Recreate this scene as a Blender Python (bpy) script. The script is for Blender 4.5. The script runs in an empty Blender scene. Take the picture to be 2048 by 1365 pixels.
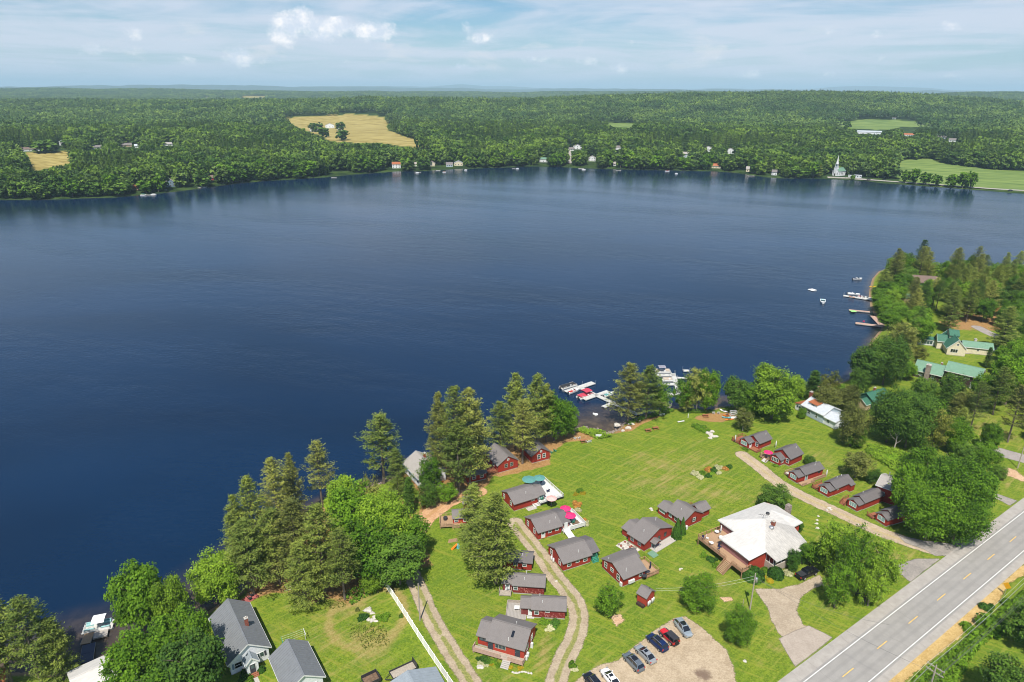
import bpy, bmesh, math, random
import numpy as np
from mathutils import Vector, Matrix
random.seed(7); RNG = np.random.default_rng(7)
SC = bpy.context.scene; COL = SC.collection
# ---------------------------------------------------------------- camera, sky, sun, exposure
CAM_H = 101.0; FPX = 1365.33; PITCH = math.radians(20.2); ROLL = math.radians(0.33)
_f = np.array([0, math.cos(PITCH), -math.sin(PITCH)]); _r0 = np.array([1., 0, 0]); _u0 = np.array([0, math.sin(PITCH), math.cos(PITCH)])
_r = math.cos(ROLL)*_r0 + math.sin(ROLL)*_u0; _u = math.cos(ROLL)*_u0 - math.sin(ROLL)*_r0
cam = bpy.data.cameras.new('camera'); camo = bpy.data.objects.new('camera', cam); COL.objects.link(camo)
cam.sensor_width = 36; cam.lens = 24.0; cam.clip_start = 0.5; cam.clip_end = 90000
camo.matrix_world = Matrix(((_r[0], _u[0], -_f[0], 0), (_r[1], _u[1], -_f[1], 0), (_r[2], _u[2], -_f[2], CAM_H), (0, 0, 0, 1)))
SC.camera = camo
SUN_EL = math.radians(58); SUN_AZ = math.radians(188)       # compass style: 0 = +Y, clockwise
sdir = Vector((math.sin(SUN_AZ)*math.cos(SUN_EL), math.cos(SUN_AZ)*math.cos(SUN_EL), math.sin(SUN_EL)))
sl = bpy.data.lights.new('sun', 'SUN'); sl.energy = 5.0; sl.angle = math.radians(0.5); sl.color = (1.0, 0.95, 0.86)
so = bpy.data.objects.new('sun', sl); COL.objects.link(so); so.rotation_euler = sdir.to_track_quat('Z', 'Y').to_euler()
so.location = (0, -200, 400)
W = bpy.data.worlds.new('World'); SC.world = W; W.use_nodes = True
SKY_STRENGTH = 0.088
SC.view_settings.view_transform = 'Standard'; SC.view_settings.look = 'None'; SC.view_settings.exposure = 0.32
SC.view_settings.gamma = 1.0; SC.view_settings.use_curve_mapping = False
SC.cycles.max_bounces = 6; SC.cycles.diffuse_bounces = 3; SC.cycles.glossy_bounces = 2; SC.cycles.transmission_bounces = 3
SC.cycles.transparent_max_bounces = 8; SC.cycles.volume_bounces = 0; SC.cycles.use_denoising = True; SC.cycles.filter_width = 1.0
SC.cycles.caustics_reflective = False; SC.cycles.caustics_refractive = False
SC.cycles.sample_clamp_indirect = 4

class N:                                                     # small node-graph helper
    def __init__(s, tree): s.t = tree; s.n = tree.nodes; s.l = tree.links
    def new(s, typ, **kw):
        n = s.n.new(typ)
        for k, v in kw.items():
            if k == 'ins':
                for a, b in v.items():
                    if isinstance(b, bpy.types.NodeSocket): s.l.new(b, n.inputs[a])
                    else: n.inputs[a].default_value = b
            else: setattr(n, k, v)
        return n
    def m(s, op, a, b=None, c=None, clamp=False):
        n = s.n.new('ShaderNodeMath'); n.operation = op; n.use_clamp = clamp
        for i, v in enumerate((a, b, c)):
            if v is None: continue
            if isinstance(v, bpy.types.NodeSocket): s.l.new(v, n.inputs[i])
            else: n.inputs[i].default_value = v
        return n.outputs[0]
    def mix(s, fac, a, b, blend='MIX'):
        n = s.n.new('ShaderNodeMix'); n.data_type = 'RGBA'; n.blend_type = blend
        for k, v in ((0, fac), (6, a), (7, b)):
            if isinstance(v, bpy.types.NodeSocket): s.l.new(v, n.inputs[k])
            else: n.inputs[k].default_value = v if k == 0 else (*v, 1) if len(v) == 3 else v
        return n.outputs[2]
    def noise(s, vec, scale, detail=3, rough=0.5, dist=0.0):
        n = s.new('ShaderNodeTexNoise', ins={'Scale': scale, 'Detail': detail, 'Roughness': rough, 'Distortion': dist})
        if vec is not None: s.l.new(vec, n.inputs['Vector'])
        return n.outputs['Fac']
    def stretch(s, v, deg, sc):                               # rotate on the ground first, then squash
        r = s.new('ShaderNodeVectorRotate', rotation_type='Z_AXIS', ins={'Vector': v, 'Angle': math.radians(deg)}).outputs[0]
        return s.new('ShaderNodeVectorMath', operation='MULTIPLY', ins={0: r, 1: sc}).outputs[0]
    def ss(s, x, lo, hi):                                     # smoothstep
        n = s.n.new('ShaderNodeMapRange'); n.interpolation_type = 'SMOOTHSTEP'
        s.l.new(x, n.inputs[0]); n.inputs[1].default_value = lo; n.inputs[2].default_value = hi
        return n.outputs[0]

def raydir(px, py):
    d = _f*FPX + _r*(px-1024) + _u*(682.5-py); return d/np.linalg.norm(d)
def G(px, py, z=1.0):                                         # photo pixel -> point of the level ground there
    d = raydir(px, py); t = (z-CAM_H)/d[2]; return np.array([d[0]*t, d[1]*t])
def PX(x, y, z):                                              # world -> photo pixel (arrays)
    x, y, z = np.broadcast_arrays(np.asarray(x, float), np.asarray(y, float), np.asarray(z, float))
    zz = z-CAM_H
    cf = x*_f[0]+y*_f[1]+zz*_f[2]; cr = x*_r[0]+y*_r[1]+zz*_r[2]; cu = x*_u[0]+y*_u[1]+zz*_u[2]
    cf = np.where(cf > 1, cf, np.nan)
    return 1024+FPX*cr/cf, 682.5-FPX*cu/cf

# ---------------- sky with thin cirrus sheets and small cumulus
nt = N(W.node_tree); W.node_tree.nodes.clear()
sky = nt.new('ShaderNodeTexSky', sky_type='NISHITA', sun_disc=False, sun_elevation=SUN_EL, sun_rotation=SUN_AZ, altitude=100, air_density=1.0, dust_density=0.6, ozone_density=1.6)
tc = nt.new('ShaderNodeTexCoord'); dirv = tc.outputs['Generated']
sx = nt.new('ShaderNodeSeparateXYZ', ins={0: dirv}); X, Y, Z = sx.outputs
el = nt.m('ARCSINE', Z); az = nt.m('ARCTAN2', X, Y)
cmb = nt.new('ShaderNodeCombineXYZ', ins={0: nt.m('MULTIPLY', az, 1.0), 1: nt.m('MULTIPLY', el, 3.2), 2: 0.0}).outputs[0]
zc = nt.m('ADD', nt.m('MAXIMUM', Z, 0.0), 0.06)
pl = nt.new('ShaderNodeCombineXYZ', ins={0: nt.m('DIVIDE', X, zc), 1: nt.m('DIVIDE', Y, zc), 2: 0.3}).outputs[0]
c1 = nt.noise(pl, 0.45, 8, 0.62, 1.0)
cst = nt.new('ShaderNodeCombineXYZ', ins={0: nt.m('MULTIPLY', az, 1.3), 1: nt.m('MULTIPLY', el, 11.0), 2: 1.7}).outputs[0]
c2 = nt.noise(cst, 2.6, 7, 0.6, 1.2)
cir = nt.ss(nt.m('ADD', nt.m('MULTIPLY', c1, 0.5), nt.m('MULTIPLY', c2, 0.5)), 0.36, 0.58)
cir = nt.m('MULTIPLY', cir, nt.m('SUBTRACT', 0.80, nt.m('MULTIPLY', nt.ss(el, 0.10, 0.34), 0.62)))
base = nt.mix(1.0, sky.outputs[0], (0.60, 0.82, 0.98), 'MULTIPLY')
# pale horizon veil
veil = nt.m('SUBTRACT', 1.0, nt.ss(el, -0.01, 0.11))
CLD = (6.9, 7.3, 8.4)
col = nt.mix(nt.m('MULTIPLY', veil, 0.55), base, (5.6, 7.0, 8.2))
col = nt.mix(cir, col, CLD)
# a belt of small heaped clouds low over the horizon
cm2 = nt.new('ShaderNodeCombineXYZ', ins={0: nt.m('MULTIPLY', az, 14.0), 1: nt.m('MULTIPLY', el, 34.0), 2: 4.0}).outputs[0]
nb = nt.noise(cm2, 1.0, 7, 0.6, 0.4)
belt = nt.m('MULTIPLY', nt.ss(el, 0.012, 0.03), nt.m('SUBTRACT', 1.0, nt.ss(el, 0.055, 0.085)))
nb2 = nt.m('MULTIPLY', nt.ss(nb, 0.54, 0.70), nt.m('MULTIPLY', belt, 0.55))
col = nt.mix(nb2, col, (8.2, 8.1, 8.4))
# individual heaped clouds
blobs = [(575, 52, 30, 26), (598, 40, 30, 22), (640, 58, 45, 22), (675, 55, 36, 18), (566, 72, 24, 20), (745, 64, 42, 20), (715, 76, 36, 12), (640, 72, 60, 12),
         (268, 68, 18, 12), (180, 100, 32, 10), (262, 102, 24, 9), (478, 118, 26, 16), (525, 125, 30, 9), (935, 55, 15, 12), (960, 78, 40, 12),
         (1262, 88, 20, 7), (1280, 98, 9, 4), (1440, 120, 11, 7), (1755, 70, 14, 9), (1776, 117, 14, 7), (1905, 52, 18, 10), (1170, 122, 30, 9), (1240, 138, 22, 12),
         (1660, 64, 16, 7), (372, 122, 24, 8), (690, 125, 12, 8), (1090, 118, 50, 7), (925, 133, 20, 8), (1650, 150, 26, 8), (1900, 152, 34, 8), (1490, 148, 34, 9)]
cmi = nt.new('ShaderNodeCombineXYZ', ins={0: az, 1: nt.m('MULTIPLY', el, 1.25), 2: 0.4}).outputs[0]
wob = nt.noise(cmi, 36.0, 7, 0.66)
wob2 = nt.noise(cmi, 110.0, 4, 0.6)
wsum = nt.m('ADD', nt.m('MULTIPLY', nt.m('SUBTRACT', wob, 0.5), 2.6), nt.m('MULTIPLY', nt.m('SUBTRACT', wob2, 0.5), 1.3))
tot = None
for (bx, by, rx, ry) in blobs:
    d = raydir(bx, by); a0 = math.atan2(d[0], d[1]); e0 = math.asin(d[2])
    du = nt.m('MULTIPLY', nt.m('SUBTRACT', az, a0), FPX/rx*.86); dv = nt.m('MULTIPLY', nt.m('SUBTRACT', el, e0), FPX/ry*.9)
    r2 = nt.m('ADD', nt.m('MULTIPLY', du, du), nt.m('MULTIPLY', dv, dv))
    v = nt.m('SUBTRACT', 1.25 if ry > 15 else 0.9, r2)
    v = nt.m('MULTIPLY', nt.m('MINIMUM', v, 1.0), 1.0 if ry > 15 else 0.62 if ry < 12 else .8) if ry <= 15 else v
    tot = v if tot is None else nt.m('MAXIMUM', tot, v)
cum = nt.ss(nt.m('ADD', tot, wsum), 0.20, 1.25)
shade = nt.noise(cmi, 48.0, 5, 0.65)
ccol = nt.mix(nt.ss(shade, 0.35, 0.7), (7.2, 7.8, 8.9), (11.6, 11.0, 10.7))
col = nt.mix(nt.m('MULTIPLY', cum, 0.92), col, ccol)
bg = nt.new('ShaderNodeBackground', ins={0: col, 1: SKY_STRENGTH})
nt.new('ShaderNodeOutputWorld', ins={0: bg.outputs[0]})

# ---------------------------------------------------------------- polygons, shoreline, terrain height
SHORE = [(-800, 1480), (-300, 1400), (-100, 1345), (60, 1345), (130, 1347), (180, 1334), (240, 1320), (300, 1306), (345, 1288), (375, 1262), (400, 1236), (425, 1216),
         (450, 1202), (478, 1188), (492, 1168), (500, 1140), (512, 1108), (540, 1070), (580, 1040), (630, 1008), (680, 985), (730, 975), (770, 963), (798, 945),
         (815, 925), (850, 915), (890, 912), (940, 912), (970, 905), (1000, 893), (1040, 882), (1075, 876), (1100, 870), (1140, 862), (1165, 856), (1190, 858),
         (1205, 867), (1218, 866), (1235, 860), (1244, 848), (1256, 841), (1280, 836), (1300, 829), (1330, 821), (1345, 816), (1362, 818), (1400, 822), (1425, 820),
         (1440, 812), (1455, 815), (1480, 813), (1520, 800), (1560, 790), (1600, 780), (1640, 772), (1680, 766), (1700, 758), (1716, 738), (1730, 705), (1742, 682),
         (1758, 664), (1765, 652), (1758, 640), (1746, 626), (1740, 610), (1738, 592), (1740, 575), (1746, 556), (1758, 543), (1780, 538), (1820, 540), (1880, 546),
         (1950, 548), (2030, 546), (2150, 540), (2500, 530), (3200, 520),
         (3200, 430), (2400, 402), (2200, 394), (2048, 388), (1950, 380), (1850, 373), (1760, 366), (1700, 360), (1650, 358), (1600, 357), (1560, 357), (1535, 355), (1510, 352),
         (1470, 346), (1430, 343), (1380, 342), (1330, 341), (1270, 340), (1200, 338), (1150, 336), (1100, 334), (1060, 333), (1020, 335), (960, 337), (900, 339),
         (850, 342), (800, 343), (740, 347), (700, 350), (650, 355), (600, 358), (560, 361), (520, 363), (470, 368), (420, 374), (380, 380), (330, 386), (290, 390),
         (230, 395), (150, 398), (80, 400), (0, 400), (-100, 402), (-300, 412), (-700, 440), (-1400, 520)]
SHP = np.array([G(a, b, 0.0) for a, b in SHORE])
SHP = np.vstack([SHP, [[-1100, 100], [-700, 20]]])
def densify(P, closed=True, step=None):
    return P
def poly_sd(P, x, y, closed=True):                            # signed distance, positive inside
    x = np.asarray(x, float); y = np.asarray(y, float); shp = x.shape; x = x.ravel(); y = y.ravel()
    d2 = np.full(x.shape, 1e18); ins = np.zeros(x.shape, bool); n = len(P)
    for i in range(n if closed else n-1):
        ax, ay = P[i]; bx, by = P[(i+1) % n]; ex, ey = bx-ax, by-ay
        t = np.clip(((x-ax)*ex+(y-ay)*ey)/(ex*ex+ey*ey+1e-12), 0, 1)
        d2 = np.minimum(d2, (x-ax-t*ex)**2+(y-ay-t*ey)**2)
        if closed and ay != by:
            c = ((ay > y) != (by > y)) & (x < (bx-ax)*(y-ay)/(by-ay)+ax); ins ^= c
    d = np.sqrt(d2); return (np.where(ins, d, -d) if closed else -d).reshape(shp)
def sst(t): t = np.clip(t, 0, 1); return t*t*(3-2*t)
def gs(x, y, cx, cy, sx_, sy_, rot=0):
    c, s = math.cos(rot), math.sin(rot); u = (x-cx)*c+(y-cy)*s; v = -(x-cx)*s+(y-cy)*c
    return np.exp(-(u/sx_)**2-(v/sy_)**2)
def vnoise(x, y, s, seed=0):                                  # cheap smooth value noise
    x = np.asarray(x)/s; y = np.asarray(y)/s; xi = np.floor(x); yi = np.floor(y); fx = x-xi; fy = y-yi
    h = lambda a, b: np.modf(np.abs(np.sin(a*127.1+b*311.7+seed*17.3)*43758.5453))[0]
    fx = fx*fx*(3-2*fx); fy = fy*fy*(3-2*fy)
    return (h(xi, yi)*(1-fx)+h(xi+1, yi)*fx)*(1-fy)+(h(xi, yi+1)*(1-fx)+h(xi+1, yi+1)*fx)*fy
def hfar(x, y):                                               # hills beyond the lake
    r = np.hypot(x, y); a = np.degrees(np.arctan2(x, y))
    h = 13*sst((r-950)/500)
    h = h + 26*gs(x, y, -900, 2500, 1300, 420)                # wooded rise, left
    h = h + 18*gs(x, y, 150, 2300, 900, 350)
    h = h + 56*gs(x, y, 900, 2900, 800, 700, 0.1)             # long hill, right of the middle
    h = h + 30*gs(x, y, 1500, 2500, 500, 500)
    h = h + 68*gs(x, y, 3350, 4700, 900, 600)                 # hill far right
    h = h + 52*gs(x, y, -3600, 5800, 2600, 900) + 44*gs(x, y, 300, 6900, 2400, 900) + 34*gs(x, y, 3800, 6800, 2600, 900)
    h = h + (vnoise(x, y, 420, 1)-0.4)*14*sst((r-1200)/900) + (vnoise(x, y, 1300, 2)-0.4)*20*sst((r-2800)/2500)
    far = sst((r-9000)/5000)
    h = h*(1-far) + far*(20 + 70*np.maximum(0, vnoise(a*1.0, r/900, 5.0, 3)-0.25))
    # faint blue mountains on the skyline
    m = sst((r-15000)/2500)*(1-sst((r-29000)/9000))
    h = h + m*(85*np.exp(-((a+22)/10)**2) + 70*np.exp(-((a+8)/9)**2) + 60*np.exp(-((a-8)/10)**2) + 55*np.exp(-((a-20)/6)**2) + 60*np.exp(-((a-30)/5)**2)
             + 26*vnoise(a, r/1e6, 1.3, 5) + 14*vnoise(a, r/1e6, 0.45, 6))
    m2 = sst((r-27000)/2500)
    h = h + m2*(110*np.exp(-((a+2)/5)**2) + 120*np.exp(-((a-27)/6)**2) + 90*vnoise(a, 0*r, 2.2, 9))
    return h
def hground(x, y):
    x = np.asarray(x, float); y = np.asarray(y, float)
    sd = -poly_sd(SHP, x, y)                                   # positive on land
    near = y < 520*np.ones_like(x) - np.abs(x)*0.30
    land_near = sst(sd/3.5)*1.0
    land_far = sst(sd/5.0)*1.2 + np.where(sd > 0, hfar(x, y), 0)*sst((sd-8)/120)
    land = np.where(near, land_near, land_far)
    return np.where(sd > 0, land, np.maximum(sd*0.16, -5.0)), sd
def GT(px, py, zextra=0):                                      # photo pixel -> point on the real terrain
    d = raydir(px, py); t = np.geomspace(60, 40000, 1400)
    x, y, z = d[0]*t, d[1]*t, CAM_H+d[2]*t
    hg, _ = hground(x, y); k = np.argmax(z <= hg)
    lo, hi = t[max(k-1, 0)], t[k]
    for _ in range(18):
        m = (lo+hi)/2; h1, _ = hground(np.array([d[0]*m]), np.array([d[1]*m]))
        if CAM_H+d[2]*m <= h1[0]: hi = m
        else: lo = m
    h1, _ = hground(np.array([d[0]*hi]), np.array([d[1]*hi]))
    return np.array([d[0]*hi, d[1]*hi, h1[0]])

def inpx(poly, px, py):                                        # pixel-space polygon test, arrays
    P = np.asarray(poly, float); ins = np.zeros(np.shape(px), bool)
    with np.errstate(invalid='ignore'):
        for i in range(len(P)):
            ax, ay = P[i]; bx, by = P[(i+1) % len(P)]
            if ay == by: continue
            ins ^= ((ay > py) != (by > py)) & (px < (bx-ax)*(py-ay)/(by-ay)+ax)
    return ins

# ---------------------------------------------------------------- materials
MATS = {}
def mat(name, col, rough=0.7, var=0.12, scale=3.0, spec=0.3, metal=0.0, col2=None, bump=0.0, bscale=None, streak=None, coords='Object', detail=4):
    if name in MATS: return MATS[name]
    m = bpy.data.materials.new(name); m.use_nodes = True; m.node_tree.nodes.clear(); n = N(m.node_tree)
    tcn = n.new('ShaderNodeTexCoord'); v = tcn.outputs[coords]
    if streak:
        mp = n.new('ShaderNodeMapping', ins={'Vector': v, 'Scale': streak}); v2 = mp.outputs[0]
    else: v2 = v
    f = n.noise(v2, scale, detail, 0.6)
    c = np.array(col); a = tuple(np.clip(c*(1-var), 0, 1)); b = tuple(np.clip(c*(1+var), 0, 1)) if col2 is None else col2
    colr = n.mix(n.ss(f, 0.3, 0.7), a, b)
    f2 = n.noise(v, scale*0.17, 2, 0.5)
    colr = n.mix(n.m('MULTIPLY', n.ss(f2, 0.35, 0.75), min(0.5, var*1.5)), colr, tuple(c*0.72))
    p = n.new('ShaderNodeBsdfPrincipled', ins={'Base Color': colr, 'Roughness': rough, 'Metallic': metal, 'Specular IOR Level': spec})
    if bump:
        bf = n.noise(v2, bscale or scale*3, 3, 0.6)
        bn = n.new('ShaderNodeBump', ins={'Strength': bump, 'Distance': 0.05, 'Height': bf}); n.l.new(bn.outputs[0], p.inputs['Normal'])
    n.new('ShaderNodeOutputMaterial', ins={0: p.outputs[0]}); MATS[name] = m; return m

def siding(name, col, pitch=0.16, col2=None, patch=0.0, rough=0.75):
    """Painted boards: thin shadowed laps every `pitch` metres are relief, not paint."""
    if name in MATS: return MATS[name]
    m = bpy.data.materials.new(name); m.use_nodes = True; m.node_tree.nodes.clear(); n = N(m.node_tree)
    v = n.new('ShaderNodeTexCoord').outputs['Object']; z = n.new('ShaderNodeSeparateXYZ', ins={0: v}).outputs[2]
    saw = n.m('FRACT', n.m('DIVIDE', z, pitch))
    mp = n.new('ShaderNodeMapping', ins={'Vector': v, 'Scale': (0.6, 0.6, 5)}).outputs[0]
    f = n.noise(mp, 2.2, 5, 0.65); c = np.array(col)
    colr = n.mix(n.ss(f, 0.3, 0.72), tuple(c*0.82), tuple(c*1.16))
    if patch:
        vo = n.new('ShaderNodeTexVoronoi', ins={'Vector': v, 'Scale': 4.5}); vo.distance = 'CHEBYCHEV'
        sep = n.new('ShaderNodeSeparateColor', ins={0: vo.outputs['Color']}).outputs[0]
        colr = n.mix(n.m('MULTIPLY', n.ss(sep, 0.62, 0.66), n.ss(n.noise(v, 0.9, 3), 0.4, 0.6)), colr, col2)
    elif col2 is not None:
        colr = n.mix(n.m('MULTIPLY', n.ss(n.noise(v, 0.7, 5), 0.52, 0.68), 0.6), colr, col2)
    bn = n.new('ShaderNodeBump', ins={'Strength': 0.5, 'Distance': 0.03, 'Height': saw})
    p = n.new('ShaderNodeBsdfPrincipled', ins={'Base Color': colr, 'Roughness': rough, 'Specular IOR Level': 0.25, 'Normal': bn.outputs[0]})
    n.new('ShaderNodeOutputMaterial', ins={0: p.outputs[0]}); MATS[name] = m; return m

def shingle(name, col, var=0.16):
    if name in MATS: return MATS[name]
    m = bpy.data.materials.new(name); m.use_nodes = True; m.node_tree.nodes.clear(); n = N(m.node_tree)
    v = n.new('ShaderNodeTexCoord').outputs['Object']
    f = n.noise(v, 9.0, 4, 0.7); f2 = n.noise(v, 0.8, 4, 0.6); c = np.array(col)
    colr = n.mix(n.ss(f, 0.3, 0.7), tuple(c*(1-var)), tuple(c*(1+var)))
    colr = n.mix(n.m('MULTIPLY', n.ss(f2, 0.4, 0.75), 0.35), colr, tuple(c*0.75))
    z = n.new('ShaderNodeSeparateXYZ', ins={0: v}).outputs[2]
    saw = n.m('FRACT', n.m('DIVIDE', z, 0.07))
    bn = n.new('ShaderNodeBump', ins={'Strength': 0.35, 'Distance': 0.02, 'Height': n.m('ADD', saw, n.m('MULTIPLY', f, 1.2))})
    p = n.new('ShaderNodeBsdfPrincipled', ins={'Base Color': colr, 'Roughness': 0.85, 'Specular IOR Level': 0.3, 'Normal': bn.outputs[0]})
    n.new('ShaderNodeOutputMaterial', ins={0: p.outputs[0]}); MATS[name] = m; return m

def leafmat(name, lo, hi, trans=0.35, olive=None):
    if name in MATS: return MATS[name]
    m = bpy.data.materials.new(name); m.use_nodes = True; m.node_tree.nodes.clear(); n = N(m.node_tree)
    at = n.new('ShaderNodeAttribute', attribute_name='tint').outputs['Fac']
    oi = n.new('ShaderNodeObjectInfo').outputs['Random']
    pos = n.new('ShaderNodeNewGeometry').outputs['Position']
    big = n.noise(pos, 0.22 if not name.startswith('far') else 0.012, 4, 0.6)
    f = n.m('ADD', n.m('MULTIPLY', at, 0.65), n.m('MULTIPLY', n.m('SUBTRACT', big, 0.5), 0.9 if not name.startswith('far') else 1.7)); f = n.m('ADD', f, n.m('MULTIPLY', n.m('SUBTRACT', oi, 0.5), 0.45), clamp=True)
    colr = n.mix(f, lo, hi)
    if olive is not None: colr = n.mix(n.m('MULTIPLY', n.ss(n.m('FRACT', n.m('MULTIPLY', oi, 7.31)), 0.45, 1.0), 0.75), colr, olive)
    d = n.new('ShaderNodeBsdfDiffuse', ins={0: colr}); 
    tcol = n.mix(1.0, colr, (1.15, 1.25, 0.55), 'MULTIPLY')
    t = n.new('ShaderNodeBsdfTranslucent', ins={0: tcol})
    mx = n.new('ShaderNodeMixShader', ins={0: trans, 1: d.outputs[0], 2: t.outputs[0]})
    g = n.new('ShaderNodeBsdfGlossy', ins={0: (1, 1, 1, 1), 'Roughness': 0.55})
    fr = n.new('ShaderNodeFresnel', ins={0: 1.25})
    mx2 = n.new('ShaderNodeMixShader', ins={0: n.m('MULTIPLY', fr.outputs[0], 0.2), 1: mx.outputs[0], 2: g.outputs[0]})
    n.new('ShaderNodeOutputMaterial', ins={0: mx2.outputs[0]}); MATS[name] = m; return m

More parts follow.
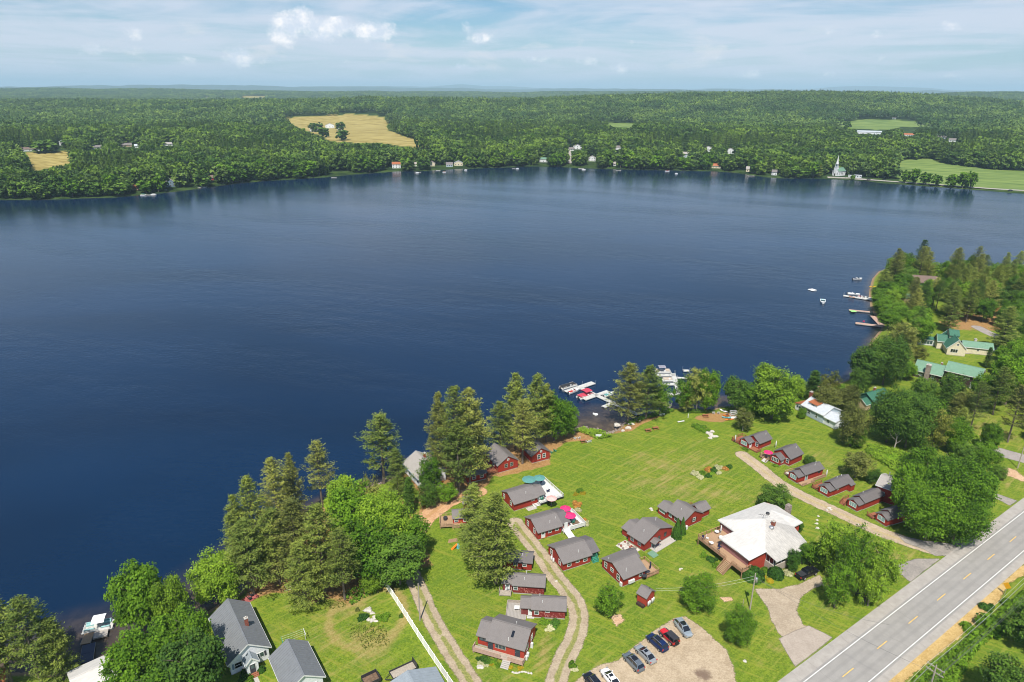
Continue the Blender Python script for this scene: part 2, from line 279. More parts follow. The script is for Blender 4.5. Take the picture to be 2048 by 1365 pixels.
M = dict(
    red=siding('red_boards', (0.33, 0.036, 0.023)), redbright=siding('bright_red_boards', (0.42, 0.055, 0.032)), redold=siding('flaking_red_shingles', (0.22, 0.03, 0.026), 0.14, (0.44, 0.17, 0.14), 1),
    redfade=siding('weathered_red_boards', (0.20, 0.045, 0.04), col2=(0.42, 0.20, 0.18)),
    white_wall=siding('white_clapboard', (0.74, 0.75, 0.76)), bluegrey_wall=siding('blue_grey_clapboard', (0.42, 0.49, 0.55)), cream_wall=siding('cream_clapboard', (0.68, 0.60, 0.44)),
    brown_wall=siding('dark_brown_shingles', (0.055, 0.035, 0.028)), green_wall=siding('dark_green_boards', (0.03, 0.10, 0.075)), tan_wall=siding('tan_clapboard', (0.48, 0.36, 0.24)), slate_wall=siding('slate_blue_boards', (0.18, 0.26, 0.34)),
    roof=shingle('grey_asphalt_shingle', (0.185, 0.166, 0.158)), roofd=shingle('dark_asphalt_shingle', (0.140, 0.127, 0.126)), roofl=shingle('pale_asphalt_shingle', (0.34, 0.315, 0.29), 0.25), roofbrown=shingle('brown_shingle', (0.17, 0.12, 0.10)),
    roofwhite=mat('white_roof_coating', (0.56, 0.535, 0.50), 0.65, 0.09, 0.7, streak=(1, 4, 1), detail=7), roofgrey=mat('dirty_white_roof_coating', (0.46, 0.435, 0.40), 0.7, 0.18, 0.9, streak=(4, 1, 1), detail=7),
    metalgrey=mat('grey_metal_roof', (0.27, 0.28, 0.295), 0.42, 0.06, 1.2, 0.5, 0.35), metallight=mat('pale_metal_roof', (0.34, 0.38, 0.41), 0.4, 0.06, 1.2, 0.5, 0.25), metalwhite=mat('white_metal_roof', (0.55, 0.58, 0.61), 0.4, 0.08, 1.5, 0.5, 0.1), metalgreen=mat('green_metal_roof', (0.165, 0.295, 0.205), 0.45, 0.08, 1.2, 0.4, 0.1),
    greendark=mat('dark_green_roof', (0.045, 0.145, 0.095), 0.6, 0.15, 2.0),
    rust=mat('rusted_tin', (0.36, 0.12, 0.05), 0.7, 0.25, 2.5), trim=mat('white_trim_paint', (0.66, 0.66, 0.64), 0.5, 0.04), fence=mat('white_vinyl', (0.90, 0.88, 0.84), 0.4, 0.02),
    glass=mat('window_glass', (0.05, 0.085, 0.09), 0.08, 0.25, 1.0, 0.9), glasslit=mat('curtained_glass', (0.22, 0.36, 0.36), 0.15, 0.2, 1.5, 0.8), glassdark=mat('dark_car_glass', (0.012, 0.014, 0.018), 0.05, 0.05, 1, 1.0),
    deck=mat('weathered_deck_boards', (0.40, 0.26, 0.155), 0.8, 0.2, 3.0, streak=(1, 9, 1), bump=0.3), deckred=mat('stained_red_deck', (0.30, 0.115, 0.06), 0.8, 0.2, 3.0, streak=(1, 9, 1)), deckwhite=mat('white_painted_deck', (0.64, 0.63, 0.60), 0.6, 0.06), deckgrey=mat('grey_dock_planks', (0.36, 0.33, 0.30), 0.8, 0.15, 4, streak=(1, 8, 1)), deckpink=mat('faded_dock_planks', (0.46, 0.31, 0.24), 0.8, 0.15, 4, streak=(1, 8, 1)), dockwhite=mat('pale_dock_panels', (0.53, 0.52, 0.48), 0.6, 0.08, 3), 
    rail=mat('cedar_rail', (0.36, 0.21, 0.12), 0.75, 0.15, 3), steel=mat('galvanised_steel', (0.5, 0.51, 0.52), 0.4, 0.1, 3, 0.5, 0.7), black=mat('black_rubber', (0.015, 0.015, 0.016), 0.7, 0.1), darkmetal=mat('dark_metal', (0.04, 0.04, 0.045), 0.5, 0.1),
    brick=mat('brick_masonry', (0.27, 0.085, 0.055), 0.9, 0.35, 8.0, bump=0.4), stone=mat('field_stone', (0.27, 0.22, 0.19), 0.9, 0.25, 2.5, bump=0.6, bscale=5), stonepale=mat('pale_stone', (0.52, 0.48, 0.42), 0.9, 0.2, 2.0, bump=0.5, bscale=4), concrete=mat('concrete', (0.44, 0.41, 0.37), 0.85, 0.1, 3),
    bark=mat('grey_bark', (0.16, 0.13, 0.105), 0.95, 0.3, 4, streak=(4, 4, 0.6), bump=0.7), barkpale=mat('pale_bark', (0.36, 0.32, 0.27), 0.9, 0.3, 4, streak=(2, 2, 3), bump=0.4), pole=mat('weathered_pole', (0.36, 0.31, 0.26), 0.85, 0.15, 3, streak=(4, 4, 0.5)), wood=mat('picnic_wood', (0.33, 0.13, 0.06), 0.8, 0.15, 3), woodgrey=mat('grey_wood', (0.38, 0.33, 0.27), 0.85, 0.15, 3),
    hot_pink=mat('pink_canvas', (0.70, 0.03, 0.15), 0.7, 0.06), rose=mat('pale_rose_canvas', (0.72, 0.42, 0.38), 0.7, 0.08), teal=mat('teal_canvas', (0.10, 0.27, 0.25), 0.7, 0.1), canopyred=mat('raspberry_canvas', (0.48, 0.05, 0.085), 0.7, 0.08), canopyblack=mat('black_canvas', (0.03, 0.032, 0.036), 0.7, 0.15), canopywhite=mat('white_canvas', (0.85, 0.85, 0.85), 0.6, 0.03), canopygrey=mat('grey_canvas', (0.26, 0.25, 0.29), 0.7, 0.08), navy=mat('navy_canvas', (0.02, 0.025, 0.075), 0.7, 0.1), greencanvas=mat('green_canvas', (0.02, 0.26, 0.15), 0.7, 0.1),
    hull=mat('white_gelcoat', (0.80, 0.80, 0.78), 0.25, 0.03, spec=0.5), tube=mat('aluminium_tube', (0.55, 0.56, 0.58), 0.35, 0.05, 3, 0.5, 0.8), seat=mat('tan_vinyl', (0.52, 0.44, 0.36), 0.6, 0.08), seatteal=mat('aqua_vinyl', (0.30, 0.52, 0.52), 0.6, 0.08),
    orange=mat('orange_plastic', (0.80, 0.22, 0.02), 0.4, 0.06), yellow=mat('yellow_plastic', (0.80, 0.45, 0.02), 0.45, 0.06), aqua=mat('aqua_plastic', (0.12, 0.48, 0.55), 0.4, 0.06), green=mat('green_paint', (0.05, 0.26, 0.17), 0.6, 0.1), limegreen=mat('lime_mat', (0.30, 0.60, 0.20), 0.7, 0.08), redpaint=mat('red_paint', (0.45, 0.03, 0.02), 0.5, 0.1), signyellow=mat('sign_yellow', (0.85, 0.42, 0.01), 0.5, 0.04), coverblue=mat('dark_blue_cover', (0.04, 0.05, 0.09), 0.6, 0.1), curtain=mat('dark_curtain', (0.05, 0.05, 0.06), 0.8, 0.1),
    asphalt=mat('sun_bleached_asphalt', (0.300, 0.284, 0.262), 0.9, 0.07, 0.5, bump=0.2, bscale=30, coords='Object', detail=7), asphalt2=mat('pink_grey_asphalt_shoulder', (0.365, 0.335, 0.300), 0.9, 0.10, 0.7, bump=0.2, bscale=30, detail=7), asphaltnew=mat('grey_asphalt_patch', (0.21, 0.195, 0.18), 0.9, 0.1, 0.8, detail=6), paintw=mat('white_road_paint', (0.66, 0.65, 0.62), 0.6, 0.06, 1.5), painty=mat('yellow_road_paint', (0.75, 0.48, 0.12), 0.6, 0.08, 1.5), crack=mat('tar_crack', (0.20, 0.18, 0.165), 0.8, 0.1),
    rugr=mat('red_rug', (0.35, 0.10, 0.09), 0.9, 0.2, 2), soil=mat('brown_soil', (0.17, 0.11, 0.07), 0.95, 0.3, 2), wire=mat('wire', (0.10, 0.10, 0.10), 0.5, 0.05), wirelight=mat('light_wire', (0.42, 0.45, 0.40), 0.5, 0.05), door=mat('door_white', (0.70, 0.71, 0.71), 0.5, 0.04), pinkwall=mat('faded_rose_boards', (0.34, 0.16, 0.15), 0.8, 0.2, 2, streak=(0.5, 0.5, 6)),
)
def paint(name, col, metal=0.3): return mat(name, col, 0.25, 0.02, 1.0, 0.6, metal)
LEAF = dict(
    maple=leafmat('maple_leaf', (0.065, 0.149, 0.016), (0.259, 0.446, 0.032)), lime=leafmat('lime_leaf', (0.122, 0.212, 0.022), (0.413, 0.595, 0.056)), dark=leafmat('deep_green_leaf', (0.044, 0.100, 0.020), (0.200, 0.340, 0.040), 0.25),
    pine=leafmat('pine_needle', (0.105, 0.160, 0.036), (0.400, 0.450, 0.085), 0.25), olive=leafmat('sun_bleached_pine', (0.120, 0.145, 0.040), (0.500, 0.510, 0.110), 0.25), willow=leafmat('willow_leaf', (0.084, 0.106, 0.020), (0.519, 0.515, 0.111)), arbor=leafmat('arborvitae_spray', (0.025, 0.073, 0.014), (0.144, 0.297, 0.032), 0.2),
    shrub=leafmat('shrub_leaf', (0.022, 0.067, 0.014), (0.125, 0.268, 0.032), 0.2), bronze=leafmat('brown_green_leaf', (0.080, 0.100, 0.026), (0.300, 0.320, 0.080), 0.25), purple=leafmat('purple_beech_leaf', (0.018, 0.010, 0.018), (0.045, 0.025, 0.035), 0.1),
    yellow=leafmat('golden_foliage', (0.28, 0.24, 0.02), (0.70, 0.50, 0.03), 0.3), cream=leafmat('cream_blossom', (0.42, 0.42, 0.22), (0.85, 0.80, 0.55), 0.3), orangef=leafmat('orange_blossom', (0.45, 0.20, 0.05), (0.75, 0.45, 0.10), 0.3), weed=leafmat('tall_weed', (0.067, 0.146, 0.014), (0.326, 0.534, 0.045), 0.35),
    farmix=leafmat('far_forest_leaf', (0.062, 0.125, 0.034), (0.245, 0.345, 0.066), 0.2, olive=(0.045, 0.084, 0.029)), farlite=leafmat('far_shore_leaf', (0.052, 0.118, 0.022), (0.275, 0.400, 0.052), 0.25, olive=(0.066, 0.108, 0.032)))

# ---------------------------------------------------------------- mesh helpers
def link(name, me, mats, parent=None, loc=None):
    o = bpy.data.objects.new(name, me); COL.objects.link(o)
    for k in (mats if isinstance(mats, (list, tuple)) else [mats]): me.materials.append(k)
    if parent is not None: o.parent = parent
    if loc is not None: o.location = loc
    return o
class MB:
    def __init__(s): s.v = []; s.f = []; s.mi = []
    def add(s, V, Fc, mi=0):
        b = len(s.v); s.v += [tuple(map(float, p)) for p in V]; s.f += [tuple(i+b for i in f) for f in Fc]; s.mi += [mi]*len(Fc); return s
    def box(s, x0, x1, y0, y1, z0, z1, mi=0):
        x0, x1 = sorted((x0, x1)); y0, y1 = sorted((y0, y1)); z0, z1 = sorted((z0, z1))
        return s.add([(x0, y0, z0), (x1, y0, z0), (x1, y1, z0), (x0, y1, z0), (x0, y0, z1), (x1, y0, z1), (x1, y1, z1), (x0, y1, z1)],
                     [(0, 3, 2, 1), (4, 5, 6, 7), (0, 1, 5, 4), (1, 2, 6, 5), (2, 3, 7, 6), (3, 0, 4, 7)], mi)
    def hexa(s, P, mi=0): return s.add(P, [(0, 3, 2, 1), (4, 5, 6, 7), (0, 1, 5, 4), (1, 2, 6, 5), (2, 3, 7, 6), (3, 0, 4, 7)], mi)
    def quad(s, a, b, c, d, mi=0): return s.add([a, b, c, d], [(0, 1, 2, 3)], mi)
    def bar(s, p, q, w=0.05, h=None, mi=0):                    # square bar between two points
        p = Vector(p); q = Vector(q); d = (q-p).normalized(); up = Vector((0, 0, 1)) if abs(d.z) < 0.95 else Vector((1, 0, 0))
        r = d.cross(up).normalized()*w/2; u = r.cross(d).normalized()*(h or w)/2
        P = [p-r-u, p+r-u, p+r+u, p-r+u, q-r-u, q+r-u, q+r+u, q-r+u]
        return s.add(P, [(0, 1, 2, 3), (7, 6, 5, 4), (0, 4, 5, 1), (1, 5, 6, 2), (2, 6, 7, 3), (3, 7, 4, 0)], mi)
    def tube(s, pts, rad, n=8, mi=0, cap=True):
        pts = [Vector(p) for p in pts]; rads = rad if isinstance(rad, (list, tuple)) else [rad]*len(pts); b = len(s.v)
        for i, p in enumerate(pts):
            d = (pts[min(i+1, len(pts)-1)]-pts[max(i-1, 0)]).normalized(); up = Vector((0, 0, 1)) if abs(d.z) < 0.9 else Vector((1, 0, 0))
            r = d.cross(up).normalized(); u = r.cross(d)
            for k in range(n):
                a = 2*math.pi*k/n; s.v.append(tuple(p+(r*math.cos(a)+u*math.sin(a))*rads[i]))
        for i in range(len(pts)-1):
            for k in range(n):
                s.f.append((b+i*n+k, b+i*n+(k+1) % n, b+(i+1)*n+(k+1) % n, b+(i+1)*n+k)); s.mi.append(mi)
        if cap:
            s.f.append(tuple(b+k for k in range(n))[::-1]); s.f.append(tuple(b+(len(pts)-1)*n+k for k in range(n))); s.mi += [mi, mi]
        return s
    def lathe(s, prof, n=16, c=(0, 0, 0), mi=0, jit=0):        # profile [(r, z)]
        b = len(s.v)
        for r, z in prof:
            for k in range(n):
                a = 2*math.pi*k/n; j = 1+random.uniform(-jit, jit); s.v.append((c[0]+r*math.cos(a)*j, c[1]+r*math.sin(a)*j, c[2]+z))
        for i in range(len(prof)-1):
            for k in range(n): s.f.append((b+i*n+k, b+i*n+(k+1) % n, b+(i+1)*n+(k+1) % n, b+(i+1)*n+k)); s.mi.append(mi)
        s.f.append(tuple(b+k for k in range(n))[::-1]); s.f.append(tuple(b+(len(prof)-1)*n+k for k in range(n))); s.mi += [mi, mi]
        return s
    def mesh(s, name, smooth=False, bevel=0):
        me = bpy.data.meshes.new(name); me.from_pydata(s.v, [], s.f); me.polygons.foreach_set('material_index', s.mi)
        bm = bmesh.new(); bm.from_mesh(me); bmesh.ops.recalc_face_normals(bm, faces=bm.faces)
        if bevel: bmesh.ops.bevel(bm, geom=list(bm.edges), offset=bevel, segments=1, affect='EDGES')
        bm.to_mesh(me); bm.free()
        if smooth: me.polygons.foreach_set('use_smooth', [True]*len(me.polygons))
        me.update(); return me
    def build(s, name, mats, parent=None, smooth=False, loc=None, bevel=0): return link(name, s.mesh(name, smooth, bevel), mats, parent, loc)

def rawmesh(name, V, Q, tint=None, attrs=None, smooth=False):
    me = bpy.data.meshes.new(name); V = np.asarray(V, np.float32); Q = np.asarray(Q, np.int32); k = Q.shape[1]
    me.vertices.add(len(V)); me.vertices.foreach_set('co', V.ravel()); me.loops.add(Q.size); me.loops.foreach_set('vertex_index', Q.ravel())
    me.polygons.add(len(Q)); me.polygons.foreach_set('loop_start', np.arange(len(Q), dtype=np.int32)*k)
    if tint is not None:
        a = me.attributes.new('tint', 'FLOAT', 'FACE'); a.data.foreach_set('value', np.asarray(tint, np.float32))
    for nm, arr in (attrs or {}).items():
        a = me.attributes.new(nm, 'FLOAT', 'POINT'); a.data.foreach_set('value', np.asarray(arr, np.float32).ravel())
    if smooth: me.polygons.foreach_set('use_smooth', np.ones(len(Q), bool))
    me.update(calc_edges=True); return me
def tagp(o, label=None, cat=None, group=None, kind=None):
    if label: o['label'] = label
    if cat: o['category'] = cat
    if group: o['group'] = group
    if kind: o['kind'] = kind
    return o
def thing(name, label, cat, x, y, z=1.0, rz=0.0, group=None, scale=None):
    o = bpy.data.objects.new(name, None); COL.objects.link(o); o.location = (x, y, z); o.rotation_euler = (0, 0, rz); o.empty_display_size = 0.3
    if scale is not None: o.scale = scale
    return tagp(o, label, cat, group)
def dup(root, label=None, loc=None, rz=None, scale=None, group=None):
    def cp(o, par):
        c = o.copy(); COL.objects.link(c)
        if par is not None: c.parent = par
        for ch in o.children: cp(ch, c)
        return c
    c = cp(root, None)
    if label: c['label'] = label
    if loc is not None: c.location = loc
    if rz is not None: c.rotation_euler = (0, 0, rz)
    if scale is not None: c.scale = scale
    if group: c['group'] = group
    return c
def zgr(x, y): return float(hground(np.array([float(x)]), np.array([float(y)]))[0][0])

# ---------------------------------------------------------------- ground
OPEN = dict(                                                   # photo-space outlines of clearings in the far woods
    farm=[(572, 236), (640, 232), (700, 228), (772, 234), (780, 262), (812, 274), (874, 291), (868, 298), (790, 292), (770, 288), (700, 286), (660, 282), (640, 272), (610, 262), (585, 250)],
    leftfield=[(50, 305), (160, 304), (158, 314), (150, 326), (100, 336), (72, 342), (55, 330)],
    green1=[(1206, 244), (1268, 247), (1266, 257), (1230, 256), (1212, 250)],
    rightfield=[(1662, 247), (1720, 240), (1800, 241), (1852, 247), (1925, 253), (1860, 256), (1800, 254), (1780, 260), (1700, 258), (1675, 252)],
    marsh=[(1778, 322), (1860, 318), (1900, 330), (1990, 340), (2080, 344), (2300, 350), (2300, 400), (2048, 384), (1900, 374), (1850, 368), (1800, 360), (1790, 340)],
    knoll=[(1348, 291), (1378, 292), (1378, 302), (1350, 300)], topfield=[(480, 193), (530, 193), (530, 198), (495, 198)], slot=[(1134, 296), (1146, 296), (1148, 330), (1130, 332)])
def build_ground():
    rr = [0.0]+list(np.geomspace(20, 62, 14))+list(np.geomspace(62.5, 330, 240))+list(np.geomspace(334, 3000, 150))+list(np.geomspace(3100, 46000, 52))
    rr = np.array(rr); aa = np.radians(np.concatenate([np.linspace(-180, -56, 26)[:-1], np.linspace(-56, 56, 440), np.linspace(56, 180, 26)[1:]]))
    Rm, Am = np.meshgrid(rr, aa, indexing='ij'); x = Rm*np.sin(Am); y = Rm*np.cos(Am)
    z, sd = hground(x, y); nr, na = x.shape
    px, py = PX(x, y, z); px = px+(vnoise(x, y, 22, 11)-.5)*7; py = py+(vnoise(x, y, 30, 12)-.5)*2.5
    field = np.zeros(x.shape); lush = np.zeros(x.shape)
    for k in ('farm', 'leftfield', 'topfield', 'knoll'): field[inpx(OPEN[k], px, py)] = 1
    for k in ('green1', 'rightfield', 'marsh'): lush[inpx(OPEN[k], px, py)] = 1
    near = y < 520-np.abs(x)*0.3
    wood = np.where(~near, 1.0, 0)
    def soft(poly, w):                                          # soft mask from a photo-space outline on level ground
        P = np.array([G(a, b) for a, b in poly]); return sst((poly_sd(P, x, y)+w)/(2*w))*near
    litter = np.zeros(x.shape)
    for poly, w in ([(800, 945), (838, 985), (838, 1010), (833, 1075), (850, 1050), (870, 1018), (905, 992), (945, 985), (975, 972), (985, 950), (1000, 955), (1100, 930), (1103, 905), (1130, 885), (1190, 880), (1180, 860), (1100, 870), (1000, 890), (900, 905)], 1.5), \
                   ([(488, 1210), (512, 1198), (540, 1186), (590, 1186), (612, 1212), (640, 1200), (632, 1170), (620, 1120), (560, 1100), (500, 1140), (495, 1180)], 1.2), \
                   ([(650, 1190), (700, 1210), (740, 1180), (770, 1150), (860, 1130), (845, 1080), (830, 1000), (700, 980), (560, 1060), (600, 1150)], 3), \
                   ([(1222, 868), (1245, 850), (1300, 834), (1330, 830), (1290, 846), (1262, 862)], 0.8), ([(1385, 836), (1420, 826), (1470, 826), (1480, 838), (1440, 845), (1400, 842)], 1.2), \
                   ([(1960, 600), (1880, 640), (1900, 660), (2048, 660), (2048, 600)], 8), ([(1890, 872), (1930, 868), (1925, 885), (1880, 890)], 5):
        litter = np.maximum(litter, soft(poly, w))
    ring = np.zeros(x.shape); c = G(735, 1232); c2 = G(775, 1262)
    e = np.hypot((x-c[0])/7.5, (y-c[1])/8.5); ring = np.maximum(ring, np.exp(-((e-1)/0.16)**2)*0.95)
    ring = np.maximum(ring, 0.75*np.exp(-(np.hypot(x-G(740, 1285)[0], y-G(740, 1285)[1])/4.5)**4)); ring = np.maximum(ring, 0.9*np.exp(-(np.hypot(x-G(700, 1205)[0], y-G(700, 1205)[1])/4.0)**4))
    dry = ring
    for poly, w, k in ([(1230, 955), (1330, 930), (1420, 965), (1540, 975), (1560, 985), (1500, 1012), (1440, 1012), (1350, 1000), (1270, 985)], 9, 0.50), \
                      ([(1250, 905), (1400, 900), (1480, 930), (1400, 960), (1250, 950)], 8, 0.45), ([(1530, 880), (1650, 900), (1750, 960), (1700, 975), (1600, 930)], 4, 0.3), \
                      ([(1975, 930), (2048, 930), (2060, 985), (1990, 985)], 4, 0.5), ([(1940, 800), (2048, 870), (2048, 900), (1960, 880), (1920, 840)], 5, 0.45), \
                      ([(985, 1130), (1010, 1160), (985, 1180), (960, 1150)], 2, 0.5), ([(1180, 1330), (1300, 1280), (1330, 1300), (1240, 1365)], 2, 0.35), ([(1350, 1130), (1450, 1150), (1480, 1210), (1380, 1230)], 4, 0.30), \
                      ([(1550, 1200), (1600, 1240), (1640, 1290), (1560, 1330), (1500, 1290)], 5, 0.4), ([(1075, 1290), (1105, 1240), (1100, 1330), (1075, 1340)], 1.5, 0.75), ([(975, 1310), (1040, 1345), (1020, 1400), (930, 1400)], 4, 0.35), \
                      ([(1640, 1120), (1860, 1090), (1800, 1160), (1640, 1260)], 5, 0.4), ([(600, 1180), (760, 1150), (800, 1365), (640, 1365), (570, 1260)], 7, 0.30):
        dry = np.maximum(dry, soft(poly, w)*k)
    shad = np.zeros(x.shape)
    V = np.stack([x, y, z], -1).reshape(-1, 3); i = np.arange(nr-1)[:, None]; j = np.arange(na-1)[None]; b = i*na+j
    Q = np.stack([b, b+na, b+na+1, b+1], -1).reshape(-1, 4)
    me = rawmesh('ground', V, Q, attrs=dict(field=field, lush=lush, wood=wood*(1-field)*(1-lush), litter=litter, dry=dry, sd=np.clip(sd, -20, 20)), smooth=True)
    m = bpy.data.materials.new('ground_cover'); m.use_nodes = True; m.node_tree.nodes.clear(); n = N(m.node_tree)
    pos = n.new('ShaderNodeNewGeometry').outputs['Position']; A = lambda k: n.new('ShaderNodeAttribute', attribute_name=k).outputs['Fac']
    fine = n.noise(pos, 2.6, 5, 0.7); mid = n.noise(pos, 0.28, 5, 0.62, 0.6); big = n.noise(pos, 0.06, 3, 0.5)
    mp = n.stretch(pos, -42, (0.09, 1.0, 1))
    stripe = n.noise(mp, 1.05, 3, 0.6, 0.3)
    mp2 = n.stretch(pos, 28, (0.14, 1.2, 1))
    stripe2 = n.noise(mp2, 0.8, 4, 0.6, 0.8)
    g = n.mix(n.ss(fine, 0.30, 0.70), (0.066, 0.122, 0.009), (0.196, 0.262, 0.024))
    g = n.mix(n.m('MULTIPLY', n.ss(mid, 0.42, 0.66), 0.55), g, (0.085, 0.160, 0.016))
    g = n.mix(n.m('MULTIPLY', n.ss(stripe, 0.48, 0.62), 0.38), g, (0.215, 0.270, 0.026))
    g = n.mix(n.m('MULTIPLY', n.ss(stripe2, 0.50, 0.66), 0.55), g, (0.265, 0.258, 0.040))
    g = n.mix(n.m('MULTIPLY', n.ss(n.noise(pos, 1.1, 4, 0.7), 0.52, 0.70), 0.35), g, (0.085, 0.160, 0.016))
    g = n.mix(n.m('MULTIPLY', n.ss(n.noise(pos, 6.0, 3, 0.7), 0.55, 0.72), 0.45), g, (0.30, 0.34, 0.08))
    g = n.mix(n.m('MULTIPLY', n.ss(big, 0.5, 0.75), 0.35), g, (0.21, 0.215, 0.040))
    tuft = n.new('ShaderNodeTexVoronoi', ins={'Vector': pos, 'Scale': 0.55}).outputs['Distance']
    g = n.mix(n.m('MULTIPLY', n.m('SUBTRACT', 1.0, n.ss(tuft, 0.03, 0.16)), 0.30), g, (0.36, 0.30, 0.12))
    dr = n.ss(n.m('ADD', A('dry'), n.m('ADD', n.m('MULTIPLY', n.m('SUBTRACT', mid, 0.5), 1.3), n.m('MULTIPLY', n.m('SUBTRACT', stripe, 0.5), 1.6))), 0.15, 1.0)
    dcol = n.mix(n.ss(fine, 0.35, 0.7), (0.27, 0.205, 0.065), (0.38, 0.30, 0.125))
    g = n.mix(n.m('MULTIPLY', dr, 0.85), g, dcol)
    lt = n.ss(n.m('ADD', A('litter'), n.m('MULTIPLY', n.m('SUBTRACT', mid, 0.5), 1.0)), 0.35, 0.65)
    lcol = n.mix(n.ss(fine, 0.3, 0.7), (0.25, 0.125, 0.045), (0.42, 0.245, 0.115))
    g = n.mix(n.m('MULTIPLY', lt, 0.92), g, lcol)
    # beach strip and lake bed by height above the water
    shore = n.m('SUBTRACT', 1.0, n.ss(n.m('ADD', A('sd'), n.m('MULTIPLY', mid, 1.4)), 1.2, 2.4))
    g = n.mix(shore, g, n.mix(fine, (0.20, 0.13, 0.07), (0.34, 0.235, 0.14)))
    wl = n.mix(n.ss(n.noise(pos, 0.05, 5, 0.6), 0.35, 0.65), (0.016, 0.034, 0.010), (0.05, 0.085, 0.018))
    g = n.mix(A('wood'), g, wl)
    fs = n.noise(n.stretch(pos, 30, (0.012, 0.12, 1)), 1.0, 4, 0.6)
    g = n.mix(A('field'), g, n.mix(n.ss(fs, 0.35, 0.65), (0.24, 0.185, 0.050), (0.40, 0.325, 0.115)))
    g = n.mix(A('lush'), g, n.mix(n.ss(fs, 0.35, 0.65), (0.095, 0.155, 0.040), (0.20, 0.265, 0.070)))
    bn = n.new('ShaderNodeBump', ins={'Strength': 0.5, 'Distance': 0.12, 'Height': n.noise(pos, 4.5, 4, 0.7)})
    p = n.new('ShaderNodeBsdfPrincipled', ins={'Base Color': g, 'Roughness': 0.95, 'Specular IOR Level': 0.1, 'Normal': bn.outputs[0]})
    n.new('ShaderNodeOutputMaterial', ins={0: p.outputs[0]})
    o = link('ground', me, m); tagp(o, 'ground of mown lawns, shore and wooded hills around the lake', None, None, 'structure'); return o
build_ground()

# ---------------------------------------------------------------- lake
def build_lake():
    rr = np.array(list(np.geomspace(40, 330, 170))+list(np.geomspace(336, 1500, 70))+list(np.geomspace(1600, 6000, 10))); aa = np.radians(np.linspace(-86, 72, 380))
    Rm, Am = np.meshgrid(rr, aa, indexing='ij'); x = Rm*np.sin(Am); y = Rm*np.cos(Am); sd = poly_sd(SHP, x, y); nr, na = x.shape
    i = np.arange(nr-1)[:, None]; j = np.arange(na-1)[None]; b = i*na+j; Q = np.stack([b, b+na, b+na+1, b+1], -1).reshape(-1, 4)
    cove = np.zeros(x.shape)
    for (cx_, cy_, r_) in ((300, 1270, 26), (215, 1290, 22), (400, 1215, 15), (1205, 848, 13), (1190, 822, 8), (1430, 805, 8)): c_ = G(cx_, cy_, 0); cove = np.maximum(cove, np.exp(-(np.hypot(x-c_[0], y-c_[1])/r_)**2))
    keep = (sd.ravel()[Q] > -9).any(1); keep &= (np.hypot(x, y).ravel()[Q] < 1500).all(1)
    me = rawmesh('lake_water', np.stack([x, y, 0*x], -1).reshape(-1, 3), Q[keep], attrs=dict(off=np.clip(sd, -5, 60), cove=cove), smooth=True)
    m = bpy.data.materials.new('lake_surface'); m.use_nodes = True; m.node_tree.nodes.clear(); n = N(m.node_tree)
    pos = n.new('ShaderNodeNewGeometry').outputs['Position']; off = n.new('ShaderNodeAttribute', attribute_name='off').outputs['Fac']
    w = n.noise(pos, 0.10, 4, 0.6)
    cv = n.new('ShaderNodeAttribute', attribute_name='cove').outputs['Fac']
    f = n.ss(n.m('DIVIDE', n.m('ADD', off, n.m('MULTIPLY', w, 2)), n.m('ADD', 0.18, n.m('MULTIPLY', cv, 0.9))), 1.0, 30.0)
    bed = n.mix(n.ss(n.noise(pos, 0.35, 4, 0.6), 0.35, 0.7), (0.060, 0.042, 0.024), (0.125, 0.088, 0.048))
    wide = n.noise(n.new('ShaderNodeMapping', ins={'Vector': pos, 'Scale': (0.004, 0.012, 1)}).outputs[0], 1.0, 4, 0.55, 0.5)
    deep = n.mix(n.ss(wide, 0.3, 0.7), (0.0012, 0.0110, 0.0330), (0.0026, 0.0190, 0.0560))
    c = n.mix(n.m('POWER', f, 0.6), bed, deep)
    mpw = n.stretch(pos, 20, (0.55, 1.0, 1))
    h = n.m('ADD', n.m('MULTIPLY', n.noise(mpw, 0.75, 4, 0.65, 0.3), 1.0), n.m('MULTIPLY', n.noise(mpw, 0.16, 2, 0.5), 1.6))
    calm = n.m('ADD', 0.25, n.m('MULTIPLY', n.ss(n.noise(n.stretch(pos, 25, (0.004, 0.022, 1)), 1.0, 5, 0.6, 0.6), 0.38, 0.64), 0.85))
    bn = n.new('ShaderNodeBump', ins={'Strength': n.m('MULTIPLY', calm, 0.42), 'Distance': 0.25, 'Height': h})
    p = n.new('ShaderNodeBsdfPrincipled', ins={'Base Color': c, 'Roughness': 0.15, 'IOR': 1.33, 'Specular IOR Level': 0.6, 'Specular Tint': (0.54, 0.80, 1.0, 1), 'Normal': bn.outputs[0]})
    n.new('ShaderNodeOutputMaterial', ins={0: p.outputs[0]})
    o = link('lake_water', me, m); o.location.z = 0.0; tagp(o, 'wide calm blue lake', None, None, 'structure')
build_lake()

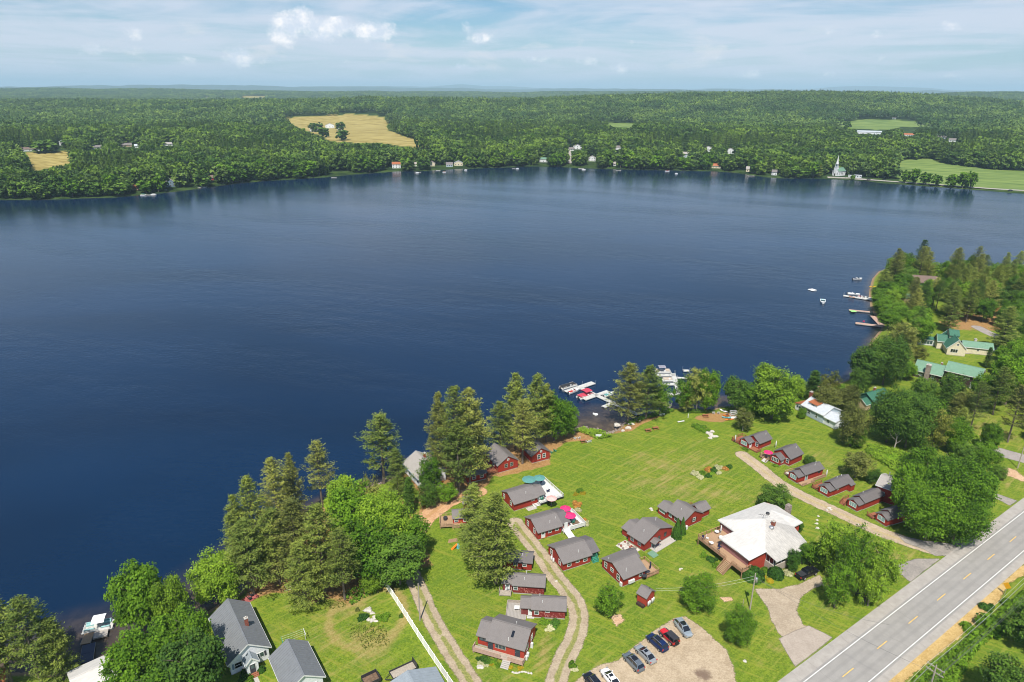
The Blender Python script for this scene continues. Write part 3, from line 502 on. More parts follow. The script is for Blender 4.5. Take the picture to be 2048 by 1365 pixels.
# ---------------------------------------------------------------- paths, drives, road
def sheetmat(name, c1, c2, centre=None, ragged=0.5, dark=None):
    m = bpy.data.materials.new(name); m.use_nodes = True; m.node_tree.nodes.clear(); n = N(m.node_tree)
    pos = n.new('ShaderNodeNewGeometry').outputs['Position']; e = n.new('ShaderNodeAttribute', attribute_name='edge').outputs['Fac']; mid = n.new('ShaderNodeAttribute', attribute_name='mid').outputs['Fac']
    f = n.noise(pos, 3.2, 5, 0.7); f2 = n.noise(pos, 0.5, 5, 0.6)
    c = n.mix(n.ss(n.m('ADD', n.m('MULTIPLY', f, 0.6), n.m('MULTIPLY', f2, 0.4)), 0.35, 0.65), c1, c2)
    if dark is not None:
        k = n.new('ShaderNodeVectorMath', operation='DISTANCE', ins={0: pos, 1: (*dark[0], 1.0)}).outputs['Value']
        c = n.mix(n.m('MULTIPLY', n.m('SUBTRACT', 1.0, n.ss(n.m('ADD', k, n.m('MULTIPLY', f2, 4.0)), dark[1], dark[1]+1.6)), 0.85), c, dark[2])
    if centre is not None:
        k = n.m('SUBTRACT', 1.0, n.ss(n.m('ADD', mid, n.m('MULTIPLY', n.m('SUBTRACT', f2, 0.5), 1.2)), 0.28, 0.62))
        c = n.mix(n.m('MULTIPLY', k, 0.85), c, n.mix(n.ss(f, 0.35, 0.65), *centre))
    a = n.ss(n.m('ADD', e, n.m('MULTIPLY', n.m('SUBTRACT', n.m('ADD', n.m('MULTIPLY', f, 0.5), n.m('MULTIPLY', f2, 0.5)), 0.5), ragged*4)), -0.22, 0.22)
    p = n.new('ShaderNodeBsdfPrincipled', ins={'Base Color': c, 'Roughness': 0.95, 'Specular IOR Level': 0.1, 'Alpha': a})
    bn = n.new('ShaderNodeBump', ins={'Strength': 0.4, 'Distance': 0.05, 'Height': n.noise(pos, 7, 4, 0.7)}); n.l.new(bn.outputs[0], p.inputs['Normal'])
    n.new('ShaderNodeOutputMaterial', ins={0: p.outputs[0]}); return m
def sheet(name, label, z, m, strips=(), polys=(), step=0.45):
    pts = [np.array([G(a, b) for a, b in s[0]]) for s in strips]+[np.array([G(a, b) for a, b in p]) for p in polys]
    al = np.vstack(pts); x0, y0 = al.min(0)-4; x1, y1 = al.max(0)+4
    xs = np.arange(x0, x1, step); ys = np.arange(y0, y1, step); X_, Y_ = np.meshgrid(xs, ys, indexing='ij')
    sd = np.full(X_.shape, -99.); mid = np.full(X_.shape, 9.)
    for (s, w), P in zip(strips, pts):
        P = smooth_line(P); d = -poly_sd(P, X_, Y_, closed=False)
        wv = w
        sd = np.maximum(sd, wv/2-d); mid = np.minimum(mid, d)
    for P in pts[len(strips):]:
        d = poly_sd(P, X_, Y_); sd = np.maximum(sd, d); mid = np.where(d > 0.6, 9, mid)
    na = len(ys); i = np.arange(len(xs)-1)[:, None]; j = np.arange(na-1)[None]; b = i*na+j; Q = np.stack([b, b+na, b+na+1, b+1], -1).reshape(-1, 4)
    keep = (sd.ravel()[Q] > -1.3).any(1); Q = Q[keep]
    u, inv = np.unique(Q, return_inverse=True)
    V = np.stack([X_, Y_, 0*X_+z], -1).reshape(-1, 3)[u]
    hz, _ = hground(V[:, 0], V[:, 1]); V[:, 2] = np.minimum(z, hz+0.02+(z-1.0)) if False else z
    me = rawmesh(name, V, inv.reshape(-1, 4), attrs=dict(edge=sd.ravel()[u], mid=mid.ravel()[u]))
    return tagp(link(name, me, m), label, None, None, 'structure')
def smooth_line(P, k=6):
    P = np.asarray(P, float); out = []
    for i in range(len(P)-1):
        p0, p1, p2, p3 = P[max(i-1, 0)], P[i], P[i+1], P[min(i+2, len(P)-1)]
        for t in np.linspace(0, 1, k, endpoint=False):
            out.append(0.5*((2*p1)+(-p0+p2)*t+(2*p0-5*p1+4*p2-p3)*t*t+(-p0+3*p1-3*p2+p3)*t**3))
    out.append(P[-1]); return np.array(out)
GRV = ((0.29, 0.225, 0.155), (0.46, 0.375, 0.265)); GR2 = ((0.13, 0.17, 0.03), (0.28, 0.27, 0.07))
sheet('dirt_track', 'pale gravel track curving past the red cabins', 1.006, sheetmat('track_gravel', *GRV, centre=GR2, ragged=0.35),
      strips=[([(1105, 1420), (1112, 1365), (1128, 1320), (1150, 1275), (1158, 1235), (1150, 1205), (1132, 1178), (1108, 1150), (1088, 1120), (1065, 1090), (1042, 1062), (1030, 1045)], 3.9)])
sheet('fence_track', 'two-rutted dirt track beside the white fence', 1.006, sheetmat('rut_gravel', *GRV, centre=GR2, ragged=0.35),
      strips=[([(985, 1440), (942, 1365), (900, 1300), (862, 1235), (838, 1180), (820, 1140), (815, 1110)], 3.6)])
sheet('orange_track', 'orange dirt lane bending below the pines', 1.006, sheetmat('lane_dirt', (0.42, 0.22, 0.11), (0.60, 0.38, 0.22), centre=((0.40, 0.22, 0.10), (0.46, 0.27, 0.12)), ragged=0.5),
      strips=[([(815, 1112), (822, 1080), (840, 1050), (865, 1025), (898, 1003), (930, 990), (955, 984)], 5.0)])
sheet('gravel_lane', 'straight gravel lane in front of the row of small cabins', 1.006, sheetmat('lane_gravel', (0.32, 0.245, 0.165), (0.49, 0.39, 0.28), centre=((0.34, 0.27, 0.12), (0.48, 0.38, 0.22)), ragged=0.45),
      strips=[([(1485, 910), (1520, 936), (1560, 968), (1600, 990), (1660, 1018), (1720, 1046), (1780, 1072), (1860, 1098)], 4.2)])
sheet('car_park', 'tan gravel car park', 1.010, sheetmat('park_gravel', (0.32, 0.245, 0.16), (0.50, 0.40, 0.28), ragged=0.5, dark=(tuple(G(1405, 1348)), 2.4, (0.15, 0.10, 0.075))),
      polys=[[(1130, 1420), (1150, 1362), (1200, 1330), (1235, 1322), (1270, 1292), (1310, 1262), (1345, 1238), (1370, 1232), (1395, 1248), (1428, 1278), (1452, 1300), (1468, 1335), (1472, 1372), (1480, 1430)]])
sheet('lodge_drive', 'tan gravel drive from the road to the lodge', 1.010, sheetmat('drive_gravel', (0.31, 0.245, 0.175), (0.45, 0.37, 0.275), ragged=0.4),
      polys=[[(1508, 1178), (1560, 1178), (1600, 1168), (1640, 1150), (1650, 1170), (1620, 1180), (1600, 1198), (1594, 1222), (1605, 1250), (1635, 1262), (1600, 1275), (1562, 1272), (1545, 1245), (1535, 1215)]])
sheet('drive_apron', 'grey asphalt apron where the drive meets the road', 1.014, sheetmat('apron_asphalt', (0.33, 0.275, 0.225), (0.42, 0.355, 0.295), ragged=0.12),
      polys=[[(1558, 1278), (1590, 1262), (1618, 1252), (1665, 1275), (1640, 1296), (1590, 1334)]])
sheet('lane_apron', 'grey asphalt apron at the end of the gravel lane', 1.014, sheetmat('apron_asphalt_b', (0.22, 0.20, 0.18), (0.36, 0.32, 0.28), ragged=0.2),
      polys=[[(1795, 1070), (1850, 1082), (1905, 1088), (1960, 1050), (1900, 1112), (1870, 1112), (1850, 1100), (1810, 1086)], [(1795, 1130), (1830, 1118), (1880, 1118), (1820, 1165), (1800, 1148)], [(1965, 980), (2000, 990), (2035, 1002), (2020, 1012), (1990, 996)]])
sheet('side_road', 'narrow grey paved side road among the trees', 1.008, sheetmat('side_asphalt', (0.27, 0.24, 0.22), (0.36, 0.32, 0.30), ragged=0.1),
      strips=[([(1940, 880), (1965, 893), (2005, 906), (2048, 918), (2140, 945)], 6.0), ([(1955, 655), (1990, 672), (2048, 690), (2150, 720)], 5.0), ([(1930, 705), (1960, 703), (1990, 700), (2030, 696)], 4.0), ([(1890, 765), (1950, 770), (2020, 775)], 4.5)])

def offs(p, n_, t): return p+n_*t
RA, RB = G(1607, 1365), G(1949.5, 1100); RD = (RB-RA)/np.linalg.norm(RB-RA); RN = np.array([RD[1], -RD[0]])
RWID = float(abs(np.cross(RD, G(1736.8, 1365)-RA)))
eL = float((G(1553.5, 1365)-RA)@RN); eR = float((G(1785, 1357)-RA)@RN)
def road_sheet(name, label, a, b, z, m, s0=-160, s1=420):
    P = [RA+RD*s0+RN*a, RA+RD*s1+RN*a, RA+RD*s1+RN*b, RA+RD*s0+RN*b]
    return tagp(MB().quad(*[(p[0], p[1], z) for p in P]).build(name, m), label, None, None, 'structure')
rt = M['asphalt'].node_tree; rn = N(rt); pb = next(q for q in rt.nodes if q.type == 'BSDF_PRINCIPLED'); src = pb.inputs['Base Color'].links[0].from_socket
rpos = rn.new('ShaderNodeNewGeometry').outputs['Position']; off_ = rn.new('ShaderNodeVectorMath', operation='DOT_PRODUCT', ins={0: rpos, 1: (float(RN[0]), float(RN[1]), 0)}).outputs['Value']; off_ = rn.m('SUBTRACT', off_, float(RA@RN))
wav = rn.m('COSINE', rn.m('MULTIPLY', off_, 4*math.pi/(RWID/2))); wn = rn.noise(rn.stretch(rpos, -math.degrees(math.atan2(RD[1], RD[0])), (0.03, 0.8, 1)), 1.0, 4, .6)
rt.links.new(rn.mix(rn.m('MULTIPLY', rn.ss(rn.m('ADD', rn.m('MULTIPLY', wav, .5), wn), 0.35, 1.0), 0.30), src, (0.205, 0.195, 0.185)), pb.inputs['Base Color'])
road_sheet('road', 'two-lane grey asphalt road', -0.5, RWID+0.5, 1.022, M['asphalt'])
road_sheet('road_shoulder', 'wide pale asphalt shoulders of the road', eL, eR, 1.018, M['asphalt2'])
for a in (0, RWID):
    road_sheet('edge_line', 'white edge line of the road', a-0.09, a+0.09, 1.026, M['paintw'])
DASH = [((1683.3, 1353), (1704.7, 1336.8)), ((1750, 1299.3), (1771.6, 1283.5)), ((1814.4, 1247), (1834.5, 1233)), ((1873.3, 1200.9), (1889.3, 1187.5)), ((1925.5, 1159.4), (1940, 1147.4)), ((1973.6, 1119.3), (1988.4, 1108))]
ts = [(float((G(*a)-RA)@RD), float((G(*b)-RA)@RD)) for a, b in DASH]
per = (ts[-1][0]-ts[0][0])/5; dl = sum(b-a for a, b in ts)/6; cn = RWID/2
print('ROAD', RWID, eL, eR, 'dash', per, dl, [t[0] for t in ts])
proto = None
for k in range(-3, 22):
    s = ts[0][0]+k*per; P = [RA+RD*(s+u)+RN*(cn+v) for u, v in ((0, -0.08), (dl, -0.08), (dl, 0.08), (0, 0.08))]
    tagp(MB().quad(*[(p[0], p[1], 1.026) for p in P]).build('centre_dash', M['painty']), 'yellow centre dash of the road', None, None, 'structure')
mbk = MB()
for k in range(46):                                           # narrow sealed cracks across the pavement
    s = -60+k*5.5+random.uniform(-1.5, 1.5); a, b = random.choice([(eL+0.1, -0.3), (RWID+0.3, eR-0.2), (eL+0.1, eR-0.2), (RWID+0.3, eR-0.2)]); t = a; sk = random.uniform(-0.35, 0.1)
    pts = []
    while t < b: pts.append((s+sk*(t-a)+random.uniform(-0.12, 0.12), t)); t += 0.7
    for (s0, t0), (s1, t1) in zip(pts, pts[1:]):
        p, q = RA+RD*s0+RN*t0, RA+RD*s1+RN*t1; w_ = RD*0.018
        mbk.quad((p[0]-w_[0], p[1]-w_[1], 1.030), (p[0]+w_[0], p[1]+w_[1], 1.030), (q[0]+w_[0], q[1]+w_[1], 1.030), (q[0]-w_[0], q[1]-w_[1], 1.030))
tagp(mbk.build('road_crack', M['crack']), 'dark sealed cracks across the road', None, None, 'stuff')
# dry straw verge and mown strip beyond the road
sheet('dry_verge', 'strip of straw-coloured dry grass beyond the road', 1.012, sheetmat('straw', (0.40, 0.26, 0.09), (0.58, 0.41, 0.18), ragged=0.7),
      polys=[[(1770, 1420), (1808, 1365), (1850, 1330), (1900, 1292), (1950, 1248), (1985, 1215), (2003, 1200), (2012, 1172), (2048, 1150), (2120, 1100), (2120, 1075), (2048, 1128), (2010, 1160), (1975, 1190), (1920, 1235), (1860, 1282), (1800, 1328), (1740, 1380)]])
for nm, lab, poly in (('sand_patch', 'bare pink sand patch by the side road', [(1998, 948), (2012, 935), (2030, 940), (2048, 955), (2048, 965), (2025, 955)]), ('worn_patch', 'bare tan patch on the lawn beside a small tree', [(1222, 1232), (1240, 1230), (1250, 1242), (1232, 1252)]), ('worn_patch', 'bare tan patch by the utility pole', [(1440, 1196), (1462, 1194), (1470, 1202), (1450, 1204)])):
    sheet(nm, lab, 1.005, sheetmat(nm+'_mat', (0.42, 0.25, 0.14), (0.60, 0.42, 0.28), ragged=0.6), polys=[poly], step=0.4)
# far causeway road on the far right shore
def far_strip(name, label, pts, w, m, lift=0.35):
    P = smooth_line(np.array([GT(a, b)[:2] for a, b in pts])); mb = MB()
    for a, b in zip(P[:-1], P[1:]):
        d = (b-a)/np.linalg.norm(b-a); nn = np.array([-d[1], d[0]])*w/2; q = [a-nn, a+nn, b+nn, b-nn]
        mb.quad(*[(p[0], p[1], zgr(*p)+lift) for p in q])
    return tagp(mb.build(name, m), label, None, None, 'structure')
far_strip('causeway_road', 'pale road along the far right shore', [(1655, 355), (1700, 357), (1760, 362), (1830, 367), (1900, 372), (1980, 378), (2048, 382), (2200, 390)], 9, M['asphalt2'])
far_strip('village_street', 'pale village street running down to the far shore', [(1140, 328), (1139, 318), (1138, 308), (1136, 299)], 7, M['asphalt2'], 0.6)

# ---------------------------------------------------------------- trees
def rnd_dir(n, rng, up=0.0):
    d = rng.normal(size=(n, 3)); d[:, 2] += up; return d/np.linalg.norm(d, axis=1)[:, None]
def cards(cen, nrm, size, rng, asp=1.0, tan=None):             # small bent leaf cards (two triangles each) at centres
    n = len(cen); t = rng.normal(size=(n, 3)) if tan is None else tan+rng.normal(size=(n, 3))*0.25
    t -= (t*nrm).sum(1)[:, None]*nrm; t /= np.linalg.norm(t, axis=1)[:, None]+1e-9; b = np.cross(nrm, t)
    s = size*(0.6+0.8*rng.random(n))[:, None]
    V = np.stack([cen-t*s, cen-b*s*asp+nrm*s*0.2, cen+t*s, cen+b*s*asp+nrm*s*0.2], 1).reshape(-1, 3)
    return V, np.arange(4*n).reshape(-1, 4)
def limbs(H, R, rng, z0, n, rad, lean=0.0, up=0.9):
    mb = MB(); top = (rng.normal()*lean, rng.normal()*lean, H*0.80)
    mb.tube([(0, 0, -0.6), (top[0]*.3, top[1]*.3, H*0.3), top], [rad*1.25, rad*0.8, rad*0.18], 7)
    for i in range(n):
        a = 2.4*i+rng.random(); t = z0+(0.72-z0)*i/n; z = H*t; L = R*(0.85-0.5*abs(t-0.45))
        p0 = Vector((top[0]*t, top[1]*t, z)); d = Vector((math.cos(a), math.sin(a), up)); p1 = p0+d*L*0.5; p2 = p1+Vector((math.cos(a), math.sin(a), up*0.6))*L*0.5
        mb.tube([p0, p1, p2], [rad*0.4, rad*0.25, rad*0.08], 5)
    return mb
def broadleaf(seed, H=12., R=5., base=0.16, lobes=12, clumps=28, leaves=34, size=0.215, flat=1.0, ragged=0.35):
    rng = np.random.default_rng(seed); cz = H*(base+1)/2; hz = H*(1-base)/2; C = []; Nn = []
    for i in range(lobes):
        f = (i+0.5)/lobes; zc = -0.75+1.5*f; rr = math.sqrt(max(0.05, 1-zc*zc))*0.62; a = 2.4*i+rng.random()*0.8
        c = np.array([math.cos(a)*rr*R, math.sin(a)*rr*R, cz+zc*hz*0.72]); lr = R*(0.36+ragged*0.45*rng.random())*(0.75+0.25*math.sqrt(1-zc*zc))
        k = int(clumps*(0.8+0.5*rng.random())); D = rnd_dir(k, rng, 0.35); C.append(c+D*lr*np.array([1, 1, flat*0.85])*(0.78+0.3*rng.random((k, 1)))); Nn.append(D)
    C = np.vstack(C); Nn = np.vstack(Nn); C[:, 2] = np.maximum(C[:, 2], H*base)
    idx = np.repeat(np.arange(len(C)), leaves); sp = R*0.098
    P = C[idx]+rng.normal(size=(len(idx), 3))*np.array([sp, sp, sp*0.6]); nn = Nn[idx]*0.6+rng.normal(size=P.shape)*0.45+np.array([0, -0.15, 0.55]); nn /= np.linalg.norm(nn, axis=1)[:, None]
    rr = np.percentile(np.hypot(P[:, 0], P[:, 1]), 97); P[:, :2] *= R/rr; P[:, 2] = H*base*.6+(P[:, 2]-P[:, 2].min())/(P[:, 2].max()-P[:, 2].min())*(H-H*base*.6)
    V, Q = cards(P, nn, size, rng, 0.75); tint = np.clip(0.5+0.22*rng.normal(size=len(P))+np.repeat(rng.normal(size=len(C))*0.16, leaves), 0, 1)
    return rawmesh('crown', V, Q, tint), limbs(H, R, rng, base+0.12, 8, H*0.022).mesh('trunk')
def pine(seed, H=20., R=5., base=0.22, size=0.26, dens=1.0, droop=0.0, top=0.25, gaps=0.15, asp=0.34, twigs=True):
    rng = np.random.default_rng(seed); size *= .86; mb = MB(); mb.tube([(0, 0, -0.6), (rng.normal()*.15, rng.normal()*.15, H*0.5), (0, 0, H*0.97)], [H*0.017, H*0.011, 0.04], 7)
    P, Nn, T, ti = [], [], [], []; z = H*base; lopside = rng.random()*6.28
    while z < H*0.99:
        f = (z/H-base)/(1-base); prof = (1-f)**0.55*(0.66+0.34*min(1, f*4+0.25))*(0.86+0.26*math.sin(z*1.7+seed)**2); nb = 5 if f < 0.8 else 4; a0 = rng.random()*6.28
        for k in range(nb):
            if rng.random() < gaps*(1-f) : continue
            a = a0+k*6.283/nb+rng.normal()*0.22; L = R*max(0.08, prof)*(0.72+0.46*rng.random())*(1+0.14*math.cos(a-lopside)); rise = (0.18+0.55*f-droop)*L
            d = np.array([math.cos(a), math.sin(a), 0]); p0 = np.array([0, 0, z])
            if twigs: mb.tube([p0, p0+d*L*0.5+[0, 0, rise*0.3], p0+d*L*0.92+[0, 0, rise*0.9]], [0.07*(1-f)+0.03, 0.05, 0.02], 4, cap=False)
            nc = max(3, int(L*2.1)); sidev = np.array([-d[1], d[0], 0])
            for c in range(nc):
                t = 0.28+0.72*(c+0.6*rng.random())/nc; lat = (1-abs(t-0.55)*1.1)*L*0.27*rng.normal(); q = p0+d*L*t+sidev*lat+np.array([0, 0, rise*t*t+0.10])
                m = int(15*dens); off = rng.normal(size=(m, 3))*np.array([0.36, 0.36, 0.09])*(0.7+L/9); P.append(q+off)
                out = d*0.9+np.array([0, 0, 0.35]); T.append(np.tile(out, (m, 1))+rng.normal(size=(m, 3))*0.45); nv = rng.normal(size=(m, 3))*0.35+np.array([0, -.15, 1.0]); Nn.append(nv)
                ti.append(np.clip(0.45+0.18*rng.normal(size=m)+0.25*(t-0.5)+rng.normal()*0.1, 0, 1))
        z += (0.80+0.40*rng.random())*(1-0.35*f)*H/20
    P = np.vstack(P); rr = np.percentile(np.hypot(P[:, 0], P[:, 1]), 96); P[:, :2] *= R/rr; Nn = np.vstack(Nn); Nn /= np.linalg.norm(Nn, axis=1)[:, None]; T = np.vstack(T); V, Q = cards(P, Nn, size*1.25, rng, asp, T)
    return rawmesh('crown', V, Q, np.concatenate(ti)), mb.mesh('trunk')
def cone_tree(seed, H=4.5, R=1.0, n=2600, size=0.13):
    rng = np.random.default_rng(seed); f = rng.random(n)**1.3; a = rng.random(n)*6.283; r = R*np.minimum(1, (1-f)*1.25+0.03)*(0.86+0.2*rng.random(n))*(1+0.12*np.sin(a*5+f*9))
    P = np.stack([np.cos(a)*r, np.sin(a)*r, 0.1+f*(H-0.1)], 1); nn = np.stack([np.cos(a), np.sin(a), 0.5+0*a], 1)+rng.normal(size=(n, 3))*0.4; nn /= np.linalg.norm(nn, axis=1)[:, None]
    V, Q = cards(P, nn, size, rng, 0.6, np.tile([0, 0, 1.], (n, 1))); mb = MB(); mb.tube([(0, 0, -.3), (0, 0, H*0.6)], [0.1, 0.03], 6)
    return rawmesh('crown', V, Q, np.clip(0.5+0.25*rng.normal(size=n), 0, 1)), mb.mesh('trunk')
def shrubmesh(seed, R=1.0, Hh=0.8, n=1900, size=0.12, loose=False, name='foliage'):
    rng = np.random.default_rng(seed); k = 9 if loose else 1; c = np.c_[rng.normal(size=(k, 2))*.42, rng.uniform(0, .25, k)] if loose else np.zeros((1, 3)); rad = rng.uniform(.30, .62, k) if loose else np.ones(1)
    w = rng.integers(0, k, n); d = rnd_dir(n, rng, 0.6); d[:, 2] = np.abs(d[:, 2]); bump = 1+.10*np.sin(d[:, 0]*9+seed)*np.cos(d[:, 1]*8) if not loose else 1+.3*rng.normal(size=n)*.5
    P = (c[w]+d*rad[w][:, None]*(bump*(.86+.16*rng.random(n)))[:, None])*np.array([R, R, Hh]); P[:, 2] = np.abs(P[:, 2])+.03; nn = d+rng.normal(size=(n, 3))*0.45+[0, -.1, .2]; nn /= np.linalg.norm(nn, axis=1)[:, None]
    V, Q = cards(P, nn, size, rng, 0.7); return rawmesh(name, V, Q, np.clip(0.5+0.28*rng.normal(size=n), 0, 1))
BL = [broadleaf(11), broadleaf(12, lobes=14, ragged=0.45), broadleaf(13, lobes=10, clumps=34), broadleaf(14, base=0.22, ragged=0.5), broadleaf(15, lobes=15, clumps=22, base=0.10), broadleaf(18, lobes=12, clumps=30, base=0.42, ragged=.3)]
BIG = [broadleaf(16, H=19, R=9, lobes=24, clumps=34, leaves=30, size=0.26, ragged=.30), broadleaf(17, H=19, R=9, lobes=26, clumps=32, leaves=30, size=0.26, ragged=.4)]
BLR = [broadleaf(21, lobes=12, clumps=24, base=0.06, ragged=0.16, size=0.18, leaves=44), broadleaf(22, lobes=11, clumps=26, base=0.08, ragged=0.20, size=0.18, leaves=44)]      # compact, round
BLS = [broadleaf(31, lobes=14, clumps=14, leaves=34, ragged=0.6, base=0.12, size=0.20), broadleaf(32, lobes=16, clumps=12, leaves=34, ragged=0.7, base=0.10, size=0.20)]  # thin and open
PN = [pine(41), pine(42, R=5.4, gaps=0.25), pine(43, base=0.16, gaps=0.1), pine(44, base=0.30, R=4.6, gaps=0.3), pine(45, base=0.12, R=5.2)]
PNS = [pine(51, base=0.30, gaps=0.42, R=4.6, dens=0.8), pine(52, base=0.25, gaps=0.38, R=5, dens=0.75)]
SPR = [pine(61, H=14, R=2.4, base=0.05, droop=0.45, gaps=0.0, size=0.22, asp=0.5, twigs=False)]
AV = [cone_tree(71)]; SHM = [shrubmesh(81, loose=True), shrubmesh(82, loose=True), shrubmesh(83, loose=True), shrubmesh(84)]
KIND = dict(d=(BL, 12., 5., 'broadleaf_tree'), r=(BLR, 12., 5., 'round_tree'), s=(BLS, 12., 5., 'open_tree'), p=(PN, 20., 5., 'pine_tree'), t=(PNS, 20., 5., 'pine_tree'), n=(SPR, 14., 2.4, 'spruce_tree'), a=(AV, 4.5, 1.0, 'arborvitae'))
TREES = []
def tree(kind, bx, by, ty, wpx, leaf, label, group=None, bark=None, z=None, mesh=None, cat='tree', pos=None, H=None, Wd=None):
    lst, H0, R0, nm = KIND[kind]
    if pos is None:
        x, y = G(bx, by); r = math.hypot(x, y)
        d = raydir(bx, ty); hz = y
        k = hz/d[1]; H = CAM_H+d[2]*k-1.0                      # height at that ground distance
        zc = x*_f[0]+y*_f[1]+(1+H*0.5-CAM_H)*_f[2]; Wd = wpx*zc/FPX; zz = zgr(x, y)-0.1
    else: x, y, zz = pos
    if kind in 'dr' and Wd > 12.5 and mesh is None: lst, H0, R0 = BIG, 19., 9.
    k = mesh if mesh is not None else random.randrange(len(lst)); cr, tr = lst[k % len(lst)]
    rw = Wd/2/R0*(.86 if kind in 'pt' else .93 if kind in 'dr' else 1.0); o = thing(nm, label, cat, x, y, zz, random.uniform(0, 6.28), group, (rw, rw, H/H0))
    c = link('crown', cr, [], o); t = link('trunk', tr, [], o)
    for ob, mt in ((c, LEAF[leaf]), (t, M[bark or ('bark' if kind in 'ptn' else 'bark')])):
        if not ob.data.materials: ob.data.materials.append(mt)
        ob.material_slots[0].link = 'OBJECT'; ob.material_slots[0].material = mt
    TREES.append((x, y, max(Wd/2, 1.0), H)); return o
T_ = tree
# bottom-left corner and shore
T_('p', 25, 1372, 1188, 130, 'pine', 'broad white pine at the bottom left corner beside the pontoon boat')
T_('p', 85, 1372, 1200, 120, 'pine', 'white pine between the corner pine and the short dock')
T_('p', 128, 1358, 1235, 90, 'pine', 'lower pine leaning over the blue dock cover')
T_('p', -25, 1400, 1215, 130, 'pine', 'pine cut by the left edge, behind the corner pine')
T_('d', 292, 1272, 1116, 106, 'maple', 'maple standing in the shallow water beside the pontoon boat', mesh=5)
T_('d', 355, 1278, 1142, 70, 'lime', 'bright maple between the water maple and the grey metal roof', mesh=5)
T_('d', 398, 1345, 1212, 80, 'maple', 'maple pressed against the lake side of the grey metal-roofed house')
T_('d', 340, 1372, 1244, 116, 'maple', 'wide maple behind the white roof at the bottom left')
T_('d', 288, 1408, 1272, 116, 'maple', 'maple overhanging the white roof at the bottom left')
T_('d', 400, 1420, 1278, 130, 'dark', 'dark maple in front of the grey metal-roofed house, cut by the bottom edge')
T_('d', 345, 1440, 1320, 140, 'maple', 'maple at the bottom edge left of the white clapboard gable')
T_('r', 440, 1202, 1097, 104, 'lime', 'round bright maple on the shore above the grey metal-roofed house', mesh=0)
# pines along the left shore
for a in [('p', 490, 1165, 985, 84, 'pine', 'leftmost tall pine of the lakeside grove, over the dark water'), ('p', 522, 1155, 952, 96, 'pine', 'tall pine second from the water in the lakeside grove', ),
          ('p', 508, 1190, 1040, 100, 'pine', 'lower pine at the front left of the lakeside grove'), ('p', 562, 1090, 918, 84, 'olive', 'olive pine with a pale top in the lakeside grove'),
          ('p', 594, 1060, 908, 66, 'olive', 'yellowish pine topped by a tan crown in the lakeside grove'), ('t', 645, 1015, 882, 74, 'olive', 'slim sparse pine rising above the lakeside grove, left of the tall lone pine'),
          ('p', 600, 1170, 1000, 120, 'olive', 'wide pine in the middle of the lakeside grove'), ('p', 650, 1185, 1010, 115, 'pine', 'pine in front of the middle of the lakeside grove'),
          ('p', 560, 1168, 1020, 100, 'pine', 'pine over the orange needle litter'), ('p', 610, 1212, 1085, 100, 'pine', 'low pine above the grey picnic table'),
          ('p', 690, 1200, 1060, 90, 'pine', 'pine left of the white fence'), ('t', 768, 965, 825, 104, 'pine', 'tall lone pine with a bare trunk against the lake', None, None, None, 0), ('p', 797, 1000, 897, 58, 'pine', 'small pine right of the tall lone pine'),
          ('n', 820, 1025, 955, 26, 'dark', 'narrow dark spruce below the white-walled lake house'),
          ('d', 715, 1110, 968, 110, 'maple', 'broadleaf tree left of the dark spruce'), ('d', 770, 1120, 985, 120, 'lime', 'bright broadleaf tree above the end of the white fence'),
          ('d', 820, 1120, 1030, 84, 'maple', 'broadleaf tree beside the orange lane'), ('d', 740, 1160, 1040, 110, 'maple', 'broadleaf tree over the top of the white fence'),
          ('d', 690, 1075, 955, 74, 'lime', 'small bright tree at the foot of the tall lone pine'), ('d', 800, 1168, 1075, 110, 'dark', 'dark broadleaf tree shading the start of the fence track'),
          ('s', 700, 1040, 948, 60, 'maple', 'thin tree on the bank by the tall lone pine'), ('s', 745, 1050, 950, 60, 'olive', 'thin yellowish tree between the lone pine and the dark spruce'),
          ('r', 745, 1182, 1135, 50, 'lime', 'low bright bush at the upper end of the white fence')]:
    T_(*a)
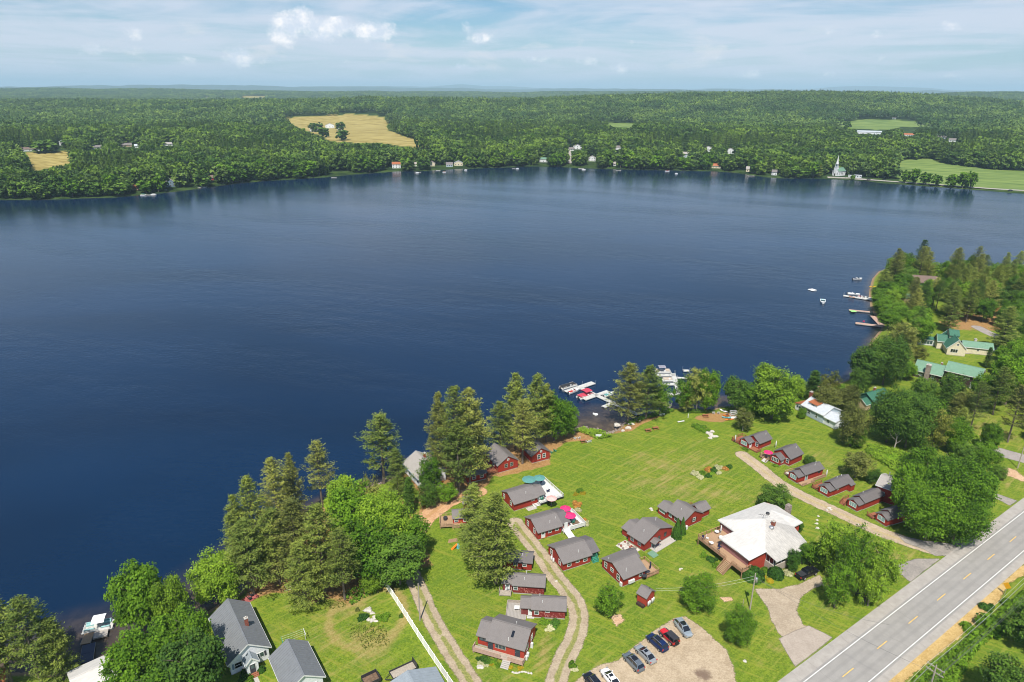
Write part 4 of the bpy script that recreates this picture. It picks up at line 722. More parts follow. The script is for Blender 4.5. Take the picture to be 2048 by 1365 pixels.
# around the lakeside cottages
for a in [('p', 882, 955, 788, 74, 'olive', 'leftmost pine behind the white-walled lake house'), ('p', 912, 975, 775, 90, 'pine', 'tall pine left of the red cottage by the shore'), ('p', 940, 972, 778, 90, 'olive', 'tallest pine left of the red cottage by the shore'),
          ('p', 918, 990, 850, 104, 'pine', 'wide pine over the orange lane'), ('p', 955, 948, 805, 48, 'pine', 'slim pine just left of the red cottage by the shore'),
          ('s', 860, 985, 910, 50, 'maple', 'thin tree in front of the white-walled lake house', None, None, None, 0), ('r', 856, 1014, 962, 46, 'dark', 'dark bush below the white-walled lake house'), ('s', 893, 1003, 965, 46, 'maple', 'small bush beside the stone wall of the lane'),
          ('p', 1000, 905, 803, 66, 'pine', 'pine behind the red cottage by the shore'), ('p', 1030, 898, 748, 78, 'pine', 'tall pine between the two shore cottages', ), ('p', 1072, 895, 750, 78, 'pine', 'tall pine behind the second shore cottage'),
          ('t', 1045, 928, 800, 80, 'olive', 'pine with a bare trunk between the two shore cottages'), ('p', 1092, 885, 770, 66, 'olive', 'yellowish pine right of the second shore cottage'),
          ('d', 1108, 882, 785, 74, 'maple', 'broadleaf tree on the shore left of the little bay'), ('d', 1132, 874, 802, 48, 'maple', 'small tree at the edge of the little bay'), ('s', 1130, 835, 790, 34, 'dark', 'dark shrub leaning over the end of the black-covered boat'),
          ('p', 1255, 845, 724, 84, 'olive', 'large pine at the foot of the left docks'), ('p', 1292, 838, 732, 76, 'pine', 'pine right of the large pine at the left docks'), ('s', 1318, 832, 760, 46, 'maple', 'thin tree beside the right docks'),
          ('s', 1368, 822, 750, 52, 'maple', 'open birch in front of the right docks', None, 'barkpale', None, 0), ('s', 1392, 822, 732, 60, 'olive', 'open birch behind the birch at the right docks', None, 'barkpale', None, 1), ('d', 1412, 825, 735, 50, 'maple', 'green tree at the right end of the right docks'),
          ('s', 1372, 824, 790, 34, 'olive', 'low birch clump at the shore of the right docks', None, 'barkpale', None, 1),
          ('d', 1470, 826, 752, 56, 'dark', 'dark tree left of the big bright lime tree'), ('d', 1495, 832, 765, 44, 'maple', 'smaller tree beside the big bright lime tree'), ('r', 1542, 838, 725, 104, 'lime', 'big bright lime tree on the shore', None, None, None, 1),
          ('s', 1485, 862, 815, 38, 'bronze', 'small brownish tree behind the first cabin of the row', None, 'barkpale'), ('n', 1622, 800, 742, 34, 'dark', 'dark conical spruce behind the white-roofed lake house'), ('d', 1590, 800, 752, 34, 'lime', 'bright tree right of the big lime tree'),
          ('s', 1655, 800, 741, 44, 'willow', 'pale dead-topped tree behind the white-roofed lake house'), ('d', 1650, 828, 772, 54, 'bronze', 'brown-green tree behind the white-roofed lake house'), ('d', 1690, 825, 770, 50, 'bronze', 'brown-green tree left of the dark green roof'),
          ('r', 1603, 838, 815, 18, 'maple', 'small bush against the white-roofed lake house'), ('r', 1700, 892, 805, 62, 'bronze', 'brown-green conical tree at the right end of the white-roofed lake house', None, None, None, 0), ('r', 1706, 893, 845, 46, 'maple', 'bright lower bush of the brown-green conical tree'),
          ('d', 1725, 775, 690, 66, 'dark', 'dark tree at the water right of the dark green roof'), ('d', 1765, 770, 668, 84, 'dark', 'big dark tree in front of the teal-roofed brown house'), ('d', 1712, 800, 735, 40, 'dark', 'low dark tree at the water edge'), ('s', 1795, 720, 640, 60, 'olive', 'silvery tree by the blue shed'),
          ('s', 1830, 725, 690, 40, 'willow', 'thin tree at the left end of the teal-roofed brown house'), 
          ('d', 1772, 885, 775, 84, 'dark', 'dark tree behind the dead grey tree'), ('d', 1810, 895, 778, 96, 'dark', 'large dark maple left of the weeping tree'), ('d', 1850, 870, 788, 60, 'maple', 'tree behind the weeping tree'), ('d', 1895, 815, 745, 54, 'dark', 'dark maple in front of the brown teal-roofed house'),
          ('s', 1862, 905, 812, 56, 'willow', 'drooping yellow weeping tree right of the dark maples', None, None, None, 1), ('d', 1905, 905, 835, 56, 'maple', 'tree between the weeping tree and the thin pine'), ('t', 1940, 860, 762, 50, 'pine', 'thin pine on the lawn right of the brown teal-roofed house'), ('t', 1915, 880, 815, 44, 'pine', 'small thin pine on the lawn'),
          ('t', 2015, 885, 770, 64, 'bronze', 'half-dead pine on the right lawn'), ('p', 1985, 830, 735, 66, 'pine', 'pine near the right edge behind the half-dead pine'), ('d', 2010, 810, 705, 74, 'maple', 'broadleaf tree near the right edge above the half-dead pine'), ('d', 2045, 800, 690, 70, 'maple', 'broadleaf tree cut by the right edge above the half-dead pine'),
          ('n', 1972, 735, 695, 16, 'dark', 'dark narrow spruce right of the cream gabled house'),
          ('r', 1960, 940, 885, 66, 'maple', 'round bright tree beside the parked dark car'), ('d', 1935, 935, 890, 60, 'dark', 'dark tree left of the round bright tree'), ('r', 1995, 960, 930, 30, 'dark', 'dark bush below the round bright tree'),
          ('d', 1835, 1010, 898, 104, 'maple', 'back crown of the huge maple clump over the red building'), ('d', 1890, 1055, 915, 130, 'maple', 'centre crown of the huge maple clump by the road'), ('d', 1925, 1030, 930, 96, 'maple', 'right crown of the huge maple clump by the road'), ('d', 1850, 1078, 965, 120, 'maple', 'front left crown of the huge maple clump by the road'), ('d', 1905, 1085, 985, 110, 'maple', 'front right crown of the huge maple clump by the road'),
          ('d', 1812, 1035, 930, 84, 'maple', 'left crown of the huge maple clump, beside the big red building'), ('d', 1958, 812, 748, 50, 'maple', 'tree right of the brown teal-roofed house'), ('d', 2030, 752, 680, 64, 'maple', 'broad tree at the right edge level with the cream house'), ('p', 2000, 705, 612, 60, 'pine', 'pine on the far side of the cream house wing'), ('d', 2040, 690, 622, 74, 'dark', 'dark broad tree at the right edge above the cream house'), ('s', 1925, 845, 775, 44, 'olive', 'thin yellowish tree on the lawn below the brown teal-roofed house'), ('d', 1975, 905, 845, 40, 'maple', 'small green tree beside the dark car on the side road'), ('d', 1842, 812, 755, 50, 'dark', 'dark tree at the lawn left of the brown teal-roofed house'), ('d', 1835, 690, 632, 50, 'maple', 'leafy tree left of the pale blue shed'),
          ('s', 1710, 955, 902, 58, 'bronze', 'small brownish tree behind the fourth cabin of the row', None, None, None, 0), ('r', 1745, 965, 938, 34, 'dark', 'dark bush left of the big red building'), ('r', 1618, 929, 912, 24, 'dark', 'dark bush between the second and third cabins of the row'),
          ('r', 1547, 1022, 970, 66, 'dark', 'dark round tree behind the white lodge roof'), ('r', 1592, 1062, 1040, 26, 'shrub', 'dark shrub at the right side of the white lodge roof'),
          ('s', 1662, 1150, 1040, 76, 'lime', 'open bright tree right of the lodge'), ('s', 1695, 1188, 1050, 66, 'maple', 'open tree with a leaning trunk between the lodge and the road'), ('s', 1748, 1185, 1078, 80, 'lime', 'open bright tree beside the road'), ('s', 1668, 1215, 1125, 60, 'maple', 'open tree in front of the black pickup'), ('s', 1735, 1212, 1125, 58, 'lime', 'open tree over the roadside sign'),
          ('r', 1395, 1218, 1150, 76, 'maple', 'round dark maple in the middle of the lawn', None, None, None, 1), ('r', 1475, 1286, 1212, 64, 'maple', 'round maple beside the utility pole', None, None, None, 0), ('s', 1216, 1230, 1172, 56, 'maple', 'small spreading tree left of the little shed', None, None, None, 0),
          ('p', 948, 1080, 968, 80, 'pine', 'upper pine of the pair beside the wooden deck'), ('p', 992, 1168, 988, 122, 'pine', 'large pine of the pair in the middle of the red cabins', None, None, None, 2), ('p', 960, 1140, 1035, 100, 'pine', 'lower pine under the large pine among the red cabins'),
          ('a', 1353, 1076, 1036, 19, 'arbor', 'left arborvitae at the corner of the red cabin'), ('a', 1364, 1068, 1034, 14, 'arbor', 'right arborvitae at the corner of the red cabin'),
          ('r', 1583, 1144, 1096, 27, 'shrub', 'clipped column shrub at the front right of the lodge'), ('r', 1602, 1128, 1088, 20, 'shrub', 'second column shrub at the front right of the lodge'), ('d', 1620, 1130, 1085, 44, 'maple', 'bright shrub right of the column shrubs at the lodge'), ('d', 1655, 1110, 1075, 40, 'dark', 'dark low tree behind the open bright tree right of the lodge'),
          ('d', 2052, 1300, 1215, 90, 'dark', 'dark tree cut by the right edge below the road'), ('d', 2005, 1420, 1325, 110, 'dark', 'dark tree at the bottom right corner')]:
    T_(*a)
def bush(px, py, wpx, hpx, leaf, label, name='shrub', group=None, cat='shrub', k=None):
    x, y = G(px, py); zc = x*_f[0]+y*_f[1]+(1-CAM_H)*_f[2]; w = wpx*zc/FPX; me = SHM[3 if 'dome' in label or 'clipped' in label else random.randrange(3)]
    o = link(name, me, [], None, (x, y, 0.95)); h = hpx*zc/FPX
    if not me.materials: me.materials.append(LEAF[leaf])
    o.material_slots[0].link = 'OBJECT'; o.material_slots[0].material = LEAF[leaf]; o.rotation_euler.z = random.uniform(0, 6.28); o.scale = (w/2, w/2, h/0.8)
    return tagp(o, label, cat, group)
bush(1506, 1155, 44, 20, 'shrub', 'large clipped dark dome shrub under the lodge corner'); bush(1551, 1152, 31, 18, 'shrub', 'smaller clipped dark dome shrub at the lodge entrance')
bush(1540, 1163, 14, 6, 'yellow', 'golden flowers between the two dome shrubs', 'flower_clump', cat='flowers'); bush(1530, 1142, 14, 8, 'weed', 'bright green shrub between the two dome shrubs'); bush(1572, 1146, 22, 8, 'cream', 'pale flowering shrub at the lodge entrance', 'flower_clump', cat='flowers')
bush(1528, 1155, 10, 5, 'yellow', 'small golden clump beside the large dome shrub', 'flower_clump', cat='flowers')
bush(523, 1342, 17, 10, 'arbor', 'clipped round bush beside the white porch'); bush(487, 1355, 24, 12, 'arbor', 'leafy bush at the foot of the white porch steps'); bush(502, 1362, 20, 10, 'weed', 'bright bush at the bottom edge by the white porch')
bush(728, 1236, 22, 10, 'shrub', 'dark plant left of the stones in the garden ring'); bush(764, 1236, 24, 13, 'weed', 'bright plant right of the stones in the garden ring'); bush(716, 1220, 10, 6, 'bronze', 'brownish plant in the garden ring')
bush(1450, 865, 30, 5, 'weed', 'low weeds along the lawn edge by the stone heap') if False else None
bush(1398, 856, 24, 7, 'weed', 'low weeds left of the stone heap'); bush(1410, 863, 20, 6, 'weed', 'low weeds touching the stone heap')
for i, (px_, py_, w, h, lf, lb) in enumerate([(1150, 990, 11, 5, 'yellow', 'yellow flowers left in the small lawn bed'), (1165, 988, 12, 5, 'yellow', 'yellow flowers right in the small lawn bed'), (1158, 983, 14, 6, 'weed', 'green plant in the small lawn bed'),
        (1392, 950, 16, 9, 'cream', 'large cream shrub at the left of the long flower bed'), (1404, 948, 16, 8, 'weed', 'green plant in the left of the long flower bed'), (1401, 955, 16, 5, 'cream', 'low cream flowers at the near edge of the long flower bed'), (1414, 953, 14, 6, 'shrub', 'dark shrub at the near edge of the long flower bed'), (1416, 942, 16, 8, 'orangef', 'orange flowers in the middle of the long flower bed'), (1428, 943, 18, 8, 'shrub', 'dark shrub in the middle of the long flower bed'), (1438, 947, 12, 6, 'cream', 'cream flowers right in the long flower bed'), (1440, 938, 18, 7, 'cream', 'cream flowers at the far edge of the long flower bed'), (1451, 939, 14, 6, 'orangef', 'orange flowers at the right of the long flower bed'), (1459, 935, 14, 7, 'shrub', 'dark shrub at the right end of the long flower bed'), (1422, 948, 12, 5, 'weed', 'low green plant in the long flower bed'),
        (1152, 1012, 20, 8, 'orangef', 'orange shrub behind the pink parasols'), (1157, 1022, 14, 7, 'cream', 'white flowers beside the pink parasols'), (1163, 1043, 18, 8, 'orangef', 'orange shrub at the end of the white deck'), (1174, 1048, 14, 7, 'cream', 'white flowers at the end of the white deck'), (1160, 1050, 12, 5, 'weed', 'green plant at the end of the white deck'),
        (1091, 1247, 20, 9, 'weed', 'green plant left of the bed under the shingled cabin'), (1108, 1250, 22, 9, 'shrub', 'dark plant right of the bed under the shingled cabin'), (1098, 1257, 20, 5, 'cream', 'pale flowers under the shingled cabin'),
        (960, 1318, 16, 8, 'shrub', 'dark plant left under the front cabin deck'), (975, 1322, 18, 8, 'shrub', 'dark plant middle under the front cabin deck'), (988, 1325, 16, 8, 'maple', 'green plant right under the front cabin deck'), (965, 1326, 22, 4, 'cream', 'pale ground flowers under the front cabin deck'), (982, 1329, 10, 5, 'yellow', 'yellow flowers left of the front cabin steps'), (1020, 1336, 10, 6, 'yellow', 'yellow flowers right of the front cabin steps'), (1042, 1338, 11, 6, 'yellow', 'yellow flowers at the right corner of the front cabin'), (995, 1332, 12, 6, 'weed', 'green plant by the front cabin steps'),
        (1146, 1330, 18, 9, 'weed', 'green plant on the lawn left of the white car'), (1148, 1339, 14, 5, 'cream', 'pale flowers on the lawn left of the white car'),
        (1490, 900, 14, 5, 'weed', 'flower bed plants under the big window of the first cabin'), (1484, 897, 8, 4, 'yellow', 'yellow flowers under the big window of the first cabin'), (1553, 932, 12, 5, 'weed', 'plants in front of the second cabin of the row'),
        (1405, 1112, 16, 8, 'weed', 'weeds under the left corner of the lodge deck'), (1425, 1122, 20, 8, 'shrub', 'dark weeds under the lodge deck'), (1432, 1132, 16, 7, 'weed', 'weeds left of the lodge stairs')]):
    bush(px_, py_, w, h, lf, lb, 'flower_clump' if lf in ('yellow', 'cream', 'orangef') else 'garden_plant', cat='flowers' if lf in ('yellow', 'cream', 'orangef') else 'plant')

# ---------------------------------------------------------------- houses
PANE_MUL = 1
class House:
    """P0 near corner, P1 end of wall a, P2 end of wall b (photo pixels of the ground corners); everything is built in metres from P0."""
    def __init__(s, name, label, cat, P0, P1, P2, L=None, Wd=None, group=None, world=False, z=1.0, square=True):
        p0, p1, p2 = [np.array(q, float) if world else G(*q) for q in (P0, P1, P2)]
        e = p1-p0; s.L = L or float(np.linalg.norm(e)); e = e/np.linalg.norm(e); q = p2-p0; nn = np.array([-e[1], e[0]]); s.s = 1.0 if q@nn > 0 else -1.0
        # share the squaring error between both walls
        f = q/np.linalg.norm(q); f2 = np.array([f[1], -f[0]])*s.s; e = e+f2; e /= np.linalg.norm(e)
        s.W = Wd or float(np.linalg.norm(q)); s.o = thing(name, label, cat, p0[0], p0[1], z, math.atan2(e[1], e[0]), group); s.dir = e
    def P(s, x, y, z): return (x, y*s.s, z)
    def box(s, mb, x0, x1, y0, y1, z0, z1, mi=0): return mb.box(x0, x1, y0*s.s, y1*s.s, z0, z1, mi)
    def block(s, x0, x1, y0, y1, E, R, ridge='x', z0=0.0, wall='red', roof='roof', ov=0.35, ovg=0.25, found=True, wname='wall', shed=None, gcol=None, trim=None, ridgepos=0.5, th=0.14):
        mb = MB(); P = s.P; g = z0
        if ridge == 'x':
            ym = y0+(y1-y0)*ridgepos
            V = [P(x0, y0, g), P(x1, y0, g), P(x1, y1, g), P(x0, y1, g), P(x0, y0, E), P(x1, y0, E), P(x1, y1, E), P(x0, y1, E), P(x0, ym, E+R), P(x1, ym, E+R)]
            mb.add(V, [(0, 1, 5, 4), (2, 3, 7, 6), (0, 4, 8, 7, 3), (1, 2, 6, 9, 5), (4, 5, 9, 8), (8, 9, 6, 7), (0, 3, 2, 1)])
            slabs = []
            for ya, sg in ((y0, -1), (y1, 1)):
                slope = R/abs(ym-ya); yo = ya+sg*ov; zo = E-ov*slope
                slabs.append([(x0-ovg, ym, E+R), (x1+ovg, ym, E+R), (x1+ovg, yo, zo), (x0-ovg, yo, zo)])
            rl = [(x0-ovg, ym), (x1+ovg, ym)]
        elif ridge == 'y':
            xm = x0+(x1-x0)*ridgepos
            V = [P(x0, y0, g), P(x1, y0, g), P(x1, y1, g), P(x0, y1, g), P(x0, y0, E), P(x1, y0, E), P(x1, y1, E), P(x0, y1, E), P(xm, y0, E+R), P(xm, y1, E+R)]
            mb.add(V, [(0, 1, 5, 8, 4), (2, 3, 7, 9, 6), (0, 4, 7, 3), (1, 2, 6, 5), (4, 8, 9, 7), (8, 5, 6, 9), (0, 3, 2, 1)])
            slabs = []
            for xa, sg in ((x0, -1), (x1, 1)):
                slope = R/abs(xm-xa); xo = xa+sg*ov; zo = E-ov*slope
                slabs.append([(xm, y0-ovg, E+R), (xm, y1+ovg, E+R), (xo, y1+ovg, zo), (xo, y0-ovg, zo)])
            rl = [(xm, y0-ovg), (xm, y1+ovg)]
        else:                                                  # single slope: high edge named by shed
            hi = {'x0': (R, 0, 0, R), 'x1': (0, R, R, 0), 'y0': (R, R, 0, 0), 'y1': (0, 0, R, R)}[shed]
            V = [P(x0, y0, g), P(x1, y0, g), P(x1, y1, g), P(x0, y1, g), P(x0, y0, E+hi[0]), P(x1, y0, E+hi[1]), P(x1, y1, E+hi[2]), P(x0, y1, E+hi[3])]
            mb.add(V, [(0, 3, 2, 1), (4, 5, 6, 7), (0, 1, 5, 4), (1, 2, 6, 5), (2, 3, 7, 6), (3, 0, 4, 7)])
            def zz(x, y): return E+R*({'x0': (x1-x)/(x1-x0), 'x1': (x-x0)/(x1-x0), 'y0': (y1-y)/(y1-y0), 'y1': (y-y0)/(y1-y0)}[shed])
            a, b, c, d = x0-ov, x1+ov, y0-ov, y1+ov; slabs = [[(a, c, zz(a, c)), (b, c, zz(b, c)), (b, d, zz(b, d)), (a, d, zz(a, d))]]; rl = None
        w = mb.build(wname, M[wall], s.o)
        rb = MB()
        for q in slabs:
            lo = [P(x, y, z+0.02) for x, y, z in q]; up = [P(x, y, z+0.02+th) for x, y, z in q]; rb.hexa(lo+up)
        rf = rb.build('roof', M[roof], s.o)
        if rl is not None and roof.startswith('metal'):        # standing seams: real ribs running down both slopes
            sb = MB(); 
            for q in slabs:
                a, b, c, d = [Vector(P(*p))+Vector((0, 0, th+0.03)) for p in q]; n = max(2, int((b-a).length/0.55))
                for i in range(n+1):
                    t = i/n; sb.bar(a.lerp(b, t), d.lerp(c, t), 0.07, 0.10)
            tagp(sb.build('roof_seam', M[roof], rf), kind='stuff')
        if rl is not None:
            rc = MB(); rc.bar(P(rl[0][0], rl[0][1], E+R+th+0.0), P(rl[1][0], rl[1][1], E+R+th+0.0), 0.28, 0.07); rc.build('ridge_cap', M[gcol or roof], rf)
        if trim:
            tb = MB()
            for q in slabs:
                a, b, c, d = [Vector(P(*p)) for p in q]; dz = Vector((0, 0, 0.06))
                for u, v in ((b, c), (d, a), (c, d)):
                    ctr = (Vector(P((x0+x1)/2, (y0+y1)/2, 0))); off = ((u+v)/2-ctr); off.z = 0; off = off.normalized()*0.03
                    tb.bar(u+dz+off, v+dz+off, 0.05, 0.24)
            tb.build('fascia', M[trim], rf)
        if found:
            fb = MB(); s.box(fb, x0+0.08, x1-0.08, y0+0.08, y1-0.08, -0.5, z0+0.02); fb.build('foundation', M['concrete'], s.o)
        return w, rf
    def win(s, wall, u, w=0.9, h=1.1, sill=1.0, at=0.0, glass='glass', frame='trim', shutter=None, n=1, name='window', mull=True):
        """wall a: y=at facing -y; b: x=at facing -x; c: y=at facing +y; d: x=at facing +x; u = centre position along the wall."""
        def pt(along, out, z): 
            return {'a': (along, at-out), 'c': (along, at+out), 'b': (at-out, along), 'd': (at+out, along)}[wall]+(z,)
        def bx(mb, a0, a1, o0, o1, z0, z1):
            p = pt(a0, o0, z0); q = pt(a1, o1, z1); s.box(mb, p[0], q[0], p[1], q[1], z0, z1)
        f = MB(); t = 0.10
        bx(f, u-w/2-t, u+w/2+t, 0.003, 0.06, sill-t, sill); bx(f, u-w/2-t, u+w/2+t, 0.003, 0.06, sill+h, sill+h+t)
        bx(f, u-w/2-t, u-w/2, 0.003, 0.06, sill, sill+h); bx(f, u+w/2, u+w/2+t, 0.003, 0.06, sill, sill+h)
        if n == 1 and mull and name == 'window': bx(f, u-w/2, u+w/2, 0.003, 0.055, sill+h/2-0.035, sill+h/2+0.035)
        for k in range(1, n): c = u-w/2+w*k/n; bx(f, c-0.05, c+0.05, 0.003, 0.058, sill, sill+h)
        fo = f.build(name, M[frame], s.o); 
        for k in range(n):
            g = MB(); c0 = u-w/2+w*k/n+(0.05 if k else 0); c1 = u-w/2+w*(k+1)/n-(0.05 if k < n-1 else 0); bx(g, c0, c1, 0.004, 0.03, sill, sill+h); g.build('pane', M[glass], fo)
        if shutter:
            for sg in (-1, 1):
                sb = MB(); c = u+sg*(w/2+t+0.2); bx(sb, c-0.18, c+0.18, 0.003, 0.05, sill-0.05, sill+h+0.05); sb.build('shutter', M[shutter], fo)
        return fo
    def door(s, wall, u, at=0.0, w=0.9, h=2.0, z=0.15, col='door', frame='trim'):
        def pt(along, out): return {'a': (along, at-out), 'c': (along, at+out), 'b': (at-out, along), 'd': (at+out, along)}[wall]
        def bx(mb, a0, a1, o0, o1, z0, z1):
            p = pt(a0, o0); q = pt(a1, o1); s.box(mb, p[0], q[0], p[1], q[1], z0, z1)
        d = MB(); bx(d, u-w/2, u+w/2, 0.003, 0.05, z, z+h); do = d.build('door', M[col], s.o)
        f = MB(); bx(f, u-w/2-.09, u-w/2, 0.003, 0.07, z, z+h); bx(f, u+w/2, u+w/2+.09, 0.003, 0.07, z, z+h); bx(f, u-w/2-.09, u+w/2+.09, 0.003, 0.07, z+h, z+h+.09); f.build('door_frame', M[frame], do)
        g = MB(); bx(g, u-w*.32, u+w*.32, 0.052, 0.06, z+h*.52, z+h*.9); g.build('door_pane', M['glass'], do)
        k = MB(); bx(k, u+w*.36, u+w*.43, 0.052, 0.11, z+h*.46, z+h*.5); k.build('handle', M['steel'], do); return do
    def vent(s, x, y, z, h=0.6, mt='trim', r=0.07):
        MB().tube([s.P(x, y, z-0.4), s.P(x, y, z+h)], r, 8).build('vent_pipe', M[mt], s.o)
    def chimney(s, x, y, z0, z1, w=0.6, mt='brick'):
        m_ = MB(); s.box(m_, x-w/2, x+w/2, y-w/2, y+w/2, z0, z1); c = m_.build('chimney', M[mt], s.o); k = MB(); s.box(k, x-w/2-.06, x+w/2+.06, y-w/2-.06, y+w/2+.06, z1, z1+.12); k.build('chimney_cap', M['concrete'], c)
        l = MB(); l.tube([s.P(x, y, z1+.1), s.P(x, y, z1+.4)], w*.22, 10); l.build('flue', M['stonepale'], c)
    def deck(s, x0, x1, y0, y1, z, mt='deck', rail='rail', sides='abcd', rh=0.95, solid=False, skirt=None, posts=True, gaps=(), name='deck'):
        m_ = MB(); along_x = abs(x1-x0) > abs(y1-y0); n = max(3, int(min(abs(x1-x0), abs(y1-y0))/0.28)); 
        for i in range(n):                                      # boards
            if along_x: a = y0+(y1-y0)*i/n; b = y0+(y1-y0)*(i+1)/n; s.box(m_, x0, x1, a, b-(b-a)*.07, z-.05, z)
            else: a = x0+(x1-x0)*i/n; b = x0+(x1-x0)*(i+1)/n; s.box(m_, a, b-(b-a)*.07, y0, y1, z-.05, z)
        d = m_.build(name, M[mt], s.o)
        f = MB(); s.box(f, x0, x1, y0-.04, y0, z-.25, z+.003); s.box(f, x0, x1, y1, y1+.04, z-.25, z+.003); s.box(f, x0-.04, x0, y0, y1, z-.25, z+.003); s.box(f, x1, x1+.04, y0, y1, z-.25, z+.003)
        for xx in np.linspace(x0+.1, x1-.1, max(2, int((x1-x0)/2.2)+1)):
            for yy in (y0+.1, y1-.1): s.box(f, xx-.07, xx+.07, yy-.07, yy+.07, -.5, z-.06)
        f.build('deck_frame', M[skirt or rail], d)
        r = MB(); seg = {'a': ((x0, y0), (x1, y0)), 'c': ((x0, y1), (x1, y1)), 'b': ((x0, y0), (x0, y1)), 'd': ((x1, y0), (x1, y1))}
        for k in sides:
            (ax, ay), (bx_, by_) = seg[k]; ln = math.hypot(bx_-ax, by_-ay); ps = max(1, round(ln/1.6))
            def lerp(t): return ax+(bx_-ax)*t, ay+(by_-ay)*t
            g0, g1 = next(((q[1], q[2]) for q in gaps if q[0] == k), (2, 2))
            for i in range(ps+1):
                t = i/ps
                if g0 < t < g1: continue
                cx, cy = lerp(t); s.box(r, cx-.05, cx+.05, cy-.05, cy+.05, z, z+rh+.05)
            for (ta, tb) in ((0, min(g0, 1)), (g1, 1)) if g0 <= 1 else ((0, 1),):
                if tb-ta < 0.02: continue
                p, q = lerp(ta), lerp(tb)
                r.bar(s.P(p[0], p[1], z+rh), s.P(q[0], q[1], z+rh), .13, .045); r.bar(s.P(p[0], p[1], z+.12), s.P(q[0], q[1], z+.12), .06, .06)
                if solid: r.bar(s.P(p[0], p[1], z+rh*.5), s.P(q[0], q[1], z+rh*.5), .04, rh*.8)
                else:
                    nb = max(2, int(ln*(tb-ta)/.30))
                    for i in range(nb): t = ta+(tb-ta)*(i+.5)/nb; cx, cy = lerp(t); s.box(r, cx-.022, cx+.022, cy-.022, cy+.022, z+.12, z+rh)
        if sides: r.build('railing', M[rail], d)
        return d
    def steps(s, wall, u, at, w, n, z, mt='deck', rail=None, run=0.3):
        m_ = MB()
        def put(mb, a0, a1, o0, o1, z0, z1):
            f = lambda al, ou: {'a': (al, at-ou), 'c': (al, at+ou), 'b': (at-ou, al), 'd': (at+ou, al)}[wall]
            p = f(a0, o0); q = f(a1, o1); s.box(mb, p[0], q[0], p[1], q[1], z0, z1)
        for i in range(n): zz = z*(n-i)/(n+1); put(m_, u-w/2, u+w/2, i*run, (i+1)*run+.02, zz-.06, zz)
        for sg in (-1, 1):
            f = lambda al, ou: {'a': (al, at-ou), 'c': (al, at+ou), 'b': (at-ou, al), 'd': (at+ou, al)}[wall]
            p = f(u+sg*(w/2+.03), 0); q = f(u+sg*(w/2+.03), n*run); m_.bar(s.P(*p, z-.1), s.P(*q, -.02), .06, .26)
        st = m_.build('steps', M[mt], s.o)
        if rail:
            r = MB()
            for sg in (-1, 1):
                p = f(u+sg*w/2, 0); q = f(u+sg*w/2, n*run); r.bar(s.P(*p, z+.9), s.P(*q, .85), .1, .06); r.bar(s.P(*p, z-.1), s.P(*p, z+.95), .08); r.bar(s.P(*q, -.1), s.P(*q, .9), .08)
                for i in range(1, n*2): t = i/(n*2); c = f(u+sg*w/2, n*run*t); r.bar(s.P(*c, (z)*(1-t)), s.P(*c, (z+.88)*(1-t)+.83*t), .04)
            r.build('stair_rail', M[rail], st)
        return st

def cluster(h, x0, y0, items):                                  # placeholder-free: small yard furniture is made elsewhere as separate things
    pass
# --- front cabin near the bottom edge: P0 = near right corner, a = right gable wall, b = long front wall
h = House('red_cottage', 'large red cottage nearest the camera with a front porch, skylight and pale steps', 'cottage', (1048, 1324), (1070, 1273), (953, 1296), group='red lakeside cottages')
L, Wd = h.L, h.W; print('C8', L, Wd)
xr = Wd*0.20
h.block(0, L, 0, Wd-2.3, 2.9, 1.75, 'y', 0.5, 'redbright', 'roof')
h.block(0.7, L-1.2, Wd-2.27, Wd, 2.7, 1.25, 'y', 0.5, 'redbright', 'roof')
h.deck(-1.35, -0.05, -0.2, Wd+0.2, 0.75, 'woodgrey', 'deckpink', 'bac', 0.75, solid=True, gaps=[('b', 0.30, 0.44)])
h.steps('b', 2.9, -1.4, 1.4, 5, 0.75, 'concrete')
h.door('b', 1.3, 0, 0.85, 1.9, 0.78, 'curtain', 'curtain'); h.door('b', Wd-2.9, 0, 0.85, 1.9, 0.78, 'curtain', 'curtain')
h.win('b', 4.7, 2.0, 0.8, 1.55, 0, n=3, frame='woodgrey'); h.win('b', Wd-1.2, 1.5, 0.8, 1.6, 0.7, frame='curtain', n=2)
for u in (1.8, 4.4): h.win('a', u, 0.8, 1.0, 1.4, 0)
sk = MB(); x = 1.7; zz = 2.9+1.75*(x/(L/2)); sl_ = 1.75/(L/2); 
sk.hexa([h.P(1.25, 2.6, 2.9+sl_*1.25+.17), h.P(1.25, 3.1, 2.9+sl_*1.25+.17), h.P(2.3, 3.1, 2.9+sl_*2.3+.17), h.P(2.3, 2.6, 2.9+sl_*2.3+.17), h.P(1.25, 2.6, 2.9+sl_*1.25+.26), h.P(1.25, 3.1, 2.9+sl_*1.25+.26), h.P(2.3, 3.1, 2.9+sl_*2.3+.26), h.P(2.3, 2.6, 2.9+sl_*2.3+.26)]); sk.build('skylight', M['glassdark'], h.o)
h.vent(0.6, 3.3, 3.3, 0.75); h.vent(4.3, 3.0, 4.2, 0.6)
for i, u in enumerate((0.35, 1.2, 3.6)):
    p = MB(); h.box(p, u, u+0.45, -0.5, -0.05, 0.1 if i < 2 else 0.0, 0.95 if i < 2 else 1.1); p.build('gas_tank' if i < 2 else 'meter_box', M['trim'], h.o)

